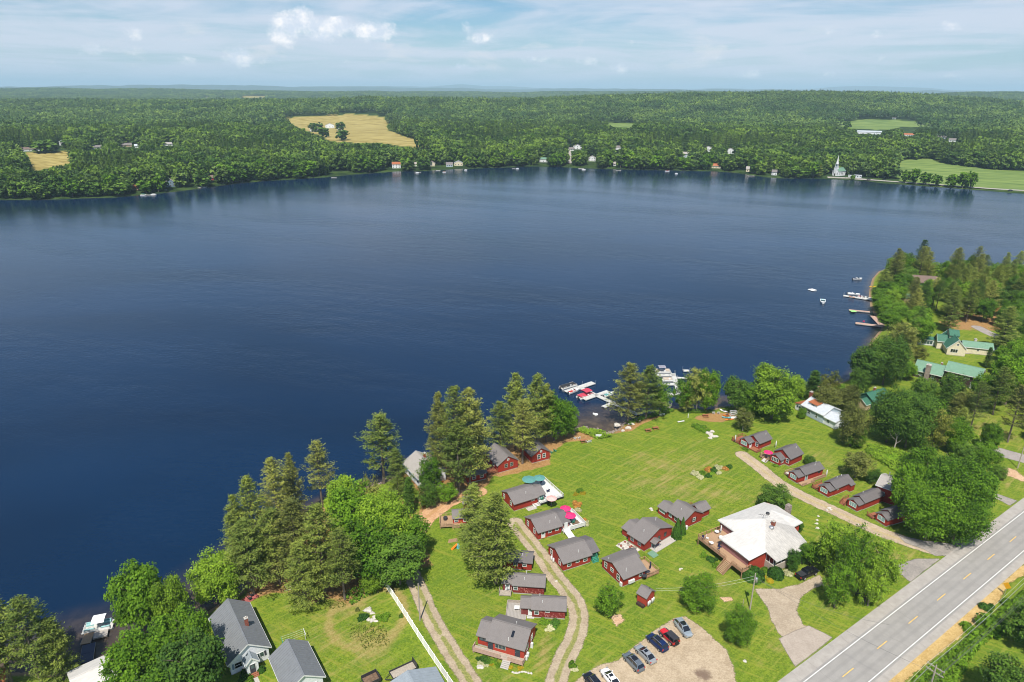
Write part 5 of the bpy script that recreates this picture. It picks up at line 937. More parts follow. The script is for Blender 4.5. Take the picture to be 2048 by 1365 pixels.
# --- shingled cabin C9 and C10, C11
h = House('shingled_cabin', 'flaking red shingled cabin with white-framed windows beside the gravel track bend', 'cabin', (1130, 1240), (1042, 1236.5), (1131, 1205), Wd=3.9, group='red lakeside cottages')
L = h.L; h.block(0, L-2.2, 0, 3.9, 2.35, 1.25, 'x', 0.35, 'redold', 'roof', ov=.3); h.block(L-2.17, L, 0.35, 3.55, 2.3, 1.0, 'x', 0.35, 'redfade', 'roof', ov=.3)
h.win('a', L-3.1, 0.8, 1.1, 1.05); h.win('a', L-5.3, 0.7, 0.5, 1.7); h.door('a', L-1.9+.0, 0.35, 0.85, 1.85, .4); h.win('d', 1.5, .7, .9, 1.2, L) if False else None
h.deck(L-1.0, L+3.0, -0.9, 3.6, 0.45, 'deckgrey', 'woodgrey', 'dc', .6, solid=True); h.steps('a', L-1.9, 0.35, 1.3, 2, .4, 'dockwhite'); h.vent(4.6, 1.0, 3.0, .7); h.vent(5.2, 2.6, 3.4, .6)
tb = MB(); h.box(tb, L+.4, L+1.5, 1.3, 2.3, .85, .92); [h.box(tb, a, a+.07, b, b+.07, .45, .86) for a in (L+.5, L+1.35) for b in (1.4, 2.15)]
tagp(tb.build('patio_table', M['trim']), 'white patio table on the grey deck of the shingled cabin', 'table').matrix_world = h.o.matrix_world.copy() if False else Matrix.Translation(h.o.location) @ Matrix.Rotation(h.o.rotation_euler.z, 4, 'Z')
h = House('shingled_cabin', 'faded red shingled cabin with a white door and wooden steps under the large pine', 'cabin', (1088, 1192), (1005, 1186), (1090, 1160), Wd=3.8, group='red lakeside cottages')
L = h.L; h.block(0, L-2.2, 0, 3.8, 2.35, 1.2, 'x', 0.35, 'redold', 'roof', ov=.3); h.block(L-2.17, L, 0.5, 3.4, 2.3, .95, 'x', 0.35, 'redfade', 'roof', ov=.3)
h.win('a', L-2.75, .75, 1.0, 1.1); h.door('a', L-1.0+.0, 0.5, .85, 1.85, .4); h.deck(L-1.9, L+.6, -1.0, .4, .45, 'woodgrey', 'woodgrey', 'bd', .8); h.vent(4.2, .9, 3.0, .6); h.vent(3.9, 2.7, 3.3, .6)
h = House('red_cabin', 'dark red cabin half hidden under the large pine', 'cabin', (1063, 1143), (1000, 1137), (1066, 1115), Wd=3.8, group='red lakeside cottages')
h.block(0, h.L, 0, 3.8, 2.3, 1.1, 'x', .3, 'red', 'roofd', ov=.3); h.win('a', 1.6, .8, .8, 1.2); h.win('a', 3.6, .8, .8, 1.2); h.vent(2.2, 1.2, 3.0)

# --- three long cottages of the left row
def long_cottage(label, P0, P1, P2, addlen, addw, deck=None, wins=(0.2, 0.5, 0.8), door=False):
    h = House('red_cottage', label, 'cottage', P0, P1, P2, group='red lakeside cottages'); L, Wd = h.L, h.W
    h.block(0, L, 0, Wd, 2.35, 1.45, 'x', 0.3, 'red', 'roof', ov=.4, ridgepos=.5); return h
h = long_cottage('red cottage with a white deck, teal and rose parasols', (1027.9, 1023.8), (1076, 1010), (1002.4, 999.3), 0, 0)
L, Wd = h.L, h.W; h.block(L+.02, L+2.4, 0.5, Wd-1.0, 2.2, 1.05, 'x', .3, 'pinkwall', 'roof', ov=.35)
h.win('a', L*.80, .7, .55, 1.55); h.win('b', Wd*.25, .7, 1.1, 1.1); h.win('b', Wd*.82, .7, 1.1, 1.1); h.win('a', L+1.2, 1.7, 1.0, 1.0, .5, n=3, glass='glasslit'); h.vent(L*.62, 1.5, 3.0, .75)
h.deck(L+.3, L+7.2, -1.1, 0.35, .75, 'deckwhite', 'deckwhite', 'ad', .8, solid=False, skirt='darkmetal'); h.deck(L+2.65, L+7.2, .38, Wd+2.2, .75, 'deckwhite', 'deckwhite', 'dc', .8); h.steps('a', L-.6, 0, 1.8, 3, .7, 'deckwhite')
mt = MB(); h.box(mt, L-3.6, L-1.0, -1.6, -.1, .02, .05); mt.build('stone_slab', M['concrete'], h.o)
C1H = h
h = long_cottage('red cottage with a white deck and two pink parasols', (1075.8, 1081.5), (1123.7, 1068.8), (1048, 1052), 0, 0)
L, Wd = h.L, h.W; h.block(L+.02, L+2.7, .9, Wd+.3, 2.05, 1.15, 'x', .3, 'pinkwall', 'roofd', ov=.35)
h.door('a', L*.22, 0, .9, 1.85, .35); h.win('a', L*.50, .8, .75, 1.3); h.win('a', L*.80, .8, .75, 1.3); h.win('b', Wd*.27, .75, 1.2, 1.0); h.win('b', Wd*.78, .75, 1.2, 1.0); h.vent(L*.60, 1.2, 2.95, .7); h.vent(L*.9, 1.9, 3.3, .4)
h.deck(L+.4, L+6.6, -.3, .85, .7, 'deckwhite', 'deckwhite', 'ad', .75, solid=True, gaps=[('a', 0, .3)]); h.deck(L+2.95, L+6.6, .88, Wd-.6, .7, 'deckwhite', 'deckwhite', 'dc', .75, solid=True)
rp = MB(); rp.hexa([h.P(L+.5, -.32, .55), h.P(L+2.2, -.32, .55), h.P(L+2.2, -3.6, .0), h.P(L+.5, -3.6, .0), h.P(L+.5, -.32, .7), h.P(L+2.2, -.32, .7), h.P(L+2.2, -3.6, .09), h.P(L+.5, -3.6, .09)]); rp.build('ramp', M['deckwhite'], h.o)
pw = MB(); h.box(pw, L+1.0, L+1.9, .3, .42, .72, 2.4); pw.build('porch_panel', M['trim'], h.o)
C2H = h
h = long_cottage('red cottage with three windows and green side steps', (1125.7, 1144), (1181, 1126.5), (1096.3, 1108.8), 0, 0)
L, Wd = h.L, h.W; h.block(L+.02, L+2.5, .8, Wd-.2, 2.05, 1.15, 'x', .3, 'green_wall', 'roofd', ov=.35)
h.win('a', L*.22, .85, 1.05, 1.0); h.win('a', L*.52, .75, .7, 1.35); h.win('a', L*.80, .85, 1.05, 1.0); h.win('b', Wd*.22, .75, 1.1, 1.0); h.win('b', Wd*.78, .75, 1.2, 1.0); h.vent(L*.64, 1.1, 2.9, .7); h.steps('a', L+1.2, .75, 1.3, 4, .8, 'green', 'green')
for k in (.55, .68): p = MB(); p.lathe([(.0, .0), (.22, .05), (.25, .5), (.22, 1.05), (.08, 1.2)], 12, h.P(-.35, Wd*k, 0.0)); p.build('gas_tank', M['trim'], h.o, smooth=True)
h = House('red_cottage', 'red cottage with a wooden deck and three stepped gable windows', 'cottage', (1245.2, 1175.2), (1291, 1158), (1201, 1137), group='red lakeside cottages')
L, Wd = h.L, h.W; print('C4', L, Wd); h.block(0, L, 0, Wd, 2.35, 1.5, 'x', .3, 'red', 'roof', ov=.4); h.block(L*.35, L+1.2, Wd-1.9, Wd+1.3, 2.0, 1.0, 'x', .3, 'brown_wall', 'roofd', ov=.3) if False else h.block(L+.02, L+1.9, Wd-2.9, Wd+.2, 2.0, .95, 'x', .3, 'brown_wall', 'roofd', ov=.3)
h.win('a', L*.80, .85, 1.0, 1.0); h.win('b', Wd*.22, .8, 1.25, .9); h.win('b', Wd*.52, .8, .8, 1.5); h.win('b', Wd*.82, .8, 1.2, 1.1); h.vent(L*.25, 1.0, 3.0, .75); h.vent(.6, Wd*.8, 3.0, .5)
h.deck(L+.05, L+3.6, -.5, Wd-3.0, .55, 'deck', 'rail', 'acd', .85); p = MB(); h.box(p, L*.22, L*.48, -.5, -.1, .6, 1.3); p.build('gas_tank', M['trim'], h.o)
p = MB(); h.box(p, -.35, -.02, .1, .7, .2, 1.1); p.build('meter_box', M['trim'], h.o); C4H = h
h = House('red_cottage', 'red cottage with a pebble patio and a teal ramp', 'cottage', (1287.9, 1104.4), (1339.3, 1070), (1257.2, 1082.9), group='red lakeside cottages')
L, Wd = h.L, h.W; print('C5', L, Wd); h.block(0, L, 0, Wd, 2.4, 1.9, 'y', .3, 'red', 'roof', ov=.4); h.block(.8, L*.62, Wd+.02, Wd+2.6, 2.1, .9, 'y', .3, 'red', 'roof', ov=.3)
h.win('b', Wd*.30, .8, 1.05, 1.0, frame='steel'); h.win('b', Wd*.75, .8, 1.05, 1.0, frame='steel'); h.win('a', L*.52, .7, .95, 1.1, frame='brown_wall'); h.win('a', L*.75, .7, .95, 1.1, frame='brown_wall')
h.block(L*.2, L*.42, -1.4, -.02, 2.0, .45, 'y', 1.75, 'redbright', 'roof', ov=.15, found=False, wname='porch_gable'); h.door('a', L*.30, 0, .85, 1.85, .35, 'glasslit'); p = MB(); [p.tube([h.P(a, -1.3, 0), h.P(a, -1.3, 1.75)], .06, 6) for a in (L*.22, L*.40)]; p.build('porch_post', M['trim'], h.o)
st = MB(); h.box(st, L*.2, L*1.02, -2.0, -.05, -.1, .14); st.build('patio_slab', M['concrete'], h.o); rp = MB(); rp.hexa([h.P(L*.0, -2.9, .0), h.P(L*.18, -2.9, .0), h.P(L*.18, -1.0, .0), h.P(L*.0, -1.0, .0), h.P(L*.0, -2.9, .05), h.P(L*.18, -2.9, .05), h.P(L*.18, -1.0, .3), h.P(L*.0, -1.0, .3)]); rp.build('ramp', M['metalgreen'], h.o)
h.vent(L*.22, Wd*.45, 3.4, .6); h.vent(L*.8, Wd*.7, 3.3, .9); p = MB(); h.box(p, -3.4, -.1, Wd*.2, Wd*1.15, 0.0, .1); p.build('pebble_patio', M['stonepale'], h.o)
for k in range(14): b = MB(); b.lathe([(.12, 0), (.3, .1), (.26, .3), (.08, .4)], 7, h.P(random.uniform(-3.1, -.4), random.uniform(Wd*.3, Wd*1.1), .08), jit=.2); b.build('stone', M['stone'] if k % 3 else M['brick'], h.o)
h = House('red_cottage', 'red cottage with side wings behind two arborvitae', 'cottage', (1367, 1059.4), (1406, 1038.9), (1336.8, 1036.9), group='red lakeside cottages')
L, Wd = h.L, h.W; print('C6', L, Wd); h.block(0, L*.86, 0, Wd, 2.4, 1.8, 'y', .3, 'red', 'roof', ov=.4); h.block(-.6, L*.45, Wd+.02, Wd+2.8, 2.2, .9, 'y', .3, 'red', 'roof', ov=.3); h.block(L*.86+.02, L*.86+3.6, .8, Wd*.75, 2.2, 1.0, 'x', .3, 'red', 'roof', ov=.35)
h.win('b', Wd*.5, .8, 1.0, 1.0); h.win('b', Wd*.85, .8, 1.0, 1.0, glass='glasslit'); h.win('a', L*.47, .75, 1.0, 1.1, shutter='brown_wall'); h.win('b', Wd+1.4, 1.7, .8, 1.2, -.6, n=3, glass='glasslit'); h.vent(1.5, Wd*.5, 3.4, .6); p = MB(); h.box(p, .2, .9, -.55, -.08, .1, 1.0); p.build('gas_tank', M['trim'], h.o)
h.deck(L*.86+.05, L*.86+2.6, Wd*.75+.4, Wd+.6, .45, 'deckred', 'deckred', 'cd', .8)
h = House('red_shed', 'tiny red shed with white propane bottles on its gable', 'shed', (1291, 1215), (1310, 1202), (1272.5, 1205.5), group=None)
L, Wd = h.L, h.W; h.block(0, L, 0, Wd, 2.3, 1.0, 'y', 0.1, 'redbright', 'roof', ov=.2)
for k in (.18, .34, .62, .8): p = MB(); p.lathe([(.02, .0), (.2, .03), (.2, 1.0), (.15, 1.15), (.03, 1.25)], 10, h.P(L*k, -.28, .1)); p.build('gas_bottle', M['trim'], h.o, smooth=True)
p = MB(); h.box(p, -.75, -.05, .1, Wd-.3, 0, .55); p.build('bin', M['brown_wall'], h.o); h.vent(L*.7, .7, 3.0, .35, 'darkmetal', .1)

# --- cottages by the shore
h = House('red_cottage', 'red shore cottage with an orange-stained roof among the pines', 'cottage', (996.6, 947.5), (1034.7, 935.7), (972, 921), group='red lakeside cottages')
L, Wd = h.L, h.W; print('C14', L, Wd); h.block(0, L, 0, Wd, 2.6, 2.0, 'y', .3, 'red', 'roof', ov=.4); h.win('a', L*.40, .8, 1.0, 1.3, frame='steel'); h.win('a', L*.68, .8, 1.0, 1.3, frame='steel'); h.win('a', L*.5, .5, .4, 3.4); h.win('b', Wd*.35, .8, 1.0, 1.1); h.win('b', Wd*.7, .8, 1.0, 1.1)
h.deck(-3.0, -.05, .4, 4.0, .5, 'deckred', 'deckred', 'ab', .85)
h = House('red_cottage', 'dark-roofed red shore cottage under the tall pines with two white windows', 'cottage', (1064, 928), (1098, 918), (1043, 905), group='red lakeside cottages')
L, Wd = h.L, h.W; h.block(0, L, 0, Wd, 2.5, 1.8, 'y', .3, 'red', 'roofd', ov=.4); h.win('a', L*.38, .85, 1.25, 1.1); h.win('a', L*.68, .85, 1.25, 1.1); h.win('a', L*.5, .45, .4, 3.1)
h = House('red_cabin', 'dark red cabin in the shade behind the orange lane', 'cabin', (935, 968), (972, 958), (925, 952), group='red lakeside cottages')
h.block(0, h.L, 0, 3.5, 2.2, 1.0, 'x', .3, 'red', 'roofd', ov=.3); h.win('a', h.L*.75, .9, 1.0, 1.0); h.win('a', h.L*.35, .9, 1.0, 1.0)
h = House('lake_house', 'white clapboard lake house with a mottled pale roof and brick chimney', 'house', (840, 978), (893, 962), (806, 945), group=None)
L, Wd = h.L, h.W; print('C16', L, Wd); h.block(0, L, 0, Wd, 3.0, 2.3, 'y', .2, 'white_wall', 'roofl', ov=.5, trim='slate_wall'); [h.win('b', Wd*k, .7, 1.0, 1.3, glass='glassdark', frame='slate_wall') for k in (.12, .38, .62, .86)]; h.chimney(L*.62, Wd*.66, 4.3, 6.1, .65); h.win('a', L*.5, 1.0, 1.1, 1.2)
# --- small cabin with new wooden deck, grey shed
h = House('red_cabin', 'small red cabin with a new wooden deck beside the orange lane', 'cabin', (921, 1052), (962, 1050), (919, 1032), Wd=3.6, group='red lakeside cottages')
h.block(-1.8, h.L-1.5, 0, 3.6, 2.3, 1.0, 'x', .5, 'redbright', 'roof', ov=.3); h.win('a', -1.0, .8, .9, 1.2); h.win('a', 1.3, 1.0, .9, 1.2); h.win('a', 4.4, .8, .8, 1.2)
h.deck(-5.0, -1.85, -.9, 3.2, .8, 'deck', 'deck', 'abc', .9); h.deck(-1.8, 2.2, -1.4, -.05, .8, 'deck', 'deck', 'ad', .9)
p = MB(); p.lathe([(.5, 0), (.52, .7), (.4, .75)], 12, h.P(-3.6, 1.8, .8)); tg = p.build('black_barrel', M['darkmetal']); tagp(tg, 'black barrel on the new wooden deck', 'barrel'); tg.matrix_world = Matrix.Translation(h.o.location) @ Matrix.Rotation(h.o.rotation_euler.z, 4, 'Z')
h = House('grey_shed', 'small shed with a plain grey roof beside the orange lane', 'shed', (927, 1022), (948, 1022), (925, 1006), Wd=3.0)
h.block(0, h.L, 0, 3.0, 2.2, .8, 'x', .1, 'red', 'roof', ov=.3)
h = House('green_playhouse', 'low lean-to shed with a grey lid beside the bush of the lane', 'shed', (868, 990), (884, 984), (864, 980), Wd=1.8); h.block(0, h.L, 0, 1.8, 1.7, .3, 'none', 0, 'brown_wall', 'roof', ov=.15, shed='y1')

# --- the row of small cabins on the right
def wing_cabin(label, P0, P1, P2, wing, R=1.5, E=2.3, wingE=2.1, wingR=.95, wingspan=(.3, .95), wl=2.2, big=3, vents=((.8, .3),), dk=None, roof='roofd', wall='red', glass='glasslit'):
    """P0 near corner, a = long side wall, b = front gable wall towards the lane; the wing projects out from wall b."""
    h = House('red_cabin', label, 'cabin', P0, P1, P2, group='row of small red cabins'); L, Wd = h.L, h.W
    h.block(0, L, 0, Wd, E, R, 'x', .35, wall, roof, ov=.35)
    y0, y1 = Wd*wingspan[0], Wd*wingspan[1]; h.block(-wl, -.02, y0, y1, wingE, wingR, 'x', .35, wall, roof, ov=.3, ovg=.2)
    h.win('b', (y0+y1)/2, (y1-y0)*.62, 1.05, 1.0, -wl, glass, n=big); 
    for a, b in vents: h.vent(L*a, Wd*b, E+R*min(b, 1-b)*2-.05, .7)
    return h, y0, y1
h, y0, y1 = wing_cabin('first cabin of the row, beside the small brownish tree, with a red lakeward deck', (1517, 900.5), (1541, 890.5), (1492, 888), 1, wl=2.5, wingspan=(.42, 1.12))
h.win('b', h.W*.18, .75, 1.2, .95); h.door('a', -1.5, y0, .8, 1.8, .35); h.deck(-2.0, -.05, -.9, y0-.1, .4, 'deckred', 'deckred', 'a', .7); h.deck(-2.2, 2.4, y1+.35, y1+3.0, .5, 'deckred', 'deckred', 'bcd', .85)
h, y0, y1 = wing_cabin('second cabin of the row, with a pink parasol on its front deck', (1578, 934), (1603, 922.5), (1546, 918.5), 1, R=1.75, E=2.6, wl=2.2, wingspan=(.30, .92), big=4, glass='glass')
h.win('b', h.W*.14, .75, 1.2, 1.0); h.win('a', -1.2, 1.0, .95, 1.0, y0, n=2); h.deck(-2.6, -.1, y1+.35, y1+3.1, .65, 'deck', 'deck', 'abc', .85, gaps=[('b', .0, .35)]); h.steps('b', y1+.95, -2.6, 1.3, 4, .65, 'deckwhite', 'deck'); C_R2 = h
h, y0, y1 = wing_cabin('third cabin of the row, with a pale wooden deck', (1607, 964.5), (1643, 951), (1588, 953), 1, R=1.0, E=2.4, wl=2.4, wingspan=(.04, .96), big=3, vents=((.7, .35), (.85, .55)), wingR=.75)
h.deck(-2.2, 2.6, -1.5, -.1, .4, 'deck', 'deck', 'a', .6, gaps=[('a', .35, .7)]); h.deck(2.7, h.L+.4, -1.0, -.1, .4, 'deck', 'deck', 'ad', .7); h.door('a', .8, 0, .85, 1.85, .4, 'glasslit'); h.win('a', h.L*.8, .8, .7, 1.4, glass='glassdark', frame='darkmetal'); h.deck(-1.6, 1.6, h.W+.35, h.W+1.9, .5, 'deckwhite', 'deck', 'bc', .75)
h, y0, y1 = wing_cabin('fourth cabin of the row, in front of the brownish tree', (1668, 992.5), (1702, 978), (1646, 980.5), 1, R=1.0, E=2.4, wl=2.2, wingspan=(.04, .96), big=3, vents=((.55, .75), (.8, .75)), wingR=.75)
h.deck(-1.8, 2.2, h.W+.35, h.W+2.2, .5, 'deckred', 'deckred', 'bc', .8); h.block(h.L-1.9, h.L-.2, -1.0, -.02, 2.0, .35, 'none', .3, 'red', 'roofd', ov=.15, shed='y1'); h.win('a', 1.2, .6, .5, 1.6)
h, y0, y1 = wing_cabin('fifth cabin of the row, shaded by the huge maple clump', (1726, 1021), (1764, 1005), (1704, 1008.5), 1, R=1.0, E=2.4, wl=2.2, wingspan=(.04, .96), big=3, vents=((.35, .8),), wingR=.75)
h.deck(-1.4, 1.0, h.W+.35, h.W+1.9, .6, 'deckred', 'deckred', 'c', .8); h.steps('b', h.W+1.1, -1.4, 1.3, 4, .6, 'deckred', 'deckred')
h, y0, y1 = wing_cabin('sixth cabin of the row, mostly hidden under the huge maple clump', (1784, 1052), (1815, 1040), (1762, 1036.5), 1, R=1.0, E=2.4, wl=2.0, wingspan=(.04, .96), big=2, vents=(), wingR=.75)
h.deck(-2.4, .4, h.W+.3, h.W+2.0, .5, 'deckred', 'deckred', 'b', .8)
h = House('red_barn', 'big red building with a stained pale roof behind the row of cabins', 'building', (1748, 998), (1790, 1014), (1766, 972), Wd=7)
L, Wd = h.L, 7; h.block(0, L, 0, Wd, 4.3, 1.3, 'x', .1, 'red', 'roofl', ov=.4, trim='trim'); p = MB(); p.tube([h.P(1.2, Wd*.8, 5.0), h.P(1.2, Wd*.8, 6.1)], .12, 10); p.build('vent_pipe', M['steel'], h.o); h.win('a', L*.3, 1.0, 1.2, 1.6); h.win('b', Wd*.4, 1.0, 1.2, 1.6)

# --- white-roofed lake house
h = House('lake_house', 'blue-grey lake house with a white metal roof, rusty dormer and red chimney', 'house', (1662, 857), (1602, 825), (1688, 848), Wd=8.0)
L, Wd = h.L, h.W; print('LH', L, Wd); h.block(3.4, L-.5, 0, Wd, 3.1, 1.9, 'x', .2, 'bluegrey_wall', 'metalwhite', ov=.35, gcol='metalwhite', trim='trim'); h.block(-1.2, 3.37, .2, Wd*.80, 2.6, 1.1, 'x', .2, 'white_wall', 'metalwhite', ov=.35, trim='trim'); h.block(L-.47, L+2.6, .6, Wd*.8, 2.2, 1.0, 'none', .2, 'white_wall', 'rust', ov=.3, shed='x0')
h.win('a', L*.72, 1.0, 1.2, 1.2); h.win('a', L*.48, .7, 1.2, 1.1); h.win('a', 1.6, .9, .9, 1.2, .2); h.win('b', Wd*.3, .8, 1.0, 1.1, -1.2); h.win('b', Wd*.55, .8, 1.0, 1.1, -1.2); h.win('a', L+1.2, 1.6, .8, 1.1, .6, n=2)
h.block(L*.58, L*.83, 1.1, 3.6, 4.55, .35, 'none', 3.3, 'white_wall', 'rust', ov=.2, found=False, wname='dormer', shed='y1'); h.win('a', L*.70, 1.2, .5, 3.9, 1.1, n=2); h.chimney(L+.6, Wd*.62, 2.5, 6.3, .9); h.chimney(L*.56, Wd*.60, 4.6, 5.6, .6)
# --- dark green roofed house partly hidden
h = House('green_house', 'dark green-roofed house half hidden by the dark maples', 'house', (1748, 824), (1720, 806), (1775, 800), Wd=10)
L, Wd = 7.5, 9; h.block(0, L, 0, Wd, 2.8, 2.4, 'y', .2, 'green_wall', 'greendark', ov=.4); h.chimney(L*.55, Wd*.5, 4.4, 6.2, .6); h.block(L*.2, L*.7, -2.6, -.02, 2.5, 1.3, 'y', .2, 'tan_wall', 'greendark', ov=.3, trim='trim'); h.win('b', Wd*.3, .8, 1, 1.2)
# --- brown house with teal metal roof
h = House('brown_house', 'dark brown house with long teal-green metal roofs and a stone chimney', 'house', (1880, 766), (1826, 752), (1892, 745), Wd=7.5)
L, Wd = h.L, 7.5; print('BH', L); h.block(0, L, 0, Wd, 2.9, 2.6, 'x', .2, 'brown_wall', 'metalgreen', ov=.5, trim='trim'); h.chimney(L*.50, -.6, 0, 6.0, 1.5, 'stone'); h.chimney(L*.15, Wd*.55, 4.8, 6.2, .6)
h.win('a', L*.30, .9, 1.4, .9); h.win('a', L*.70, .9, 1.3, .9); h.win('a', L*.93, 2.4, 1.0, 1.1, n=2)
h.block(-11.5, -.6, 1.5, 8.5, 5.0, 2.2, 'x', .2, 'brown_wall', 'metalgreen', ov=.6, trim='trim'); h.win('a', -3.2, 2.6, 1.2, 3.4, 1.5, n=2); h.win('a', -7.0, 2.6, 1.2, 3.4, 1.5, n=2); h.door('a', -9.6, 1.5, 1.2, 2.1, .2)
# --- cream house with green roofs
h = House('cream_house', 'cream gabled house with dark green roofs and a long side wing', 'house', (1929, 714), (1898, 714.5), (1940, 700), Wd=16)
L, Wd = h.L, 15; print('CH', L); h.block(0, L, 0, Wd, 3.2, 3.4, 'y', .2, 'cream_wall', 'greendark', ov=.5, trim='trim'); h.win('a', L*.63, 2.4, 1.3, 1.4, n=3, glass='glassdark'); h.win('a', L*.5, .7, .7, 4.4, glass='glassdark')
h.block(-10.5, -.05, 4.5, 9.5, 3.0, 1.6, 'x', .2, 'cream_wall', 'metalgreen', ov=.4, trim='trim'); h.win('a', -5.4, .8, .7, 1.6, 4.5, glass='glassdark'); h.chimney(-4.5, 7.4, 4.3, 5.6, .9, 'stonepale'); h.block(L-2.2, L+2.4, 6.5, 11.5, 3.6, 2.0, 'x', .2, 'cream_wall', 'greendark', ov=.4, trim='trim'); h.block(L+2.5, L+8.5, 9.5, 13.5, 2.7, .6, 'x', .2, 'white_wall', 'greendark', ov=.2); h.win('a', L+5.5, 4.2, 1.6, .7, 9.5, n=4)
h.block(L*.25, L*.75, 7.0, 12.0, 6.4, 1.6, 'x', 3.2, 'cream_wall', 'greendark', ov=.4, found=False, wname='dormer')
h = House('blue_shed', 'pale blue shed with a dark roof above the cream house', 'shed', (1865, 668), (1852, 668), (1867, 645), Wd=9); h.block(0, h.L, 0, 8, 2.6, 1.3, 'y', .1, 'slate_wall', 'roofd', ov=.3); h.win('a', h.L*.5, 1.0, 1.2, .9, glass='glassdark')
h = House('pine_house', 'dark green house with a brown roof among the pines of the point', 'house', (1872, 585), (1826, 585), (1874, 570), Wd=8); h.block(0, h.L, 0, 8, 5.0, 2.6, 'x', .1, 'green_wall', 'roofbrown', ov=.5); h.win('a', 3, 1.0, 1.2, 2.5); h.win('a', 6, 1.0, 1.2, 2.5)
h = House('boathouse', 'low boathouse with a curved green roof at the tip of the point', 'boathouse', (1821, 606), (1797, 607), (1822, 594), Wd=7); h.block(0, h.L, 0, 6, 2.4, 1.3, 'x', .1, 'tan_wall', 'metalgreen', ov=.4)
h = House('brown_roof_cabin', 'cabin with a rusty brown roof deep in the pines at the right', 'cabin', (2010, 636), (1984, 632), (2012, 622), Wd=7); h.block(0, h.L, 0, 7, 2.4, 1.7, 'x', .1, 'brown_wall', 'rust', ov=.4)
h = House('tan_house', 'tan-walled house with a brown roof behind the pines of the point', 'house', (1903, 572), (1884, 570), (1906, 560), Wd=6); h.block(0, h.L, 0, 6, 3.0, 1.8, 'x', .1, 'cream_wall', 'roofbrown', ov=.4)
# --- bottom-left houses
h = House('metal_roof_house', 'white clapboard house with a long grey standing-seam roof and brick chimney', 'house', (540, 1318), (465, 1355), (508, 1228), Wd=None)
L, Wd = h.L, h.W; print('MH', L, Wd)
h.block(0, L, 0, Wd, 3.0, 2.5, 'y', .2, 'white_wall', 'metalgrey', ov=.5, ovg=.35, trim='trim'); h.win('a', L*.24, 1.4, 1.0, 1.3, n=2, shutter='curtain'); h.win('a', L*.80, 1.2, 1.1, 1.2, shutter='slate_wall', glass='glassdark'); h.chimney(L*.30, Wd*.42, 4.2, 6.3, .6)
h.block(L*.36, L*.66, -1.9, -.02, 2.7, 1.1, 'y', .2, 'white_wall', 'metallight', ov=.25, trim='trim', wname='porch_wall'); h.door('a', L*.51, -1.9, 1.0, 2.0, .3, 'curtain'); h.steps('a', L*.51, -1.95, 1.4, 3, .5, 'deckred'); sp = MB(); h.box(sp, L*.45, L*.58, -7, -2.9, -.1, .03); sp.build('front_path', M['concrete'], h.o)
h = House('metal_roof_house', 'white garage with a dark grey standing-seam roof beside the clotheslines', 'garage', (648, 1378), (580, 1418), (628, 1306), Wd=None)
L, Wd = h.L, h.W; print('MG', L, Wd); h.block(0, L, 0, Wd, 3.0, 2.1, 'y', .2, 'white_wall', 'metalgrey', ov=.45, ovg=.35, trim='trim'); h.win('a', L*.3, 1.6, 1.0, 1.3, n=2, glass='glassdark')
h = House('metal_roof_house', 'building with a pale grey metal roof at the bottom edge by the trailers', 'building', (893, 1404), (870, 1366), (783, 1446), Wd=None)
L, Wd = h.L, h.W; print('MT', L, Wd); h.block(0, 5.2, 0, Wd, 2.6, 1.6, 'x', .2, 'slate_wall', 'metallight', ov=.45, ovg=.35)
h = House('white_roof_house', 'house with a white textured roof at the water in the bottom left', 'house', (250, 1372), (160, 1420), (238, 1325), Wd=None)
L, Wd = h.L, h.W; print('WR', L, Wd); h.block(0, L, 0, Wd, 2.6, 1.1, 'x', .2, 'white_wall', 'roofwhite', ov=.4)
h = House('orange_roof_shed', 'shed with a bright orange roof at the bottom left corner', 'shed', (14, 1380), (-30, 1390), (12, 1362), Wd=4); h.block(0, 4.5, 0, 3.5, 2.2, .9, 'x', .1, 'tan_wall', 'rust', ov=.3)

# ---------------------------------------------------------------- the lodge
h = House('lodge', 'large red lodge with broad white hipped roofs and a raised wooden deck', 'lodge', (1495, 1140), (1556, 1140), (1438, 1079))
# world-aligned fit: axis u along the deck front, v to the back right
LZ = 1.0; e1 = G(1495, 1140)-G(1438, 1079); 
def lodge():
    o = h.o; p0 = np.array([h.o.location.x, h.o.location.y]); A = G(1438, 1079); u = (A-p0)/np.linalg.norm(A-p0); v = np.array([u[1], -u[0]]); 
    if v[0] < 0: v = -v
    ang = math.atan2(v[1], v[0]); o.rotation_euler.z = ang
    ln = float(np.linalg.norm(A-p0)); s = 1.0 if (np.array([-v[1], v[0]])@u) > 0 else -1.0; h.s = s; print('LODGE', ln, s, math.degrees(ang)); return ln
LN = lodge()                                                   # local x = to the back right, local y = along the deck side
def rp(px, py, z):                                             # photo pixel at height z -> lodge coordinates
    g = G(px, py, 1.0+z); d = g-np.array([h.o.location.x, h.o.location.y]); c, s_ = math.cos(h.o.rotation_euler.z), math.sin(h.o.rotation_euler.z); return (d[0]*c+d[1]*s_, (-d[0]*s_+d[1]*c)*h.s)
h.o.rotation_euler.z += math.radians(12.2)
E_ = 4.1
q = {k: rp(*v) for k, v in dict(dl=(1400, 1068, 2.9), df=(1437, 1048, 2.9), dr=(1493, 1130, 2.6), st1=(1446, 1104, 2.6), st2=(1458, 1111, 2.6), sb1=(1424, 1129, 0), sb2=(1435, 1140, 0), notch=(1468, 1059.5, E_), chim=(1578, 1035, 3), wl=(1437, 1058, 3.5)).items()}
for k_, v_ in q.items(): print('  ', k_, np.round(v_, 1))
XL, XR = -1.1, 19.5
foot = [(3.7, 12.4), (19.5, 12.4), (19.5, 3.1), (16.2, 3.0), (14.1, -3.4), (4.2, -3.4), (4.2, -.8), (-1.1, -.8), (-1.1, 7.0), (3.7, 7.0)]
EE = E_-.12
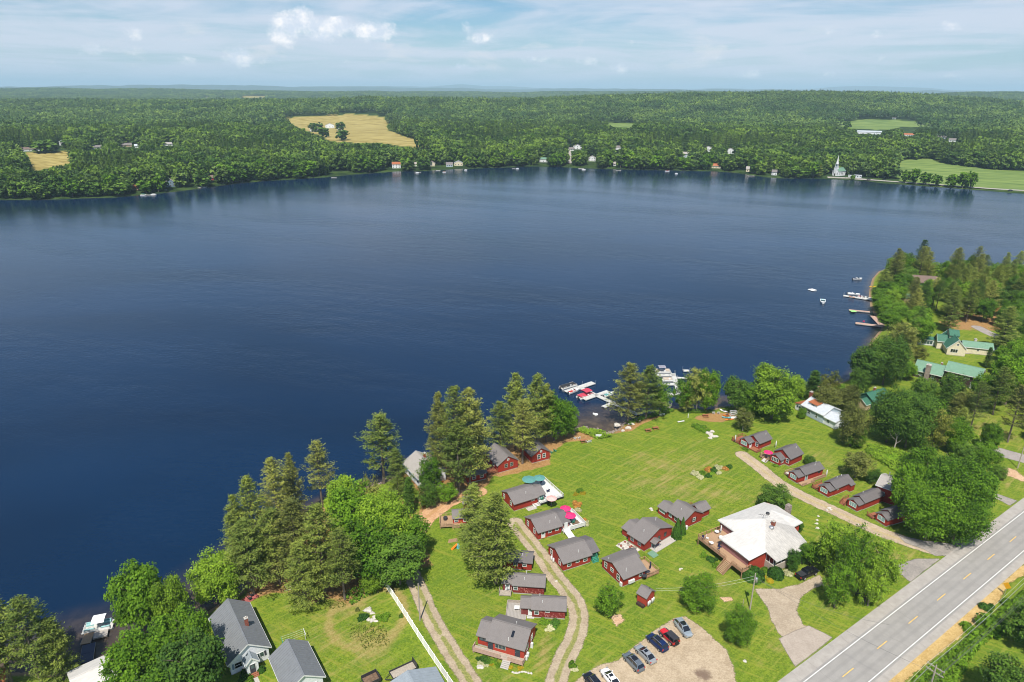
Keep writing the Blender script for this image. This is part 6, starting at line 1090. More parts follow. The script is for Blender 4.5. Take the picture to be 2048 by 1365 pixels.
def wallrun(i0, i1, mt, name='wall', z0=0.15, th=0.2, top=None):
    m_ = MB()
    for k in range(i0, i1):
        (ax, ay), (bx, by) = foot[k % len(foot)], foot[(k+1) % len(foot)]; d = Vector((bx-ax, by-ay)).normalized(); n_ = Vector((-d.y, d.x))*th
        for sg in (1,): m_.hexa([h.P(ax, ay, z0), h.P(bx, by, z0), h.P(bx+n_.x, by+n_.y, z0), h.P(ax+n_.x, ay+n_.y, z0), h.P(ax, ay, top or EE), h.P(bx, by, top or EE), h.P(bx+n_.x, by+n_.y, top or EE), h.P(ax+n_.x, ay+n_.y, top or EE)])
    return m_.build(name, M[mt], h.o)
wallrun(0, 4, 'redbright'); wallrun(4, 6, 'woodgrey', 'porch_wall', top=1.9); wallrun(6, 7, 'redbright'); wallrun(7, 10, 'pinkwall')
fl = MB(); V_ = [h.P(x*.985+.1, y*.985, 2.0) for x, y in foot]; fl.add(V_, [tuple(range(len(V_)))]); fl.build('porch_floor', M['deckgrey'], h.o)
R_ = dict(w=(3.1, 12.9, E_), n=(18.6, 12.9, E_), e1=(20.2, 10.3, E_), e2=(20.1, 2.6, E_), i=(16.8, 2.4, E_), e3=(14.7, -4.0, E_-.5), s1=(3.7, -4.2, E_-.5), s2=(3.5, -1.2, E_+.15), s3=(-1.7, -1.3, E_), sw=(-1.7, 7.6, E_), no=(3.1, 7.6, E_), a=(7.0, 8.6, E_+1.35), b=(15.6, 8.2, E_+1.5), pk=(10.6, 5.6, E_+2.1))
def slab(name, keys, mt='roofwhite', th=.16, dz=0, parent=None):
    V_ = [np.array(R_[k] if isinstance(k, str) else k, float)+[0, 0, dz] for k in keys]; n_ = len(V_); m_ = MB(); 
    tri = [(0, j, j+1) for j in range(1, n_-1)]; P_ = [h.P(*v) for v in V_]+[h.P(v[0], v[1], v[2]+th) for v in V_]
    m_.add(P_, tri+[tuple(x+n_ for x in t) for t in tri]+[(j, (j+1) % n_, (j+1) % n_+n_, j+n_) for j in range(n_)]); return m_.build(name, M[mt], parent or h.o)
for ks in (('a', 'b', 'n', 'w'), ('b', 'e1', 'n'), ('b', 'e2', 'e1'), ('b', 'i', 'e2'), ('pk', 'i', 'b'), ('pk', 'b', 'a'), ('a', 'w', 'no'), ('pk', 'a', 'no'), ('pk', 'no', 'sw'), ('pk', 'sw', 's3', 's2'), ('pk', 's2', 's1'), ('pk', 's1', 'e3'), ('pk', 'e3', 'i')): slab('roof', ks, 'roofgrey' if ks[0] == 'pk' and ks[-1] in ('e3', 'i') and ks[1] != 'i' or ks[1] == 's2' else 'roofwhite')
slab('porch_roof', [(-1.9, 2.2, E_+.02), (1.8, 1.6, E_+.75), (3.7, -1.5, E_+.22), (-1.9, -1.6, E_-.15)], 'trim', .14, .2)
pf = MB()
for a, b in (('w', 'no'), ('no', 'sw'), ('sw', 's3'), ('s1', 'e3'), ('e3', 'i'), ('i', 'e2'), ('e2', 'e1'), ('e1', 'n')): pf.bar(h.P(*(np.array(R_[a])+[0, 0, -.02])), h.P(*(np.array(R_[b])+[0, 0, -.02])), .06, .26)
pf.build('fascia', M['trim'], h.o)
h.win('b', 5.2, 2.6, 1.1, 2.7, -1.1, n=3); h.win('b', 1.6, 2.6, 1.1, 2.7, -1.1, n=3); h.win('a', 0.1, .95, 1.3, 2.2, -.8); h.win('a', 2.9, .95, 1.3, 2.2, -.8); h.win('b', 9.9, 2.6, 1.7, 2.1, 3.7, n=2); h.win('c', 8.0, 1.2, 1.1, 2.4, 12.4); h.door('b', 8.2, 3.7, .9, 1.9, 2.05); h.door('b', .0, -1.1, .8, 1.8, 2.05, 'trim')
for k in range(5): h.win('a', 5.3+k*2.0, 1.7, 1.5, 1.95, -3.4, 'glassdark', name='screen')
h.win('b', -2.1, 1.9, 1.5, 1.95, 4.2, 'glassdark', name='screen', n=2); h.win('d', 5.0, 1.6, 1.2, 1.8, 19.5); h.win('d', 8.5, 1.6, 1.2, 1.8, 19.5)
h.chimney(11.0, 3.6, 5.3, 6.9, .7); p = MB(); p.lathe([(.5, 0), (.62, .35), (.5, .6), (.2, .7)], 14, h.P(9.9, 3.1, 5.55)); p.build('roof_fan', M['steel'], h.o, smooth=True); p = MB(); p.lathe([(.3, 0), (.3, .4), (.45, .45), (.4, .75), (.1, .85)], 12, h.P(13.2, 7.2, 5.6)); p.build('roof_cowl', M['darkmetal'], h.o, smooth=True)
p = MB(); h.box(p, 20.3, 21.4, 7.0, 8.1, 0, 5.9); p.build('chimney', M['stone'], h.o)
an = MB(); z_ = 6.3; an.tube([h.P(10.5, 6.2, 5.9), h.P(10.5, 6.2, 7.3)], .03, 5); an.bar(h.P(9.6, 6.9, 7.2), h.P(11.4, 5.5, 7.2), .04); [an.bar(h.P(9.8+.35*k, 6.35-.27*k-.3+.1, 7.2), h.P(9.8+.35*k+.35, 6.35-.27*k+.5, 7.2), .03) for k in range(5)]; an.build('antenna', M['darkmetal'], h.o)
h.deck(-3.7, -1.15, -1.6, 12.0, 2.0, 'deck', 'rail', 'bac', 1.0, gaps=[('b', .20, .34)]); h.deck(-1.1, 3.6, 7.3, 12.0, 2.0, 'deck', 'rail', 'c', 1.0); h.steps('b', 2.2, -3.75, 1.8, 9, 2.0, 'deck', 'rail', .28)
for k, (x, y, mt, z) in enumerate([(-3.0, 8.5, 'trim', .75), (-2.2, 10.6, 'trim', .75), (-3.0, 6.2, 'navy', .6), (-1.9, 6.9, 'navy', .7), (.6, 9.0, 'trim', .75), (-3.0, 11.0, 'navy', .6), (1.4, 11.2, 'trim', .6)]):
    m_ = MB(); m_.lathe([(.05, 0), (.05, z-.06), (.55 if mt == 'trim' else .3, z-.05), (.55 if mt == 'trim' else .3, z)], 12) if k % 2 == 0 else (m_.box(-.3, .3, -.3, .3, z*.5, z*.55), m_.box(-.3, .3, .24, .3, z*.5, z+.35), [m_.box(a, a+.05, b, b+.05, 0, z*.5) for a in (-.3, .25) for b in (-.3, .25)])
    g_ = m_.build('patio_table' if k % 2 == 0 else 'patio_chair', M[mt]); c, s_ = math.cos(h.o.rotation_euler.z), math.sin(h.o.rotation_euler.z); X_, Y_ = x, y*h.s
    g_.location = (h.o.location.x+X_*c-Y_*s_, h.o.location.y+X_*s_+Y_*c, 3.0); g_.rotation_euler.z = random.uniform(0, 6)
    tagp(g_, ['white round table nearest the stairs on the lodge deck', 'white chair by the far rail of the lodge deck', 'dark round table in the middle of the lodge deck', 'dark blue chair beside the lodge wall on the deck', 'white round table by the recessed wall of the lodge deck', 'dark blue chair at the far corner of the lodge deck', 'white table in the back corner of the lodge deck'][k], 'table' if k % 2 == 0 else 'chair')

# ---------------------------------------------------------------- vehicles
def car(kind, label, rear, front, colour, pname, metal=0.3, cat='car', sunroof=True, rz=None):
    a, b = G(*rear), G(*front); c = (a+b)/2; d = b-a; ang = math.atan2(d[1], d[0])
    spec = dict(sedan=(4.75, 1.82, 1.44, [(-2.38, .45, .70, .62), (-2.30, .30, .93, .80), (-1.5, .22, 1.0, .90), (0, .20, .98, .91), (1.2, .20, .93, .91), (2.0, .22, .82, .86), (2.36, .35, .66, .66)], [(-1.85, 1.0, .72), (-1.05, 1.40, .60), (.35, 1.43, .60), (1.25, .95, .70)]),
                suv=(4.65, 1.86, 1.70, [(-2.32, .45, .80, .70), (-2.28, .32, 1.05, .86), (-1.4, .25, 1.10, .92), (0, .24, 1.06, .93), (1.1, .24, 1.04, .93), (1.95, .26, .95, .88), (2.31, .40, .74, .70)], [(-2.22, 1.08, .78), (-1.80, 1.62, .64), (-.2, 1.70, .66), (.55, 1.66, .62), (1.35, 1.06, .74)]),
                jeep=(4.3, 1.75, 1.85, [(-2.0, .5, 1.05, .80), (-1.95, .45, 1.12, .80), (-.5, .42, 1.12, .80), (.6, .42, 1.12, .80), (.9, .45, 1.14, .72), (1.9, .50, 1.08, .64), (2.0, .55, 1.0, .62)], [(-1.98, 1.12, .76), (-1.90, 1.78, .68), (.25, 1.80, .68), (.75, 1.14, .74)]),
                pickup=(5.7, 1.95, 1.85, [(-2.82, .55, 1.15, .90), (-2.8, .50, 1.20, .94), (-1.0, .45, 1.20, .96), (.2, .42, 1.20, .97), (1.4, .42, 1.18, .97), (2.6, .45, 1.08, .92), (2.84, .55, .90, .78)], [(-.95, 1.2, .84), (-.75, 1.80, .72), (.75, 1.83, .72), (1.55, 1.2, .82)]))[kind]
    Ln, Wd, Ht, body, cabn = spec
    o = thing('parked_car' if kind != 'pickup' else 'pickup_truck', label, cat, c[0], c[1], 1.012, ang)
    pm = paint(pname, colour, metal); m_ = MB(); prev = None; secs = []
    for (x, z0, z1, w) in body:
        zm = z0+(z1-z0)*.55; secs.append([(x, -w*.93, z0), (x, -w, zm), (x, -w*.90, z1), (x, -w*.55, z1+.03), (x, w*.55, z1+.03), (x, w*.90, z1), (x, w, zm), (x, w*.93, z0)])
    V_ = [p for s_ in secs for p in s_]; F_ = [tuple(range(8))[::-1], tuple(range((len(secs)-1)*8, len(secs)*8))]
    for i in range(len(secs)-1):
        for k in range(8): F_.append((i*8+k, i*8+(k+1) % 8, (i+1)*8+(k+1) % 8, (i+1)*8+k))
    m_.add(V_, F_); m_.build('body', pm, o, bevel=0.03)
    g = MB(); secs = [[(x, -w*1.12, 1.02 if kind != 'pickup' else 1.15), (x, -w*1.0, z), (x, w*1.0, z), (x, w*1.12, 1.02 if kind != 'pickup' else 1.15)] for x, z, w in cabn]
    V_ = [p for s_ in secs for p in s_]; F_ = [(0, 1, 2, 3), tuple((len(secs)-1)*4+k for k in (3, 2, 1, 0))]
    for i in range(len(secs)-1):
        for k in range(4): F_.append((i*4+k, i*4+(k+1) % 4, (i+1)*4+(k+1) % 4, (i+1)*4+k))
    g.add(V_, F_); g.build('window_glass', M['glassdark'], o)
    r = MB(); xs = [c_ for c_ in cabn if c_[1] > 1.3]; x0, x1 = xs[0][0], xs[-1][0]; zt = max(c_[1] for c_ in cabn); w = xs[0][2]
    r.hexa([(x0-.05, -w-.02, xs[0][1]-.05), (x1+.05, -w-.02, xs[-1][1]-.05), (x1+.05, w+.02, xs[-1][1]-.05), (x0-.05, w+.02, xs[0][1]-.05), (x0, -w+.05, xs[0][1]+.035), (x1, -w+.05, xs[-1][1]+.035), (x1, w-.05, xs[-1][1]+.035), (x0, w-.05, xs[0][1]+.035)])
    for sg in (-1, 1):                                         # pillars
        pts = [(x, sg*w_*1.03, z) for x, z, w_ in cabn]; r.bar(pts[0], pts[1], .09); r.bar(pts[-2], pts[-1], .08); mid = (x0+x1)/2; r.bar((mid, sg*w*1.04, zt-.03), (mid, sg*w*1.17, 1.05), .09)
    ro = r.build('roof', M['darkmetal'] if kind == 'jeep' else pm, o)
    if sunroof: s_ = MB(); s_.box(x1-.75, x1-.15, -.38, .38, zt+.03, zt+.05); s_.build('sunroof', M['glassdark'], ro)
    for wx in (-Ln*.30, Ln*.30):
        for sg in (-1, 1):
            rr_ = .42 if kind in ('jeep', 'pickup') else .34; t = MB(); y_ = sg*(Wd/2-.10); t.tube([(wx, y_-.12, rr_), (wx, y_+.12, rr_)], rr_, 18); to = t.build('wheel', M['black'], o)
            k = MB(); k.tube([(wx, y_+sg*.115, rr_), (wx, y_+sg*.135, rr_)], rr_*.62, 12); k.build('rim', M['steel'], to)
    for sg in (-1, 1):
        hl = MB(); hl.box(Ln/2-.20, Ln/2-.02, sg*.72-.17, sg*.72+.17, .64 if kind == 'sedan' else .76, .78 if kind == 'sedan' else .92); hl.build('headlight', M['tube'], o)
        tl = MB(); tl.box(-Ln/2+.02, -Ln/2+.16, sg*.74-.14, sg*.74+.14, .74, .95 if kind == 'sedan' else 1.08); tl.build('tail_light', M['redpaint'], o)
        mr = MB(); mr.box(cabn[-1][0]-.45, cabn[-1][0]-.25, sg*(Wd/2)-.02, sg*(Wd/2+.16), 1.0, 1.14); mr.build('mirror', pm, o)
    bp = MB(); bp.box(-Ln/2-.05, -Ln/2+.1, -Wd/2+.15, Wd/2-.15, .38, .55); bp.build('bumper', M['darkmetal'] if kind == 'jeep' else pm, o)
    if kind == 'jeep':
        t = MB(); t.tube([(-2.05, 0, .95), (-2.30, 0, .95)], .40, 18); t.build('spare_wheel', M['black'], o); 
        for sg in (-1, 1):
            for wx in (-1.29, 1.29): f_ = MB(); f_.box(wx-.55, wx+.55, sg*.80, sg*.98, .86, .93); f_.build('fender', M['darkmetal'], o)
    if kind == 'pickup':
        b_ = MB(); b_.box(-2.7, -1.05, -.78, .78, 1.24, 1.27); b_.build('bed_cover', M['canopyblack'], o)
    if kind == 'suv': 
        for sg in (-1, 1): rr_ = MB(); rr_.bar((-1.6, sg*.58, 1.76), (.5, sg*.58, 1.76), .05); rr_.build('roof_rail', M['steel'], o)
    return o
car('suv', 'silver SUV parked nose out at the right end of the car park', (1352, 1244), (1380, 1280), (0.42, 0.48, 0.52), 'silver_paint', .5)
car('jeep', 'red off-roader with a dark soft top and spare wheel', (1352, 1293), (1323, 1266), (0.55, 0.02, 0.03), 'red_car_paint', 0, sunroof=False)
car('suv', 'dark blue SUV between the red off-roader and the silver sedan', (1329, 1304), (1299, 1277), (0.012, 0.03, 0.11), 'navy_paint', .3)
car('sedan', 'silver sedan with a dark sunroof between the blue and the grey SUVs', (1304, 1327), (1277, 1300), (0.46, 0.48, 0.49), 'silver_sedan_paint', .5)
car('suv', 'grey SUV right of the white sedan', (1280, 1344), (1253, 1315), (0.20, 0.235, 0.27), 'grey_paint', .5)
car('sedan', 'white sedan between the black SUV and the grey SUV', (1236, 1382), (1206, 1343), (0.85, 0.85, 0.84), 'white_car_paint', 0)
car('suv', 'black SUV at the bottom edge left of the white sedan', (1204, 1392), (1170, 1350), (0.012, 0.016, 0.03), 'black_blue_paint', .2)
car('pickup', 'black pickup truck parked by the lodge entrance', (1596, 1159), (1630, 1144), (0.012, 0.013, 0.018), 'black_paint', .2, cat='truck', sunroof=False)
car('sedan', 'dark car parked on the side road behind the round bright tree', (1988, 898), (1973, 886), (0.02, 0.022, 0.03), 'charcoal_paint', .2)

# ---------------------------------------------------------------- boats and docks
def frame2(p, q, z=0.0):
    a, b = G(*p, z), G(*q, z); d = b-a; return a, b, (a+b)/2, math.atan2(d[1], d[0]), float(np.linalg.norm(d))
def dock(label, p, q, w, mt='dockwhite', posts=True, z=.55, group=None, name='dock', post='steel', ph=1.3):
    a, b, c, ang, L = frame2(p, q, z); o = thing(name, label, 'dock', a[0], a[1], 0.0, ang, group)
    n = max(1, round(L/2.4)); me = MB().box(0.02, L/n-.02, -w/2, w/2, z-.08, z).mesh('dock_panel')
    for i in range(n): link('dock_panel', me, [] if me.materials else M[mt], o, (i*L/n, 0, 0))
    f = MB(); f.box(0, L, -w/2-.03, -w/2, z-.28, z+.002); f.box(0, L, w/2, w/2+.03, z-.28, z+.002); f.build('dock_frame', M['deckgrey' if mt != 'dockwhite' else 'trim'], o)
    if posts:
        pm_ = MB().tube([(0, 0, -3), (0, 0, z+ph)], .045, 6).mesh('dock_post')
        for i in range(0, n+1, 2 if n > 3 else 1):
            for sg in (-1, 1): 
                if random.random() < .75: link('dock_post', pm_, [] if pm_.materials else M[post], o, (min(L-.06, max(.06, i*L/n)), sg*(w/2+.1), 0))
    return o
DG = 'docks of the left cove'
dock('outer pale dock arm with the black-covered boat', (1131.5, 784), (1187, 765), 2.2); dock('pale walkway dock joining the outer arm to the shore', (1162, 776), (1277, 829), 1.5, posts=False)
dock('middle pale dock arm beside the red-canopied boat', (1168, 799), (1216, 782), 1.5); dock('inner pale dock arm by the large pine', (1206, 814), (1226, 806), 1.5)
dock('pale walkway of the right docks', (1346, 747), (1369, 818), 1.7); dock('outermost cross dock of the right docks', (1312, 750), (1350, 750), 1.9); dock('second cross dock of the right docks', (1325, 768), (1352, 768), 1.7); dock('lowest cross dock of the right docks', (1333, 788), (1353, 788), 1.7); dock('right-hand cross dock of the right docks', (1354, 755), (1384, 757), 1.0); dock('pale finger dock behind the green tree of the right docks', (1366, 741), (1378, 741), 1.4)
dock('long dock with the orange kayak off the pine point', (1687, 591), (1746, 600), 2.0, group=None); dock('short dock with a green mat off the pine point', (1698, 620), (1740, 624), 1.8, 'deckpink', False); dock('long reddish dock with a pink chair off the pine point', (1711, 646), (1766, 653), 2.6, 'deckpink', False); dock('dock arm running back to the shore of the pine point', (1745, 632), (1764, 652), 2.2, 'deckpink', False)
dock('wooden platform dock beside the pontoon boat', (1, 1), (2, 2), 1) if False else None
dock('brown platform dock alongside the pontoon boat', (187, 1271), (216, 1264), 1.9, 'deckgrey', False); dock('wooden walkway dock running down from the pontoon boat', (179, 1266), (170, 1288), 1.7, 'deck', False); dock('blue-covered walkway behind the bottom-left pines', (178, 1288), (172, 1325), 2.2, 'coverblue', False)
m_ = MB(); a, b, c, ang, L = frame2((1697, 621), (1711, 622), .6); m_.box(-1.3, 1.3, -1.2, 1.2, .62, .70); tagp(m_.build('green_mat', M['limegreen'], loc=(c[0], c[1]-1.2, 0)), 'lime green mat at the end of the short dock', 'mat')
def pontoon(label, stern, bow, beam, canopy=None, cz=2.2, seat='seat', cover=None, cspan=(.3, .75), lift=0.0):
    a, b, c, ang, L = frame2(stern, bow, .6); o = thing('pontoon_boat', label, 'boat', c[0], c[1], lift, ang)
    for sg in (-1, 1): t = MB(); t.tube([(-L/2, sg*beam*.33, .12), (L/2-.9, sg*beam*.33, .12), (L/2, sg*beam*.33, .35)], [.33, .33, .06], 10); t.build('pontoon', M['tube'], o, smooth=True)
    d = MB(); d.box(-L/2+.1, L/2-.25, -beam/2, beam/2, .46, .56); d.build('deck', M['dockwhite'], o)
    r = MB(); x0, x1 = -L/2+.5, L/2-.5; y = beam/2-.06
    for z in (.72, 1.12): [r.bar(p, q, .035) for p, q in (((x0, -y, z), (x1, -y, z)), ((x0, y, z), (x1, y, z)), ((x1, -y, z), (x1, y, z)))]
    for xx in np.linspace(x0, x1, 7): [r.bar((xx, s_*y, .56), (xx, s_*y, 1.12), .035) for s_ in (-1, 1)]
    r.build('rail', M['steel'], o)
    p_ = MB(); [p_.box(x0, x1, s_*y-.02, s_*y+.02, .60, 1.02) for s_ in (-1, 1)]; p_.build('side_panel', M['hull'], o)
    for (sx0, sx1, sy0, sy1) in ((x0+.1, x0+1.6, -y+.1, -y+.75), (x0+.1, x0+1.6, y-.75, y-.1), (x1-1.9, x1-.2, -y+.1, -y+.7), (x1-1.9, x1-.2, y-.7, y-.1)):
        s_ = MB(); s_.box(sx0, sx1, sy0, sy1, .56, .95); yb = sy0 if sy0 < 0 else sy1; s_.box(sx0, sx1, min(yb, yb+(.15 if yb < 0 else -.15)), max(yb, yb+(.15 if yb < 0 else -.15)), .95, 1.2); s_.build('seat', M[seat], o, bevel=.04)
    cs = MB(); cs.box(.1, .7, -y+.15, -y+.9, .56, 1.3); cs.build('console', M['hull'], o, bevel=.05)
    mo = MB(); mo.box(-L/2-.45, -L/2+.05, -.22, .22, .35, 1.15); mo.build('outboard_motor', M['darkmetal'], o, bevel=.06)
    if canopy:
        cx0, cx1 = -L/2+L*cspan[0], -L/2+L*cspan[1]; k = MB(); n_ = 6
        for i in range(n_):
            ya, yb = -beam/2+beam*i/n_, -beam/2+beam*(i+1)/n_; za, zb = [cz+.22*(1-(2*y_/beam)**2) for y_ in (ya, yb)]
            k.hexa([(cx0, ya, za), (cx1, ya, za), (cx1, yb, zb), (cx0, yb, zb), (cx0, ya, za+.05), (cx1, ya, za+.05), (cx1, yb, zb+.05), (cx0, yb, zb+.05)])
        ko = k.build('canopy', M[canopy], o); f_ = MB(); [f_.bar((xx, s_*y, .9), (xx2, s_*beam/2*.98, cz), .04) for s_ in (-1, 1) for xx, xx2 in ((0, cx0+.1), (0, cx1-.1))]; f_.build('canopy_frame', M['steel'], ko)
    if cover:
        k = MB(); k.hexa([(x0-.1, -y-.1, 1.0), (x1+.1, -y-.1, 1.0), (x1+.1, y+.1, 1.0), (x0-.1, y+.1, 1.0), (x0+.4, -y*.35, 1.6), (x1-.6, -y*.3, 1.45), (x1-.6, y*.3, 1.45), (x0+.4, y*.35, 1.6)]); k.build('cover', M[cover], o, bevel=.08)
    return o
pontoon('pontoon boat with a white canopy moored among the trees at the lower left', (228, 1247), (163, 1260), 2.6, 'canopywhite', 2.35, 'seatteal', cspan=(.22, .62))
pontoon('boat under a black cover on the outer side of the left dock', (1121, 777), (1152, 768), 2.6, None, cover='canopyblack'); pontoon('pontoon boat with a raspberry canopy inside the left docks', (1157, 796), (1184, 786), 2.9, 'canopyred', 2.3, cover='canopyred', cspan=(.35, .8))
pontoon('pontoon boat with a grey bimini at the outermost right dock', (1309, 743), (1343, 743), 2.7, 'canopygrey', 2.5, cspan=(.2, .62)); pontoon('white boat with open seats between the right cross docks', (1324, 760), (1348, 760), 2.5, None); pontoon('white boat half hidden behind the green tree of the right docks', (1361, 771), (1387, 772), 2.4, None)
def speedboat(label, stern, bow, beam=2.1, inner='coverblue', name='speedboat'):
    a, b, c, ang, L = frame2(stern, bow, .3); L = max(L, 5.0); o = thing(name, label, 'boat', c[0], c[1], 0, ang); xs = [(-.5, .92, .75), (-.2, 1.0, .78), (.15, .96, .85), (.35, .72, .92), (.46, .35, .98), (.5, .04, 1.0)]
    secs = [[(x*L, -w*beam/2, z), (x*L, -w*beam/2*.8, .15), (x*L, 0, -.2), (x*L, w*beam/2*.8, .15), (x*L, w*beam/2, z)] for x, w, z in xs]; V_ = [p for s_ in secs for p in s_]; F_ = [(0, 1, 2, 3, 4)]
    for i in range(len(secs)-1):
        for k in range(4): F_.append((i*5+k, i*5+k+1, (i+1)*5+k+1, (i+1)*5+k))
        F_.append((i*5+4, i*5, (i+1)*5, (i+1)*5+4))
    m = MB(); m.add(V_, F_); m.build('hull', M['hull'], o)
    k = MB(); k.box(-L*.42, L*.12, -beam*.36, beam*.36, .76, .90); k.build('cockpit', M[inner], o); w_ = MB(); w_.hexa([(L*.10, -beam*.42, .84), (L*.16, -beam*.38, .84), (L*.16, beam*.38, .84), (L*.10, beam*.42, .84), (L*.03, -beam*.38, 1.35), (L*.05, -beam*.36, 1.35), (L*.05, beam*.36, 1.35), (L*.03, beam*.38, 1.35)]); w_.build('windshield', M['glass'], o)
    for y in (-.45, .45): s_ = MB(); s_.box(-L*.12, -L*.02, y-.28, y+.28, .88, 1.0); s_.box(-L*.14, -L*.11, y-.28, y+.28, .88, 1.45); s_.build('seat', M['hull'], o, bevel=.04)
    mo = MB(); mo.box(-L*.5-.5, -L*.5, -.2, .2, .1, 1.1); mo.build('outboard_motor', M['darkmetal'], o, bevel=.05); return o
speedboat('white speedboat farthest out, moored beyond the pine point', (1706, 559), (1724, 558.5)); speedboat('white speedboat moored just behind the long dock', (1695, 588), (1720, 590.5), 2.4, 'hull'); speedboat('small boat with a teal interior facing the camera, moored in open water', (1645.5, 600), (1646, 608), 2.6, 'aqua'); speedboat('white jet ski nearest the shore at the long dock', (1729, 597), (1737, 598), 1.3, 'darkmetal', 'jet_ski'); speedboat('white jet ski farther out at the long dock', (1722, 595), (1729, 596), 1.3, 'redpaint', 'jet_ski')
speedboat('small white boat tucked under the outer left dock', (1142, 786), (1153, 782), 1.4, 'redpaint'); speedboat('small boat with a teal cover beside the large pine', (1214, 792), (1222, 789), 1.8, 'teal')
a, b, c, ang, L = frame2((1618, 580), (1631, 580), .3); o = thing('swim_raft', 'low white swim raft floating alone in open water', 'raft', c[0], c[1], 0, .4); MB().box(-1.7, 1.7, -1.6, 1.6, .12, .42).build('platform', M['hull'], o, bevel=.08); f_ = MB(); f_.tube([(-1.3, 1.2, .4), (-1.3, 1.2, .9), (-.7, 1.2, .9), (-.7, 1.2, .4)], .04, 6); f_.build('ladder', M['steel'], o)
a, b, c, ang, L = frame2((1188, 829), (1195, 829), .2); o = thing('water_float', 'white inflatable float with a headrest in the little bay', 'float', c[0], c[1], 0, .3); MB().lathe([(.1, .0), (.75, .05), (.8, .25), (.55, .32), (.5, .18)], 16).build('ring', M['hull'], o, smooth=True); f_ = MB(); f_.box(-1.0, -.45, -.4, .4, .15, .75); f_.build('headrest', M['trim'], o, bevel=.1)
def kayak(label, p, q, mt, z=1.1, name='kayak', w=.7, two=None):
    a, b = G(*p, z), G(*q, z); d = b-a; L = max(3.0, float(np.linalg.norm(d))); c = (a+b)/2; o = thing(name, label, 'kayak', c[0], c[1], z, math.atan2(d[1], d[0]))
    m = MB(); V_ = []; F_ = []; N_ = 9
    for i in range(N_):
        t = i/(N_-1)*2-1; r_ = max(.03, (1-t*t)**.6)*w/2; zz = .12*abs(t)**2; V_ += [(t*L/2, -r_, .22+zz), (t*L/2, 0, .02+zz*.5), (t*L/2, r_, .22+zz), (t*L/2, 0, .34+zz)]
    for i in range(N_-1):
        for k in range(4): F_.append((i*4+k, i*4+(k+1) % 4, (i+1)*4+(k+1) % 4, (i+1)*4+k))
    m.add(V_, F_); m.build('hull', M[mt], o, smooth=True); k = MB(); k.box(-.55, .45, -.22, .22, .30, .38); k.build('cockpit', M[two or 'darkmetal'], o); return o
kayak('orange and yellow kayak leaning on the grass before the pink-parasol cottage', (1079, 1079), (1099, 1072), 'orange', two='yellow'); kayak('orange kayak on the long dock', (1699, 594), (1708, 596), 'orange', .7); kayak('orange kayak left of the wall under the pines', (872, 970), (884, 965), 'orange', 1.3)
kayak('yellow canoe drawn up by the shore trees of the point', (1738, 575), (1752, 574), 'yellow', .4); kayak('orange kayak on the lake side of the white rack', (1450, 832), (1458, 831), 'orange'); kayak('orange kayak on the near side of the white rack', (1453, 841), (1464, 840), 'orange'); kayak('green kayak left of the white rack', (1449, 836), (1457, 836.5), 'aqua')
kayak('white rowing boat pulled up on the shore path', (1439, 820), (1455, 826), 'hull', 1.05, 'rowing_boat', 1.2)
# ---------------------------------------------------------------- garden and shore things
def place(name, label, cat, px, py, rz=0.0, z=1.0, group=None): x, y = G(px, py, z); return thing(name, label, cat, x, y, z, rz, group)
def picnic(label, px, py, rz, mt='wood'):
    o = place('picnic_table', label, 'picnic table', px, py, rz, group='picnic tables'); t = MB(); [t.box(-.95, .95, -.4+k*.165, -.4+k*.165+.14, .70, .75) for k in range(5)]; t.build('table_top', M[mt], o)
    for sg in (-1, 1): b = MB(); b.box(-.95, .95, sg*.75-.13, sg*.75+.13, .42, .46); b.build('seat', M[mt], o); 
    for x in (-.7, .7): l = MB(); l.bar((x, -.7, 0), (x, -.2, .7), .08); l.bar((x, .7, 0), (x, .2, .7), .08); l.bar((x, -.8, .38), (x, .8, .38), .08); l.build('leg_frame', M[mt], o)
    return o
picnic('red-brown picnic table left of the little bay', 1167, 885, .3); picnic('red-brown picnic table, left one of the touching pair', 1296, 863, .25); picnic('red-brown picnic table, right one of the touching pair', 1311, 859, .25); picnic('red-brown picnic table by the trees at the right docks', 1411, 834, -.1); picnic('weathered grey picnic table on the orange pine needles', 581, 1178, .35, 'woodgrey')
def chair(label, px, py, rz, mt='trim', group=None):
    o = place('garden_chair', label, 'chair', px, py, rz, group=group); s = MB(); s.hexa([(-.28, -.3, .32), (.28, -.3, .38), (.28, .3, .38), (-.28, .3, .32), (-.28, -.3, .36), (.28, -.3, .42), (.28, .3, .42), (-.28, .3, .36)]); s.build('seat', M[mt], o)
    b = MB(); b.hexa([(-.25, -.28, .34), (-.20, -.28, .34), (-.20, .28, .34), (-.25, .28, .34), (-.5, -.3, 1.0), (-.45, -.3, 1.0), (-.45, .3, 1.0), (-.5, .3, 1.0)]); b.build('backrest', M[mt], o); l = MB(); [l.box(x, x+.06, y-.03, y+.03, 0, .36) for x in (-.3, .25) for y in (-.3, .3)]; l.box(-.35, .35, -.42, -.32, .55, .59); l.box(-.35, .35, .32, .42, .55, .59); l.build('legs', M[mt], o); return o
for lb, x, y, r in [('white garden chair left of the bay picnic table', 1150, 879, 1.2), ('white garden chair at the bay picnic table', 1158, 878, 1.9), ('white garden chair just right of the bay picnic table', 1174, 886, .8), ('white garden chair farther right of the bay picnic table', 1180, 885, 2.2), ('white garden chair, left of two near the right walkway', 1321, 832, 1.6), ('white garden chair, right of two near the right walkway', 1327, 831, 1.3), ('white garden chair, left of two by the shore path', 1427, 828, 1.5), ('white garden chair, right of two by the shore path', 1437, 828, 1.5)]: chair(lb, x, y, r)
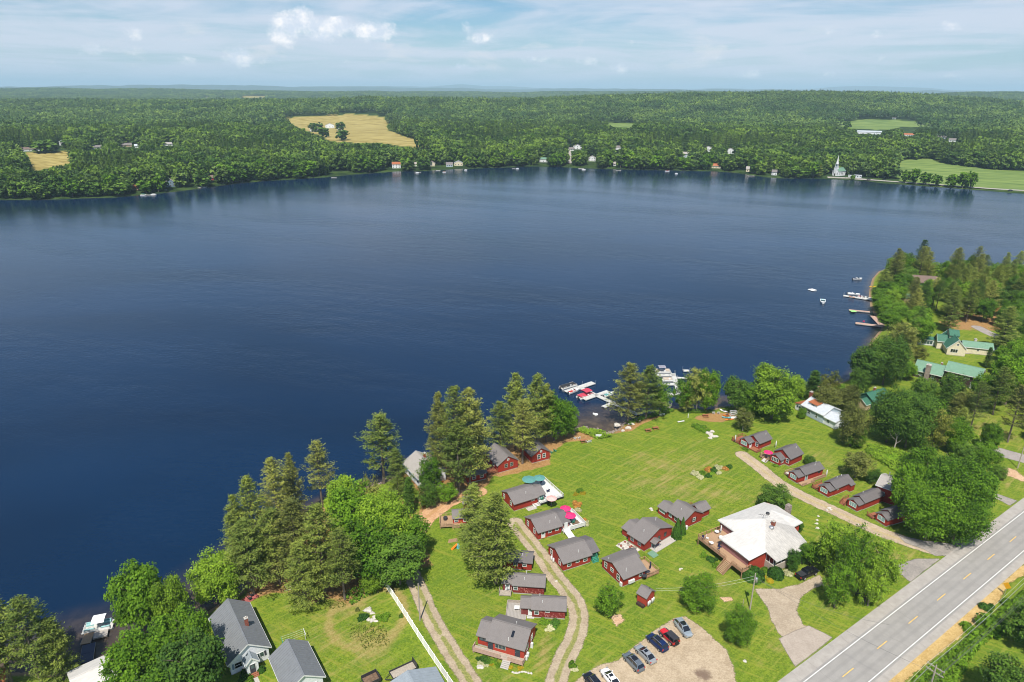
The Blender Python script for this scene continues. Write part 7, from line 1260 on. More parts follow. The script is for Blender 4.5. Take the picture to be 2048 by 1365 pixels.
for lb, x, y, r, mt in [('green garden chair nearest the second shore cottage', 1103, 907, .6, 'green'), ('green garden chair right of the second shore cottage', 1110, 904, .9, 'green'), ('pink chair on the long reddish dock', 1727, 646, 1.2, 'hot_pink')]:
    c_ = chair(lb, x, y, r, mt)
    if mt == 'hot_pink': c_.location = (*G(1727, 645, .6), .6)
o = place('garden_sign', 'small white board standing by the little bay', 'sign', 1197, 876); b = MB(); b.box(-.9, .9, -.04, .04, .35, 1.2); b.build('board', M['trim'], o); l = MB(); [l.box(x, x+.06, -.03, .03, 0, .4) for x in (-.8, .74)]; l.build('post', M['trim'], o)
o = place('kayak_rack', 'white kayak rack on the shore lawn', 'rack', 1466, 834, .1); r_ = MB(); [r_.bar((x, y, 0), (x, y, 2.0), .10) for x in (-1.0, 1.0) for y in (-.5, .5)]; [r_.bar((x, -.5, z), (x, .5, z), .10) for x in (-1.0, 1.0) for z in (.5, 1.25, 2.0)]; [r_.bar((-1, y, z), (1, y, z), .10) for y in (-.5, .5) for z in (.5, 1.25, 2.0)]; r_.build('frame', M['trim'], o); r_ = MB(); r_.box(-1.2, 1.3, -1.6, -.6, .1, .35); r_.build('paddle_board', M['hull'], o)
o = place('bench', 'pale bench-like plank on the lawn below the right docks', 'bench', 1362, 845, .35); b = MB(); b.box(-1.2, 1.2, -.25, .25, .3, .38); b.build('seat', M['trim'], o); [MB().box(x-.08, x+.08, -.2, .2, 0, .3).build('leg', M['woodgrey'], o) for x in (-.9, .9)]
o = place('yard_pump', 'small white standpipe on the shore lawn', 'standpipe', 1376, 836); b = MB(); b.lathe([(.12, 0), (.10, 1.2), (.18, 1.25), (.05, 1.5)], 8); b.build('pipe', M['trim'], o)
o = place('wooden_stairs', 'grey wooden stairs going down to the right docks', 'stairs', 1340, 815, -.6); b = MB(); [b.box(-.6, .6, -k*.35-.3, -k*.35, .9-k*.2, .98-k*.2) for k in range(5)]; b.build('tread', M['woodgrey'], o); b = MB(); [b.bar((s_, 0, 1.8), (s_, -1.8, .8), .08) for s_ in (-.6, .6)]; b.build('handrail', M['woodgrey'], o)
def parasol(label, px, py, col, R=1.6, H=2.5, z=1.0, flat=.5, name='parasol', n=8):
    g = G(px, py, z+H-.2); o = thing(name, label, 'parasol', g[0], g[1], z); MB().tube([(0, 0, 0), (0, 0, H)], .035, 6).build('pole', M['trim'], o)
    V_ = [(0, 0, H)]; F_ = []
    for k in range(n): a_ = 2*math.pi*k/n; V_ += [(R*math.cos(a_), R*math.sin(a_), H-flat), (R*.96*math.cos(a_+math.pi/n), R*.96*math.sin(a_+math.pi/n), H-flat-.03)]
    V2 = [(x, y, z_-.03) for x, y, z_ in V_]; m2 = 2*n
    for k in range(m2): F_ += [(0, 1+k, 1+(k+1) % m2), (2*n+1, 2*n+2+(k+1) % m2, 2*n+2+k), (1+k, 2*n+2+k, 2*n+2+(k+1) % m2, 1+(k+1) % m2)]
    m = MB(); m.add(V_+V2, F_); m.build('canopy', M[col], o); MB().lathe([(.3, 0), (.3, .08), (.06, .12)], 12).build('base', M['darkmetal'], o); return o
parasol('pink parasol behind the other on the white deck', 1131, 1015, 'hot_pink', 1.4, z=1.7); parasol('pink parasol nearer the deck edge', 1140, 1029, 'hot_pink', 1.5, z=1.7); parasol('rose parasol on the white deck of the next cottage', 1103, 995, 'rose', 1.4, z=1.75)
parasol('wide teal parasol behind the white-decked cottage', 1063, 957, 'teal', 2.4, 2.8, z=1.75, n=2, flat=.25) if False else parasol('left teal parasol behind the white-decked cottage', 1058, 958, 'teal', 1.9, 2.8, z=1.75, flat=.35); parasol('right teal parasol behind the white-decked cottage', 1079, 955, 'teal', 1.6, 2.8, z=1.75, flat=.35); parasol('pink parasol on the second cabin of the row', 1537, 903, 'hot_pink', 1.3, z=1.65)
def closed_parasol(label, px, py, col='trim', z=1.0, H=2.4):
    x, y = G(px, py, z); o = thing('folded_parasol', label, 'parasol', x, y, z); MB().tube([(0, 0, 0), (0, 0, H)], .03, 6).build('pole', M['trim'], o); MB().lathe([(.10, .7), (.20, .9), (.14, H-.3), (.02, H)], 10).build('canopy', M[col], o, smooth=True)
closed_parasol('folded navy parasol on the wooden deck of the stepped-window cottage', 1300, 1141, 'navy', 1.55); closed_parasol('folded white parasol by the first cabin of the row', 1470, 884, z=1.5); closed_parasol('folded white parasol behind the second cabin of the row', 1551, 896); closed_parasol('folded white parasol between the third and fourth cabins', 1652, 955); closed_parasol('folded pale parasol on the lodge deck', 1441, 1068, z=3.0)
def roundtable(label, px, py, z, col='darkmetal', r=.6): x, y = G(px, py, z); o = thing('patio_table', label, 'table', x, y, z); MB().lathe([(.05, 0), (.05, .68), (r, .7), (r, .75)], 14).build('table_top', M[col], o); [MB().tube([(0, 0, .1), (math.cos(a_)*.4, math.sin(a_)*.4, 0)], .03, 5).build('foot', M[col], o) for a_ in (0, 2.1, 4.2)]
roundtable('dark round table on the wooden deck of the stepped-window cottage', 1295, 1149, 1.55); roundtable('navy table under the pink parasols', 1138, 1040, 1.7, 'navy', 1.0); roundtable('dark grill table at the near corner of the wooden deck', 1288, 1157, 1.55)
m = MB(); m.box(-1.0, 1.0, -.8, .8, 0, .02); x, y = G(1150, 1045, 1.7); g_ = m.build('outdoor_rug', M['soil'], loc=(x, y, 1.703)); tagp(g_, 'brown rug on the white deck under the pink parasols', 'rug'); g_.rotation_euler.z = .4
for lb, px, py, mt in [('teal chair on the white deck with the rose parasol', 1094, 1000, 'aqua'), ('navy chair under the rose parasol', 1100, 1003, 'navy'), ('purple-grey chair behind the rose parasol', 1096, 984, 'navy'), ('green chair at the side wing of the white-decked cottage', 1084, 1000, 'green'), ('green chair under the pink parasols', 1146, 1046, 'green'), ('navy lounger at the far end of the white deck with the rose parasol', 1081, 967, 'coverblue')]:
    c_ = chair(lb, px, py, random.uniform(0, 6), mt); c_.location = (*G(px, py, 1.75), 1.752)
# white fence
FP = np.array([G(a, b) for a, b in [(748, 1128), (757, 1148), (770, 1172), (788, 1199), (808, 1230), (832, 1268), (856, 1305), (880, 1341), (912, 1388), (950, 1445)]])
FP = smooth_line(FP, 30); seg = np.r_[0, np.cumsum(np.linalg.norm(np.diff(FP, axis=0), axis=1))]; nP = int(seg[-1]/2.44); fo = thing('picket_fence', 'long solid white vinyl fence running down between the lawns', 'fence', FP[0][0], FP[0][1], 1.0)
pp = [np.array([np.interp(seg[-1]*i/nP, seg, FP[:, k]) for k in (0, 1)])-FP[0] for i in range(nP+1)]; pl_me = None; po_me = MB().box(-.07, .07, -.07, .07, -.4, 1.95).mesh('post'); cap_me = MB().lathe([(.11, 1.95), (.11, 2.0), (.01, 2.08)], 8).mesh('post_cap')
for i, p in enumerate(pp):
    q = link('post', po_me, [] if po_me.materials else M['fence'], fo, (p[0], p[1], 0)); link('post_cap', cap_me, [] if cap_me.materials else M['fence'], q)
    if i < nP:
        d = pp[i+1]-p; a_ = math.atan2(d[1], d[0]); L = float(np.linalg.norm(d))
        if pl_me is None:
            t = MB(); t.box(.08, L-.08, -.018, .018, .12, 1.68); t.box(.07, L-.07, -.045, .045, 1.68, 1.80); t.box(.07, L-.07, -.045, .045, .06, .14); [t.box(.1+k*(L-.2)/12, .1+k*(L-.2)/12+.012, -.028, .028, .14, 1.68) for k in range(1, 12)]; pl_me = t.mesh('panel')
        q = link('panel', pl_me, [] if pl_me.materials else M['fence'], fo, (p[0], p[1], 0)); q.rotation_euler.z = a_
# small hedge plant against the fence, utility poles, wires, sign
bush(803, 1234, 9, 9, 'dark', 'small dark conifer against the lawn side of the white fence')
def upole(label, px, py, H, arm=False, trans=False, lean=0.0, rz=.6, ins=True):
    o = place('utility_pole', label, 'pole', px, py, rz); MB().tube([(0, 0, -1), (lean, 0, H)], [.16, .11], 10).build('pole', M['pole'], o)
    if arm:
        for k, z in enumerate((H-.5, H-1.5)[:arm]):
            a_ = MB(); a_.box(-1.4, 1.4, -.06, .06, z-.07, z+.07); ao = a_.build('crossarm', M['pole'], o)
            for x in (-1.25, -.7, .7, 1.25): MB().lathe([(.05, z+.07), (.07, z+.15), (.03, z+.27)], 8, (x, 0, 0)).build('insulator', M['steel'], ao)
    if trans: MB().lathe([(.05, H-2.3), (.27, H-2.25), (.27, H-1.2), (.1, H-1.1)], 12, (.38, 0, 0)).build('transformer', M['steel'], o, smooth=True)
    return o
upole('plain grey pole beside the fence track', 840, 1241, 9.0); upole('utility pole with a pale transformer at the start of the lodge drive', 1500, 1219, 9.0, trans=True, rz=.2); upole('utility pole on the right lawn by the pink sand patch', 2035, 937, 9.0, lean=.3)
upole('utility pole with two crossarms at the bottom edge beyond the road', 1842, 1440, 12.0, arm=2, rz=math.atan2(RN[1], RN[0])); place_ = G(1842, 1440)
o = place('guy_post', 'short pale post behind the round maple at the drive', 'post', 1485, 1216); MB().tube([(0, 0, 0), (0, 0, 2.2)], .07, 6).build('pole', M['pole'], o)
def wire(label, pts, r=.02, sag=.8, mt='wire', name='power_line', group=None):
    P = []; 
    for a, b in zip(pts[:-1], pts[1:]):
        a, b = np.array(a, float), np.array(b, float)
        for t in np.linspace(0, 1, 12, endpoint=False): P.append(a+(b-a)*t-[0, 0, sag*4*t*(1-t)])
    P.append(np.array(pts[-1], float)); m = MB(); m.tube(P, r, 4, cap=False); return tagp(m.build(name, M[mt]), label, 'wire', group)
bp_ = np.array(place_); shp_ = G(1311, 1180, 3.5); plc = G(1500, 1219)
for k, (du, z) in enumerate([(-1.25, 12.6), (-.7, 12.6), (.7, 12.6), (1.25, 12.6), (-1.0, 11.5), (.0, 9.6)]):
    A = bp_+RN*du; wire(['power line strung beyond the road, lakeward one on the top crossarm', 'power line strung beyond the road, second on the top crossarm', 'power line strung beyond the road, third on the top crossarm', 'power line strung beyond the road, outermost on the top crossarm', 'power line on the lower crossarm beyond the road', 'thick low cable strung beyond the road'][k], [(*(A-RD*45), z), (*A, z), (*(A+RD*48), z), (*(A+RD*96), z)], .035 if k == 5 else .022, 1.0, 'wirelight' if k < 2 else 'wire')
for k, (z0, z1) in enumerate(((9.4, 3.9), (8.6, 3.4))): wire(['upper wire from the lodge drive pole to the little shed', 'lower wire from the lodge drive pole to the little shed'][k], [(plc[0], plc[1], z0), (shp_[0], shp_[1], z1)], .022, .9, 'wirelight')
wire('long wire crossing above the road to the lodge drive pole', [(plc[0], plc[1], 9.3), (bp_[0], bp_[1], 11.4)], .022, 1.2); wire('second wire crossing above the road to the lodge drive pole', [(plc[0], plc[1], 8.8), (bp_[0]-1, bp_[1]+12, 10.2)], .02, 1.4)
o = place('road_sign', 'yellow diamond warning sign seen beside the road', 'road sign', 2009, 1190, math.atan2(RD[1], RD[0])+1.35); MB().box(-.04, .04, -.04, .04, 0, 2.9).build('post', M['steel'], o); d = MB(); s_ = .85; d.hexa([(-s_, .05, 2.4), (0, .05, 2.4-s_), (s_, .05, 2.4), (0, .05, 2.4+s_), (-s_, .09, 2.4), (0, .09, 2.4-s_), (s_, .09, 2.4), (0, .09, 2.4+s_)]); d.build('sign_plate', M['signyellow'], o)
o = place('roadside_sign', 'black roadside sign board with pale lines under the open tree', 'sign', 1720, 1201, math.atan2(RD[1], RD[0])+1.1); [MB().box(x-.08, x+.08, -.08, .08, 0, 2.6).build('post', M['darkmetal'], o) for x in (-1.5, 1.5)]; b = MB(); b.box(-1.5, 1.5, -.08, .08, .8, 2.4); bo = b.build('board', M['canopyblack'], o); b = MB(); b.lathe([(.02, -.08), (.8, -.08), (.8, .08), (.02, .08)], 20); ov = b.build('oval_top', M['canopyblack'], o); ov.rotation_euler.x = math.pi/2; ov.location = (.6, 0, 2.9); 
for k in range(4): l = MB(); l.box(-1.2, 1.2-.25*(k % 2), -.10, -.082, 1.0+k*.34, 1.08+k*.34); l.build('pale_line', M['steel'], bo)
# clotheslines
ca, cb = G(566, 1296), G(611, 1279); d = cb-ca; o = thing('clothesline', 'green clothesline with four lines between two T posts', 'clothesline', ca[0], ca[1], 1.0, math.atan2(d[1], d[0])); L = float(np.linalg.norm(d))
for x in (0, L): p = MB(); p.tube([(x, 0, 0), (x, 0, 1.9)], .06, 6); p.bar((x, -.9, 1.9), (x, .9, 1.9), .08); p.build('post', M['trim'] if x else M['green'], o)
for y in (-.8, -.27, .27, .8): p = MB(); p.tube([(0, y, 1.93), (L/2, y, 1.86), (L, y, 1.93)], .022, 4); p.build('line', M['wirelight'], o)
# patio, stones, garden ring
x, y = G(500, 1197); o = thing('brick_patio', 'small red patio with dark chairs by the shore', 'patio', x, y, 1.0, .9); MB().box(-1.6, 1.6, -1.0, 1.0, -.1, .05).build('paving', M['rugr'], o)
for lb, px, py in (('dark chair on the near side of the small red patio', 500, 1200), ('dark chair in the middle of the small red patio', 503, 1193)): c_ = chair(lb, px, py, 1.0, 'darkmetal'); c_.location.z = 1.05
chair('grey lounge chair on the sand beyond the small red patio', 502, 1183, 1.4, 'steel')
def rock(px, py, r, label, mt='stonepale', hfl=.5):
    x, y = G(px, py); rng = np.random.default_rng(int(px*7+py)); bm = bmesh.new(); bmesh.ops.create_icosphere(bm, subdivisions=2, radius=1)
    for v in bm.verts: k = 1+.22*math.sin(v.co.x*3+px)+.18*math.cos(v.co.y*4+py)+rng.normal()*.05; v.co = Vector((v.co.x*r*k, v.co.y*r*k*.8, v.co.z*r*hfl*k))
    me = bpy.data.meshes.new('rock'); bm.to_mesh(me); bm.free(); o = link('rock', me, M[mt], None, (x, y, 1.0+r*.1)); return tagp(o, label, 'rock')
for px, py, r, lb in [(735, 1221, .9, 'large pale rock in the garden ring'), (745, 1227, .5, 'second pale rock right of the large one in the garden ring'), (737, 1240, .5, 'near left pale rock in the garden ring'), (744, 1242, .55, 'near middle pale rock in the garden ring'), (749, 1236, .6, 'brown-shaded rock in the centre of the garden ring'), (752, 1243, .45, 'near right pale rock in the garden ring'),
                     (1421, 871, 1.0, 'large flat rock of the stone heap on the lawn'), (1416, 867, .8, 'left rock of the stone heap on the lawn'), (1430, 874, .9, 'yellowish rock at the right of the stone heap'), (1424, 864, .8, 'far rock of the stone heap on the lawn'), (1420, 877, .7, 'near rock of the stone heap on the lawn'),
                     (1235, 851, 1.1, 'big pale boulder at the edge of the little bay'), (1256, 857, 1.0, 'boulder on the shore right of the bay'), (1246, 862, .7, 'flat boulder nearest the bay sand'), (1262, 849, .9, 'boulder under the large pine at the docks'), (1275, 842, .8, 'boulder right of the large pine trunk'),
                     (1658, 1017, .5, 'small white stone of the fire ring by the gravel lane'), (1662, 1020, .45, 'near white stone of the fire ring by the gravel lane'), (1654, 1021, .4, 'left white stone of the fire ring by the gravel lane'), (1637, 1033, .35, 'top stone of the stepping row'), (1634, 1041, .35, 'second stone of the stepping row'), (1633, 1048, .4, 'third stone of the stepping row'), (1634, 1057, .5, 'lowest flat stone of the stepping row'),
                     (1489, 1323, .35, 'lone white stone on the grass by the apron'), (1301, 1018, .5, 'reddish stone of the fire pit near the wing cottage'), (1304, 1021, .4, 'near stone of the fire pit near the wing cottage'), (1362, 1138, .35, 'white stone on the lawn below the lodge'), (1360, 1140, .3, 'pinkish stone on the lawn below the lodge'), (960, 1335, .6, 'pinkish flat stone on the lawn left of the front cabin'), (1716, 1050, .4, 'white stone at the edge of the gravel lane'), (1112, 1163, .35, 'stone by the gravel track') ]: rock(px, py, r, lb)
for i in range(9): rock(1025+i*4.6, 1345+math.sin(i)*1.5+i*.1, .28, ['first', 'second', 'third', 'fourth', 'fifth', 'sixth', 'seventh', 'eighth', 'ninth'][i]+' edging stone, counted from the front cabin towards the track')
rk = MB(); sh = smooth_line(SHP[21:44], 8); rnd = random.Random(4)
for p in sh:
    if rnd.random() < .9:
        for _ in range(2): x, y = p[0]+rnd.uniform(-1, 1), p[1]+rnd.uniform(-1, .6); r_ = rnd.uniform(.15, .45); rk.lathe([(r_*.6, -.2), (r_, .1), (r_*.7, r_*.6), (.05, r_*.8)], 6, (x, y, max(0, zgr(x, y))), jit=.2)
tagp(rk.build('shore_rocks', M['stone']), 'scattered rocks along the near shore', kind='stuff')
# trailers
def trailer(label, p, q, w, cage=False):
    a, b = G(*p), G(*q); d = b-a; L = float(np.linalg.norm(d)); o = thing('utility_trailer', label, 'trailer', *(a+b)/2, 1.0, math.atan2(d[1], d[0])); t = MB(); t.box(-L/2, L/2, -w/2, w/2, .55, .62); t.build('bed', M['woodgrey'] if not cage else M['soil'], o)
    s_ = MB(); [s_.box(-L/2, L/2, y-.04, y+.04, .62, .95 if not cage else 1.3) for y in (-w/2, w/2)]; s_.box(-L/2-.04, -L/2+.04, -w/2, w/2, .62, .9); s_.build('side_rail', M['darkmetal'], o); r_ = MB(); r_.box(L/2-.05, L/2+.05, -w/2, w/2, .6, 1.8 if not cage else 1.4); r_.build('ramp_gate', M['darkmetal'], o)
    for sg in (-1, 1): k = MB(); k.tube([(-.2, sg*(w/2+.05), .33), (-.2, sg*(w/2+.27), .33)], .33, 14); k.build('wheel', M['black'], o)
    h_ = MB(); h_.bar((-L/2, -w/2+.2, .55), (-L/2-1.2, 0, .5), .09); h_.bar((-L/2, w/2-.2, .55), (-L/2-1.2, 0, .5), .09); h_.build('hitch', M['darkmetal'], o); return o
trailer('open flat trailer with a raised ramp beside the pale metal roof', (783, 1358), (830, 1336), 2.0); trailer('dark caged trailer left of the flat trailer', (728, 1372), (757, 1358), 2.3, True)
# swing set / toys near the big pine, pots
o = place('toy_slide', 'small orange and blue toy slide beside the large pine', 'toy', 909, 1098, .4); MB().hexa([(-.8, -.3, 0), (-.5, -.3, 0), (-.5, .3, 0), (-.8, .3, 0), (.5, -.3, 1.1), (.7, -.3, 1.1), (.7, .3, 1.1), (.5, .3, 1.1)]).build('slide', M['orange'], o); MB().box(.5, 1.1, -.4, .4, 0, .9).build('step_block', M['aqua'], o)
o = place('firewood_stack', 'low jumble of pale boards above the toy slide', 'lumber', 905, 1083, .3); [MB().box(-1.2+k*.1, 1.2, -.4+k*.2, -.28+k*.2, .05*k, .05*k+.1).build('plank', M['deck'], o) for k in range(5)]
# roadside plants beyond the road
def weeds(name, label, polys, n, hmax, leaf, size=.32, seed=5):
    rng = np.random.default_rng(seed); Vs, Qs, ti = [], [], []; k = 0
    for poly in polys:
        P = np.array([G(a, b) for a, b in poly]); lo, hi = P.min(0), P.max(0); m = int(n*((hi-lo).prod())/1000)+200; q = lo+rng.random((m, 2))*(hi-lo); q = q[poly_sd(P, q[:, 0], q[:, 1]) > 0]
        hgt = hmax*(.35+.75*vnoise(q[:, 0]*1.0, q[:, 1]*1.0, 3.0, 4)); c = np.c_[q, 1.0+hgt*(rng.random(len(q))**.5)]; nn = rng.normal(size=c.shape)*.5+[0, -.1, .8]; nn /= np.linalg.norm(nn, axis=1)[:, None]; V, Q = cards(c, nn, size, rng, .45, np.tile([0, 0, 1.], (len(c), 1))+rng.normal(size=c.shape)*.4); Vs.append(V); Qs.append(Q+k); k += len(V); ti.append(np.clip(.5+.25*rng.normal(size=len(c)), 0, 1))
    return tagp(link(name, rawmesh(name, np.vstack(Vs), np.vstack(Qs), np.concatenate(ti)), LEAF[leaf]), label, None, None, 'stuff')
weeds('roadside_vegetation', 'tall green weeds and brush beyond the dry verge', [[(1820, 1370), (1870, 1330), (1930, 1285), (1985, 1235), (2010, 1215), (2040, 1190), (2120, 1140), (2120, 1210), (2048, 1235), (2010, 1245), (1985, 1275), (1950, 1310), (1900, 1400), (1800, 1400)]], 26000, 1.5, 'weed')
weeds('field_weeds', 'bright weeds and low brush around the dead grey tree', [[(1735, 890), (1800, 905), (1860, 925), (1850, 960), (1800, 950), (1740, 915)], [(1925, 850), (1960, 880), (1950, 930), (1905, 930), (1890, 890)], [(1225, 876), (1195, 880), (1150, 862), (1165, 856), (1200, 864)]], 22000, 1.2, 'lime', seed=6)
weeds('dry_weeds', 'yellow-green weeds in the garden ring', [[(700, 1250), (770, 1250), (780, 1290), (730, 1300), (700, 1275)], [(640, 1205), (700, 1195), (690, 1215), (650, 1220)]], 9000, .35, 'willow', .16, 8)
weeds('shore_brush', 'low brush along the near shore', [[(1250, 846), (1330, 820), (1345, 818), (1350, 824), (1300, 838), (1262, 852)], [(1362, 820), (1430, 822), (1430, 828), (1365, 828)], [(690, 1190), (760, 1150), (775, 1170), (700, 1215)], [(1448, 815), (1500, 815), (1600, 785), (1690, 770), (1690, 785), (1610, 800), (1520, 835), (1460, 830)]], 16000, .9, 'maple', .28, 9)
for i, (px, py, w, hh, lf, lb) in enumerate([(1993, 1262, 60, 26, 'maple', 'broad green bush beyond the road sign'), (1940, 1262, 30, 14, 'maple', 'bush at the far edge of the dry verge'), (1975, 1218, 26, 12, 'shrub', 'dark bush behind the dry verge'), (2030, 1222, 44, 22, 'weed', 'bright bush at the right edge below the road'), (1870, 1352, 28, 12, 'weed', 'bush beside the crossarm pole'), (2040, 1370, 70, 34, 'dark', 'dark round bush at the bottom right corner'), (1778, 918, 30, 12, 'weed', 'bright bush under the dead grey tree'), (1745, 905, 26, 10, 'lime', 'bright low bush left of the dead grey tree'), (1820, 925, 40, 16, 'maple', 'bush right of the dead grey tree')]):
    bush(px, py, w, hh, lf, lb)
# dead grey tree
o = place('dead_tree', 'bare dead grey tree in front of the dark maples', 'tree', 1787, 902); m = MB(); m.tube([(0, 0, 0), (.2, 0, 3), (.1, .2, 7.5)], [.22, .16, .04], 7)
for z, a_, l_ in [(2.2, 0, 1.8), (3.4, 3.0, 2.2), (4.2, .8, 1.8), (5.0, 2.4, 2.0), (5.8, 5.2, 1.4), (4.6, 3.8, 1.6)]: d = Vector((math.cos(a_), math.sin(a_)*.6, .9)); m.tube([(0.1, 0, z), Vector((0.1, 0, z))+d*l_*.6, Vector((0.1, 0, z))+d*l_+Vector((0, 0, .4))], [.08, .05, .015], 5)
m.build('trunk', M['barkpale'], o)
# stone wall beside the lane, retaining
a, b = G(893, 992), G(905, 1003); o = thing('stone_wall', 'short grey plank wall beside the orange lane', 'wall', a[0], a[1], 1.0, math.atan2(*(G(918, 985)-a)[::-1])); MB().box(0, float(np.linalg.norm(G(918, 985)-a)), -.15, .15, 0, 1.2).build('panel', M['woodgrey'], o)

# ---------------------------------------------------------------- wooded point on the right
def region_trees():
    poly = np.array([G(a, b) for a, b in [(1748, 640), (1742, 610), (1742, 590), (1752, 560), (1775, 545), (1830, 546), (1900, 552), (2000, 555), (2150, 552), (2250, 600), (2200, 760), (2060, 760), (2010, 690), (1990, 660), (1905, 660), (1870, 640), (1835, 655), (1790, 668), (1760, 668)]])
    clear = [np.array([G(a, b) for a, b in q]) for q in ([(1815, 575), (1890, 575), (1890, 605), (1800, 612)], [(1975, 620), (2015, 625), (2015, 645), (1975, 645)], [(1845, 640), (1885, 645), (1985, 665), (1960, 700), (1850, 690)], [(1930, 655), (1960, 650), (2060, 685), (2060, 700), (1960, 680)])]
    pts = []; rng = random.Random(21); lo, hi = poly.min(0), poly.max(0)
    while len(pts) < 120:
        p = np.array([rng.uniform(lo[0], hi[0]), rng.uniform(lo[1], hi[1])])
        if poly_sd(poly, p[0:1], p[1:2])[0] < 3 or any(poly_sd(c, p[0:1], p[1:2])[0] > -1 for c in clear): continue
        x_, y_ = PX(p[0], p[1], 1)
        if x_ > 2110: continue
        if any((p[0]-q[0])**2+(p[1]-q[1])**2 < 38 for q in pts): 
            if rng.random() < .985: continue
        pts.append(tuple(p))
    # wood round the green-roofed houses, leaving their walls in view
    P2 = np.array([G(a, b) for a, b in [(1800, 700), (1830, 655), (1930, 665), (2000, 690), (2120, 720), (2120, 900), (2010, 905), (1950, 860), (1900, 850), (1830, 800), (1790, 760)]]); lo, hi = P2.min(0), P2.max(0)
    boxes = [(1828, 1965, 688, 785), (1850, 1875, 640, 680), (1865, 1975, 668, 735), (1785, 1840, 765, 795), (1925, 2050, 815, 885), (1955, 1985, 690, 745)]; extra = []
    while len(extra) < 56:
        p = np.array([rng.uniform(lo[0], hi[0]), rng.uniform(lo[1], hi[1])])
        if poly_sd(P2, p[0:1], p[1:2])[0] < 1 or any((p[0]-q[0])**2+(p[1]-q[1])**2 < 22 for q in extra): continue
        x_, y_ = PX(p[0], p[1], 1); _, t_ = PX(p[0], p[1], 9)
        if any(a-14 < x_ < b+14 and t_ < d and y_ > c-2 for a, b, c, d in boxes): continue
        extra.append(tuple(p))
    pts += extra; pts.sort(key=lambda p: p[1])
    ordn = lambda px: 'at the tip' if px < 1800 else 'on the lake side' if px < 1880 else 'in the middle' if px < 1960 else 'at the right edge'
    for i, p in enumerate(pts):
        px, py = PX(p[0], p[1], 1); px = float(px); py = float(py); k = rng.choices('ptds', [7, 1, 6, 1])[0]
        if px > 1960: k = rng.choice('pdddd')
        if px < 1800 and py > 590: k = 'd'
        Hh = rng.uniform(15, 22) if k in 'pt' else rng.uniform(10, 14); wd = rng.uniform(8, 10.5) if k in 'pt' else rng.uniform(7.5, 11)
        if px < 1800 and py > 575: Hh *= .7
        lf = {'p': rng.choice(['pine', 'pine', 'olive', 'dark']), 't': 'olive', 'd': rng.choice(['maple', 'maple', 'dark', 'lime']), 's': 'maple'}[k]
        nm = {'p': 'pine', 't': 'sparse pine', 'd': 'leafy tree', 's': 'open tree'}[k]; band = 'behind the houses' if py < 585 else 'amid the houses' if py < 630 else 'before the houses' if py < 665 else 'near the cream house' if py < 735 else 'near the brown house'
        if py > 665: Hh *= .6; wd *= .8
        tree(k, 0, 0, 0, 0, lf, f"{'towering' if Hh > 19.5 else 'tall' if Hh > 16 else 'mid-height' if Hh > 11.5 else 'low'} {dict(pine='green', olive='yellowish', dark='dark green', maple='leaf-green', lime='bright green')[lf]} {nm} {ordn(px)} of the point, {band}", 'trees of the wooded point', pos=(p[0], p[1], zgr(*p)-.1), H=Hh, Wd=wd)
region_trees()

# ---------------------------------------------------------------- far shore houses, church, farm
PROT = []                                                       # photo-space boxes the far trees must not cover: (x0, y0, x1, y1, y of the base)
def fhouse(label, px, py, wpx, hm, wall, roof, deep=9, rise=2.5, ridge='x', rot=0.0, cat='house', prot=True, name='lakeside_house', wins=3, E=None, shift=0):
    g = GT(px, py); dist = math.hypot(g[0], g[1]); L = wpx*dist/FPX; ang = math.atan2(g[1], g[0])-math.pi/2+rot; e = np.array([math.cos(ang), math.sin(ang)]); a = g[:2]-e*L/2
    n_ = np.array([-e[1], e[0]]); h = House(name, label, cat, tuple(a), tuple(a+e*L), tuple(a+n_*deep), world=True, z=g[2]-.1); hw = E or hm
    h.block(0, L, 0, deep, hw, rise, ridge, 0.0, wall, roof, ov=.5, trim='trim' if L > 7 else None)
    for st in range(2 if hw > 4.5 else 1):
        for k in range(wins): h.win('a', L*(k+.5)/wins, min(1.1, L/wins*.45), 1.2, 1.0+st*2.7, glass='glassdark', mull=False)
    if prot: hp = (hw+rise)/dist*FPX; PROT.append((px-wpx/2-1, py-hp-1, px+wpx/2+1, py+1, py))
    return h
fhouse('white house with a dark red roof on the far lawn', 793, 337, 16, 5.4, 'white_wall', 'rust', wins=3); fhouse('pale cottage with low roof behind far shore shrubs', 833, 333, 10, 3, 'white_wall', 'roofl', wins=2)
fhouse('tan gabled far cottage on the slope', 864, 333, 12, 4, 'cream_wall', 'roofbrown', ridge='y'); fhouse('grey far cottage left of the pale green gable', 899, 334, 13, 3.2, 'bluegrey_wall', 'roof'); fhouse('pale green gabled far cottage by the shore lawn', 917, 332, 16, 4, 'cream_wall', 'metallight', ridge='y')
fhouse('far boathouse with a pale teal roof at the village street', 1087, 325, 15, 4.5, 'white_wall', 'metalgreen', rise=2); fhouse('white-gabled village house high above the far shore', 1155, 299, 16, 5, 'white_wall', 'roof', ridge='y'); fhouse('white cottage with a steep gable on the far shore', 1184, 323, 13, 5, 'white_wall', 'roofl', ridge='y'); fhouse('tiny white boathouse on the far shore', 1229, 332, 5, 3, 'white_wall', 'roofl', wins=1, deep=4)
fhouse('white house among trees above the far shore', 1236, 300, 9, 4, 'white_wall', 'roof', wins=2); fhouse('low pale house behind far trees at the village', 1143, 302, 10, 3, 'white_wall', 'roof'); fhouse('white tall house right of the grassy knoll', 1370, 316, 14, 6, 'bluegrey_wall', 'roofl'); fhouse('white village house between purple beeches', 1416, 304, 13, 6, 'white_wall', 'roof', ridge='y')
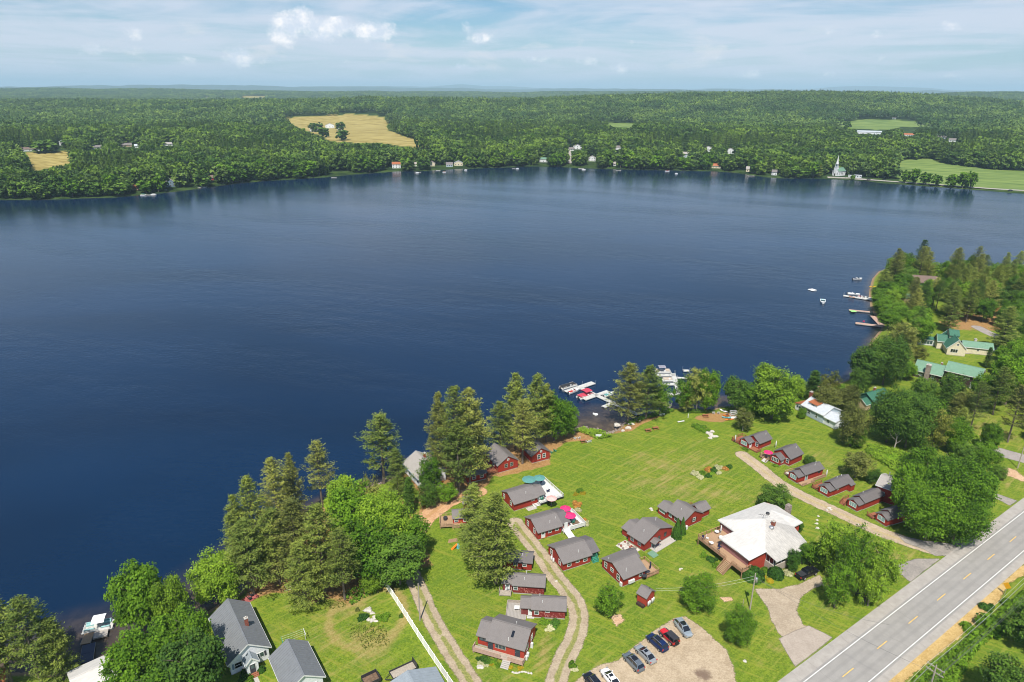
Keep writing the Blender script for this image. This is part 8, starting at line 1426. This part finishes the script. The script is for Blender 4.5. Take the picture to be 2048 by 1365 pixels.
fhouse('white house with porch columns behind far trees', 1460, 308, 13, 6, 'white_wall', 'roof', ridge='y'); fhouse('reddish-roofed cottage at the far right shore', 1432, 337, 16, 3.4, 'cream_wall', 'rust'); fhouse('pale house at the end of the far shore lawn', 1495, 344, 6, 4, 'cream_wall', 'roofl', wins=1)
fhouse('small white house under trees left of the church', 1548, 351, 9, 4, 'white_wall', 'roof', wins=2); fhouse('white trailer beside the far causeway', 1715, 356, 12, 3, 'white_wall', 'metalwhite', rise=.4, deep=3, cat='trailer', name='white_trailer'); fhouse('small white van-like shed by the church', 1702, 355, 9, 2.2, 'white_wall', 'metalwhite', rise=.4, deep=3, cat='shed')
fhouse('barn-roofed far house with an orange roof side', 342, 374, 15, 5, 'slate_wall', 'roofl', rise=3, ridge='y'); fhouse('brown far cottage with a tan roof', 384, 359, 12, 3, 'red', 'roofbrown'); fhouse('dark red boathouse on the left far shore', 423, 361, 8, 3, 'red', 'roofbrown', wins=1); fhouse('orange-doored far cottage in the trees', 271, 381, 9, 2.6, 'tan_wall', 'rust', wins=1)
fhouse('long low house with a pale wall by the left far field', 60, 303, 26, 3.2, 'white_wall', 'roofbrown'); fhouse('tall white house behind the tree at the left field', 126, 292, 9, 6, 'white_wall', 'metalwhite', ridge='y', wins=2); fhouse('white house with grey roof right of the left field', 195, 299, 22, 3.5, 'white_wall', 'roof'); fhouse('grey-roofed house far left among the woods', 252, 294, 18, 3.2, 'tan_wall', 'roof'); fhouse('small pale house right of the grey roof', 276, 296, 10, 3, 'white_wall', 'metalwhite', wins=2)
fhouse('pair of pale roofs in the left woods, right one', 345, 292, 11, 3, 'white_wall', 'roofl', wins=2); fhouse('pair of pale roofs in the left woods, left one', 332, 292, 8, 3, 'white_wall', 'roofl', wins=1); fhouse('white cabin in the woods left of the farm', 513, 251, 10, 3, 'white_wall', 'roof', wins=1)
fhouse('white farmhouse under the dark tree on the golden field', 630, 263, 18, 4, 'white_wall', 'roofl', prot=False); fhouse('large white barn on the golden field', 660, 257, 16, 7, 'white_wall', 'roof', ridge='y', rise=4, cat='barn', name='barn'); fhouse('small white shed right of the barn', 679, 261, 9, 2.5, 'white_wall', 'roofl', wins=1, cat='shed')
fhouse('long pale industrial roof below the right field', 1735, 269, 42, 5, 'white_wall', 'metalwhite', deep=20, rise=2, cat='warehouse', name='warehouse'); fhouse('orange-roofed ranch house near the right field', 1815, 273, 18, 3.2, 'white_wall', 'rust'); fhouse('small white house right of the ranch house', 1883, 278, 12, 3, 'white_wall', 'roof', wins=2); fhouse('white house farther right in the woods', 1904, 284, 10, 3.5, 'white_wall', 'roof', wins=2); fhouse('small white house at the top of the right field', 1788, 239, 6, 3.5, 'white_wall', 'roof', wins=1)
fhouse('tiny white house on the upper left skyline field', 445, 197, 7, 3.5, 'white_wall', 'roofl', wins=1); fhouse('tiny pale house beside the skyline field', 415, 196, 6, 3.5, 'white_wall', 'roofl', wins=1)
def church():
    g = GT(1670, 352); dist = math.hypot(*g[:2]); s = dist/FPX; o = thing('church', 'white church with a tall pointed steeple on the far shore', 'church', g[0], g[1], g[2], math.atan2(g[1], g[0])-math.pi/2-.55)
    h = House.__new__(House); h.o = o; h.s = 1; h.L = 8; h.W = 16
    h.block(-4.2, 4.2, 0, 15, 6.0, 3.6, 'y', 0, 'white_wall', 'metalgreen', ov=.5, trim='trim'); [h.win('a', u, 1.0, 2.6, 1.6, glass='glassdark') for u in (-2.4, 2.4)]; [h.win('d', u, 1.0, 2.6, 1.6, 4.2, glass='glassdark') for u in (3, 6, 9, 12)]
    t = MB(); t.box(-1.9, 1.9, -1.2, 2.6, 0, 10.5); to = t.build('tower', M['white_wall'], o); b = MB(); b.box(-2.1, 2.1, -1.4, 2.8, 10.5, 10.8); b.box(-1.5, 1.5, -.8, 2.2, 10.8, 11.2); [b.box(x-.15, x+.15, y-.15, y+.15, 11.2, 14.2) for x in (-1.3, 1.3) for y in (-.6, 2.0)]; b.box(-1.7, 1.7, -1.0, 2.4, 14.2, 14.6); b.build('belfry', M['trim'], to)
    k = MB(); k.box(-.9, .9, -.2, 1.6, 11.2, 14.2); k.build('belfry_louvre', M['slate_wall'], to); k = MB(); k.lathe([(1.75, 14.6), (.9, 18.5), (.04, 25.5)], 8, (0, .7, 0)); k.build('steeple', M['trim'], to); h.door('a', 0, -1.2, 1.6, 2.8, .2, 'brown_wall')
    PROT.append((1655, 310, 1685, 354, 352))
church()
for lb, px, py, w, mt in [('dark car on the causeway nearest the church', 1737, 360.3, 2, 'charcoal_paint'), ('dark car on the causeway farther right', 1768, 361.5, 2, 'black_paint'), ('dark car parked at the end of the causeway', 2020, 383, 2, 'charcoal_paint')]:
    g = GT(px, py); m = MB(); m.box(-2.2, 2.2, -.9, .9, .3, .95); m.box(-1.2, 1.1, -.8, .8, .95, 1.45); o = thing('parked_car', lb, 'car', g[0], g[1], g[2]+.35, -.15); m.build('body', MATS[mt], o); [MB().tube([(x, -.95, .33), (x, .95, .33)], .33, 8).build('axle_wheels', M['black'], o) for x in (-1.3, 1.3)]
for lb, px, py, H in [('utility pole on the causeway left', 1756, 357, 12), ('utility pole on the causeway right', 1831, 365, 13), ('radio mast on the far left ridge', 323, 183, 40)]:
    g = GT(px, py); o = thing('utility_pole' if H < 30 else 'radio_mast', lb, 'pole' if H < 30 else 'mast', g[0], g[1], g[2]); w = .25 if H < 30 else .9; MB().tube([(0, 0, 0), (0, 0, H)], [w, w*.6], 8).build('pole', M['pole'] if H < 30 else M['steel'], o); MB().box(-1.4, 1.4, -.1, .1, H-1.2, H-.95).build('crossarm', M['pole'], o)
for lb, px, py, w in [('pale dock on the far shore by the white cottage', 1162, 337.5, 10), ('white dock below the far slope cottage', 876, 341.5, 9), ('dock with white boats on the far left shore', 300, 390.5, 18), ('dock on the left far shore with a moored pontoon boat', 397, 376, 9), ('pale dock below the barn-roofed far house', 355, 379, 12), ('white dock near the far shore lawn', 1237, 341, 10), ('small dock at the village street', 1027, 337, 6), ('pale dock at the end of the far lawn', 1502, 352.5, 12), ('dock at the sandy cove left of centre', 668, 356, 10), ('dock by the far red-roofed house', 838, 345, 8)]:
    g = G(px, py, .5); L = w*math.hypot(*g)/FPX; o = thing('far_dock', lb, 'dock', g[0], g[1], 0, random.uniform(-.15, .15)); MB().box(-L/2, L/2, -1.2, 1.2, .35, .6).build('dock_panel', M['dockwhite'], o); [MB().tube([(x, y, -1), (x, y, 1.3)], .08, 5).build('dock_post', M['pole'], o) for x in (-L/2+.2, L/2-.2) for y in (-1.3, 1.3)]
def smallboat(lb, px, py, L, mt, cat='boat'):
    g = G(px, py, .3); o = thing('moored_boat', lb, cat, g[0], g[1], 0, random.uniform(-.3, .3)); MB().hexa([(-L/2, -.8, -.1), (L*.3, -.8, -.1), (L*.3, .8, -.1), (-L/2, .8, -.1), (-L/2, -1.1, .8), (L*.42, -1.0, .9), (L*.42, 1.0, .9), (-L/2, 1.1, .8)]).build('hull', M['hull'], o, bevel=.1); MB().box(-L*.3, L*.2, -1.0, 1.0, 1.6 if mt != 'hull' else .9, 1.7 if mt != 'hull' else 1.3).build('canopy' if mt != 'hull' else 'seat', M[mt], o)
    if mt != 'hull': f_ = MB(); [f_.bar((x, y, .8), (x, y, 1.62), .06) for x in (-L*.28, L*.18) for y in (-.9, .9)]; f_.build('canopy_frame', M['steel'], o)
for a in [('white boat with a red top on the far shore', 1335, 343, 7, 'redpaint'), ('white boat left of the far shore lawn', 1168, 340, 6, 'hull'), ('pontoon boat moored at the left far shore dock', 408, 375, 8, 'canopywhite'), ('small white boat right of the far dock', 308, 390, 6, 'hull'), ('teal-covered boat at the far left dock', 287, 391, 6, 'teal'), ('white boat off the barn-roofed far house', 332, 382, 5, 'hull'), ('white boat at the village dock', 1035, 338, 5, 'hull'), ('orange-topped boat off the far grey cottage', 889, 345, 5, 'orange'), ('white boat at the far red-roofed house', 835, 346.5, 5, 'hull'), ('small boat moored off the far trees', 1353, 348, 4, 'hull'), ('white boat at the foot of the far green gable', 932, 341, 5, 'hull')]: smallboat(*a)
# ---------------------------------------------------------------- far trees: first rows along the shore singly, woods behind as one mass
FAR_N = [0]
BLF = [broadleaf(91, lobes=9, clumps=9, leaves=14, size=.85, ragged=.35), broadleaf(92, lobes=10, clumps=8, leaves=14, size=.85, ragged=.5), broadleaf(93, lobes=8, clumps=10, leaves=14, size=.9, base=.10)]
def farpine(seed, H=20., R=4.2, size=.75):
    rng = np.random.default_rng(seed); n = 900; f = rng.random(n)**.85; z = H*(.12+.88*f); pr = (1-f)**.55; lay = .75+.25*np.sin(z*2.1); a = rng.random(n)*6.283; r = R*pr*lay*np.sqrt(.25+.75*rng.random(n)); P = np.stack([np.cos(a)*r, np.sin(a)*r, z], 1)
    nn = np.stack([np.cos(a)*.5, np.sin(a)*.5, 1+0*a], 1)+rng.normal(size=(n, 3))*.35; nn /= np.linalg.norm(nn, axis=1)[:, None]; V, Q = cards(P, nn, size, rng, .5); mb = MB(); mb.tube([(0, 0, -.5), (0, 0, H*.9)], [.3, .05], 6); return rawmesh('crown', V, Q, np.clip(.5+.25*rng.normal(size=n), 0, 1)), mb.mesh('trunk')
PNF = [farpine(94), farpine(95, R=3.6)]
KIND['D'] = (BLF, 12., 5., 'broadleaf_tree'); KIND['P'] = (PNF, 20., 4.2, 'pine_tree')
OPENP = list(OPEN.values())
EXTRA_OPEN = [[(1100, 335), (1120, 334), (1120, 341), (1100, 341)], [(1168, 330), (1200, 330), (1200, 341), (1165, 341)], [(1430, 343), (1500, 340), (1500, 353), (1440, 350)], [(870, 331), (935, 333), (935, 342), (860, 344)], [(765, 337), (812, 337), (812, 345), (765, 347)], [(1660, 352), (2100, 372), (2100, 392), (1700, 362)], [(1134, 298), (1145, 298), (1150, 338), (1130, 338)], [(1070, 326), (1100, 326), (1100, 338), (1070, 338)], [(652, 342), (705, 342), (705, 353), (652, 355)], [(1520, 349), (1560, 352), (1560, 358), (1520, 357)]]
def blocked(x, y, z, H):
    px, pb = PX(x, y, z); _, pt = PX(x, y, z+H); _, pm = PX(x, y, z+H*.6); bad = np.zeros(np.shape(px), bool)
    for i, p in enumerate(OPENP): bad |= inpx(p, px, pb) | inpx(p, px, pt+1) | inpx(p, px, pm)
    for p in EXTRA_OPEN: bad |= inpx(p, px, pb)
    for (x0, y0, x1, y1, yb) in PROT: bad |= (px > x0-8) & (px < x1+8) & (pb > y0-2) & (pt < y1-2.5) & (pb > yb-3)
    return bad
def far_trees():
    rng = np.random.default_rng(33)
    # candidates on a jittered grid in azimuth/range
    gx, gy = np.meshgrid(np.arange(-1500, 1500, 8.6), np.arange(440, 1700, 8.6)); x = gx.ravel()+rng.uniform(-3, 3, gx.size); y = gy.ravel()+rng.uniform(-3, 3, gx.size)
    px, _ = PX(x, y, 0); keep = (px > -260) & (px < 2320) & (np.hypot(x, y) < 1650) & (y > 520-np.abs(x)*.3+0); x, y = x[keep], y[keep]; z, sd = hground(x, y); keep = sd > 2.5; x, y, z, sd = x[keep], y[keep], z[keep], sd[keep]
    con = vnoise(x, y, 130, 7)*.6+vnoise(x, y, 30, 8)*.4 > .62; H = np.where(con, rng.uniform(17, 27, len(x)), rng.uniform(14, 24, len(x))); H *= np.where(sd < 8, .8, 1)
    bad = blocked(x, y, z, H); x, y, z, sd, H, con = [a[~bad] for a in (x, y, z, sd, H, con)]
    px, py = PX(x, y, z); inview = (px > -10) & (px < 2058)
    front = np.where((sd < 16) & inview)[0]; front = front[np.argsort(-1/np.hypot(x[front], y[front])*-1)]; rng.shuffle(front); front = front[:120]
    print('FAR', len(x), 'front', len(front))
    lf = lambda c: random.choice(['pine', 'dark', 'farlite']) if c else random.choice(['maple', 'dark', 'farlite', 'farlite'])
    def where(p):
        marks = [(100, 'below the left golden field'), (270, 'near the orange-doored cottage'), (345, 'near the barn-roofed house'), (400, 'near the brown cottage'), (520, 'left of the sandy cove'), (690, 'right of the sandy cove'), (793, 'near the dark red roof'), (880, 'near the slope cottages'), (960, 'left of the village'), (1087, 'near the teal-roofed boathouse'), (1184, 'near the steep gabled cottage'), (1290, 'right of the tiny boathouse'), (1370, 'below the grassy knoll'), (1450, 'near the reddish-roofed cottage'), (1580, 'left of the church'), (1680, 'near the church'), (1850, 'along the causeway'), (2000, 'near the end of the causeway')]
        return min(marks, key=lambda m: abs(m[0]-p))[1]
    for i in front:
        k = 'P' if con[i] else 'D'; tree(k, 0, 0, 0, 0, lf(con[i]), f"{'tall' if H[i] > 21 else 'low' if H[i] < 16.5 else 'mid-height'} {'pine' if con[i] else 'leafy tree'} on the far waterline {where(float(px[i]))}", 'trees on the far waterline', pos=(x[i], y[i], z[i]-.1), H=float(H[i]), Wd=float(rng.uniform(9, 12)) if con[i] else float(rng.uniform(12, 18)))
    m = np.ones(len(x), bool); m[front] = False
    return [a[m] for a in (x, y, z, H, con)]
fx, fy, fz, fH, fc = far_trees()
for lb, px, py, wpx, H, lf in [('big round tree over the white farmhouse', 632, 264, 26, 20, 'dark'), ('tree beside the farmhouse drive', 648, 275, 20, 18, 'dark'), ('round tree standing right of the barn', 681, 262, 18, 19, 'dark'), ('tree below the farm at the field edge', 686, 281, 24, 18, 'dark'), ('big tree in front of the house at the left field', 90, 306, 34, 18, 'dark'), ('tree right of the tall white house at the left field', 140, 304, 22, 16, 'dark'), ('dark purple beech left of the white village house', 1397, 306, 22, 19, 'purple'), ('dark purple beech right of the white village house', 1437, 299, 17, 16, 'purple'), ('purple beech above the village houses', 1215, 296, 17, 16, 'purple'), ('dark purple tree at the top of the village street', 1090, 297, 14, 12, 'purple'),
                     ('lone yellow-green tree below the right field', 1617, 254, 10, 12, 'lime'), ('tree at the near edge of the right field', 1693, 258, 14, 16, 'dark'), ('pale willow-like tree on the far shore', 938, 333, 24, 14, 'lime'), ('pale tree at the village edge', 1045, 306, 22, 17, 'lime'), ('tree cluster on the causeway, left', 1810, 366, 14, 15, 'maple'), ('tree cluster on the causeway, second', 1828, 368, 16, 17, 'maple'), ('tree cluster on the causeway, third', 1850, 369, 18, 14, 'maple'), ('tree cluster on the causeway, fourth', 1872, 372, 16, 13, 'maple'), ('tree cluster on the causeway, fifth', 1902, 374, 18, 14, 'maple'), ('tree cluster on the causeway, sixth', 1925, 376, 18, 17, 'maple'), ('tree cluster on the causeway, last', 1940, 377, 16, 19, 'maple'), ('small bush on the causeway bank', 1705, 360, 8, 6, 'maple')]:
    g = GT(px, py); d = math.hypot(*g[:2]); tree('D', 0, 0, 0, 0, lf, lb, pos=(g[0], g[1], g[2]-.1), H=H, Wd=wpx*d/FPX)

def gn_forest(name, label, V, attrs, protos, mt=None):
    """protos: list of (object, kind index); points carry 'kind', 'rot', 'sxy', 'sz'."""
    me = bpy.data.meshes.new(name); me.vertices.add(len(V)); me.vertices.foreach_set('co', np.asarray(V, np.float32).ravel())
    for k, a in attrs.items():
        t = 'INT' if k == 'kind' else 'FLOAT'; at = me.attributes.new(k, t, 'POINT'); at.data.foreach_set('value', np.asarray(a, np.int32 if t == 'INT' else np.float32))
    o = link(name, me, []); ng = bpy.data.node_groups.new(name, 'GeometryNodeTree'); ng.interface.new_socket('Geometry', in_out='INPUT', socket_type='NodeSocketGeometry'); ng.interface.new_socket('Geometry', in_out='OUTPUT', socket_type='NodeSocketGeometry')
    n = ng.nodes; l = ng.links; gi = n.new('NodeGroupInput'); go = n.new('NodeGroupOutput'); jn = n.new('GeometryNodeJoinGeometry')
    def attr(nm, t='FLOAT'): a = n.new('GeometryNodeInputNamedAttribute'); a.data_type = t; a.inputs['Name'].default_value = nm; return a.outputs['Attribute']
    kd = attr('kind', 'INT'); rot = n.new('ShaderNodeCombineXYZ'); l.new(attr('rot'), rot.inputs[2]); sc = n.new('ShaderNodeCombineXYZ'); s1 = attr('sxy'); l.new(s1, sc.inputs[0]); l.new(s1, sc.inputs[1]); l.new(attr('sz'), sc.inputs[2])
    for i, po in enumerate(protos):
        c = n.new('FunctionNodeCompare'); c.data_type = 'INT'; c.operation = 'EQUAL'; l.new(kd, c.inputs[2]); c.inputs[3].default_value = i
        oi = n.new('GeometryNodeObjectInfo'); oi.inputs[0].default_value = po; oi.inputs['As Instance'].default_value = False
        ip = n.new('GeometryNodeInstanceOnPoints'); l.new(gi.outputs[0], ip.inputs['Points']); l.new(c.outputs[0], ip.inputs['Selection']); l.new(oi.outputs['Geometry'], ip.inputs['Instance']); l.new(rot.outputs[0], ip.inputs['Rotation']); l.new(sc.outputs[0], ip.inputs['Scale']); l.new(ip.outputs[0], jn.inputs[0])
    l.new(jn.outputs[0], go.inputs[0]); md = o.modifiers.new('scatter', 'NODES'); md.node_group = ng; return tagp(o, label, None, None, 'stuff')
def proto_obj(me, mt):
    me = me.copy(); me.materials.clear(); me.materials.append(mt); return bpy.data.objects.new('proto_'+me.name, me)   # kept out of the scene, only instanced
protos = [proto_obj(m[0], LEAF['farmix'] if i % 2 else LEAF['farlite']) for i, m in enumerate(BLF+PNF)]
rng = np.random.default_rng(5); nb, npn = len(BLF), len(PNF); kind = np.where(fc, nb+rng.integers(0, npn, len(fx)), rng.integers(0, nb, len(fx)))
gn_forest('near_forest', 'mixed woods behind the far shore of the lake', np.c_[fx, fy, fz-.2], dict(kind=kind, rot=rng.uniform(0, 6.28, len(fx)), sxy=np.where(fc, rng.uniform(.95, 1.35, len(fx)), rng.uniform(1.05, 1.9, len(fx))), sz=fH/np.where(fc, 20, 12)), protos)
# distant woods: 64 m patches of small trees laid over the hills
def patch(seed, S=64., n=70, q=44):
    rng = np.random.default_rng(seed); Vs, Qs, ti = [], [], []; k = 0
    g = np.stack(np.meshgrid(np.linspace(-S/2+5, S/2-5, 6), np.linspace(-S/2+5, S/2-5, 6)), -1).reshape(-1, 2)+rng.uniform(-4, 4, (36, 2))
    for p in g:
        H = rng.uniform(14, 25); con = rng.random() < .2; m = q; R = rng.uniform(4, 5) if con else rng.uniform(5.5, 8.5)
        f = rng.random(m)
        if con: zz = H*(.3+.7*f)+2; r = R*(1-f)**.7*np.sqrt(rng.random(m)); a = rng.random(m)*6.28; P = np.c_[np.cos(a)*r, np.sin(a)*r, zz]; nn = np.c_[np.cos(a)*.6, np.sin(a)*.6, np.ones(m)]
        else: d = rnd_dir(m, rng, .5); P = d*np.array([R, R, H*.33])+[0, 0, H*.62]; nn = d
        nn = nn+rng.normal(size=nn.shape)*.25; nn /= np.linalg.norm(nn, axis=1)[:, None]; V, Q = cards(P+[p[0], p[1], 0], nn, 1.8 if not con else 1.5, rng, .8); Vs.append(V); Qs.append(Q+k); k += len(V); ti.append(np.clip(rng.normal()*.30+.5+.12*rng.normal(size=m), 0, 1))
    return rawmesh('forest_patch', np.vstack(Vs), np.vstack(Qs), np.concatenate(ti))
pts = []
for (r0, r1, st) in ((1600, 7600, 58.),):
    gx, gy = np.meshgrid(np.arange(-6500, 6500, st), np.arange(800, 7700, st)); x = gx.ravel(); y = gy.ravel(); r = np.hypot(x, y); px, _ = PX(x, y, 30); k = (r > r0-25) & (r < r1) & (px > -200) & (px < 2260); x, y = x[k], y[k]
    x = x+rng.uniform(-4, 4, len(x)); y = y+rng.uniform(-4, 4, len(y)); z, sd = hground(x, y); k = sd > 20; x, y, z = x[k], y[k], z[k]; pts.append(np.c_[x, y, z])
pts = np.vstack(pts); 
bad = np.zeros(len(pts), bool)
for p in OPENP:
    for dx, dy in ((0, 0), (-28, 0), (28, 0), (0, -28), (0, 28)):
        px, pb = PX(pts[:, 0]+dx, pts[:, 1]+dy, pts[:, 2]); _, pt = PX(pts[:, 0]+dx, pts[:, 1]+dy, pts[:, 2]+15); bad |= inpx(p, px, pb) | inpx(p, px, pt)
for (x0, y0, x1, y1, yb) in PROT:
    px, pb = PX(pts[:, 0], pts[:, 1], pts[:, 2]); _, pt = PX(pts[:, 0], pts[:, 1], pts[:, 2]+16); w = 30/np.hypot(pts[:, 0], pts[:, 1])*FPX
    bad |= (px > x0-w) & (px < x1+w) & (pb > y1-2) & (pt < y1-1)
pts = pts[~bad]; print('PATCH', len(pts))
pp_ = [proto_obj(patch(100+i), LEAF['farmix']) for i in range(4)]
gn_forest('far_forest', 'wooded hills rolling away to the horizon', pts-[0, 0, 1.5], dict(kind=rng.integers(0, 4, len(pts)), rot=rng.integers(0, 4, len(pts))*math.pi/2+.1, sxy=np.full(len(pts), 1.0), sz=rng.uniform(.9, 1.25, len(pts))), pp_)

# ---------------------------------------------------------------- air
hz = MB(); hz.box(-42000, 42000, -1500, 46000, -8.0, 420.0); m = bpy.data.materials.new('summer_haze'); m.use_nodes = True; m.node_tree.nodes.clear(); n = N(m.node_tree)
pv = n.new('ShaderNodeVolumePrincipled', ins={'Color': (0.58, 0.84, 1.0, 1), 'Density': 7.0e-5, 'Anisotropy': -0.1}); n.new('ShaderNodeOutputMaterial', ins={1: pv.outputs[0]})
tagp(hz.build('haze', m), 'thin pale summer haze', None, None, 'stuff')
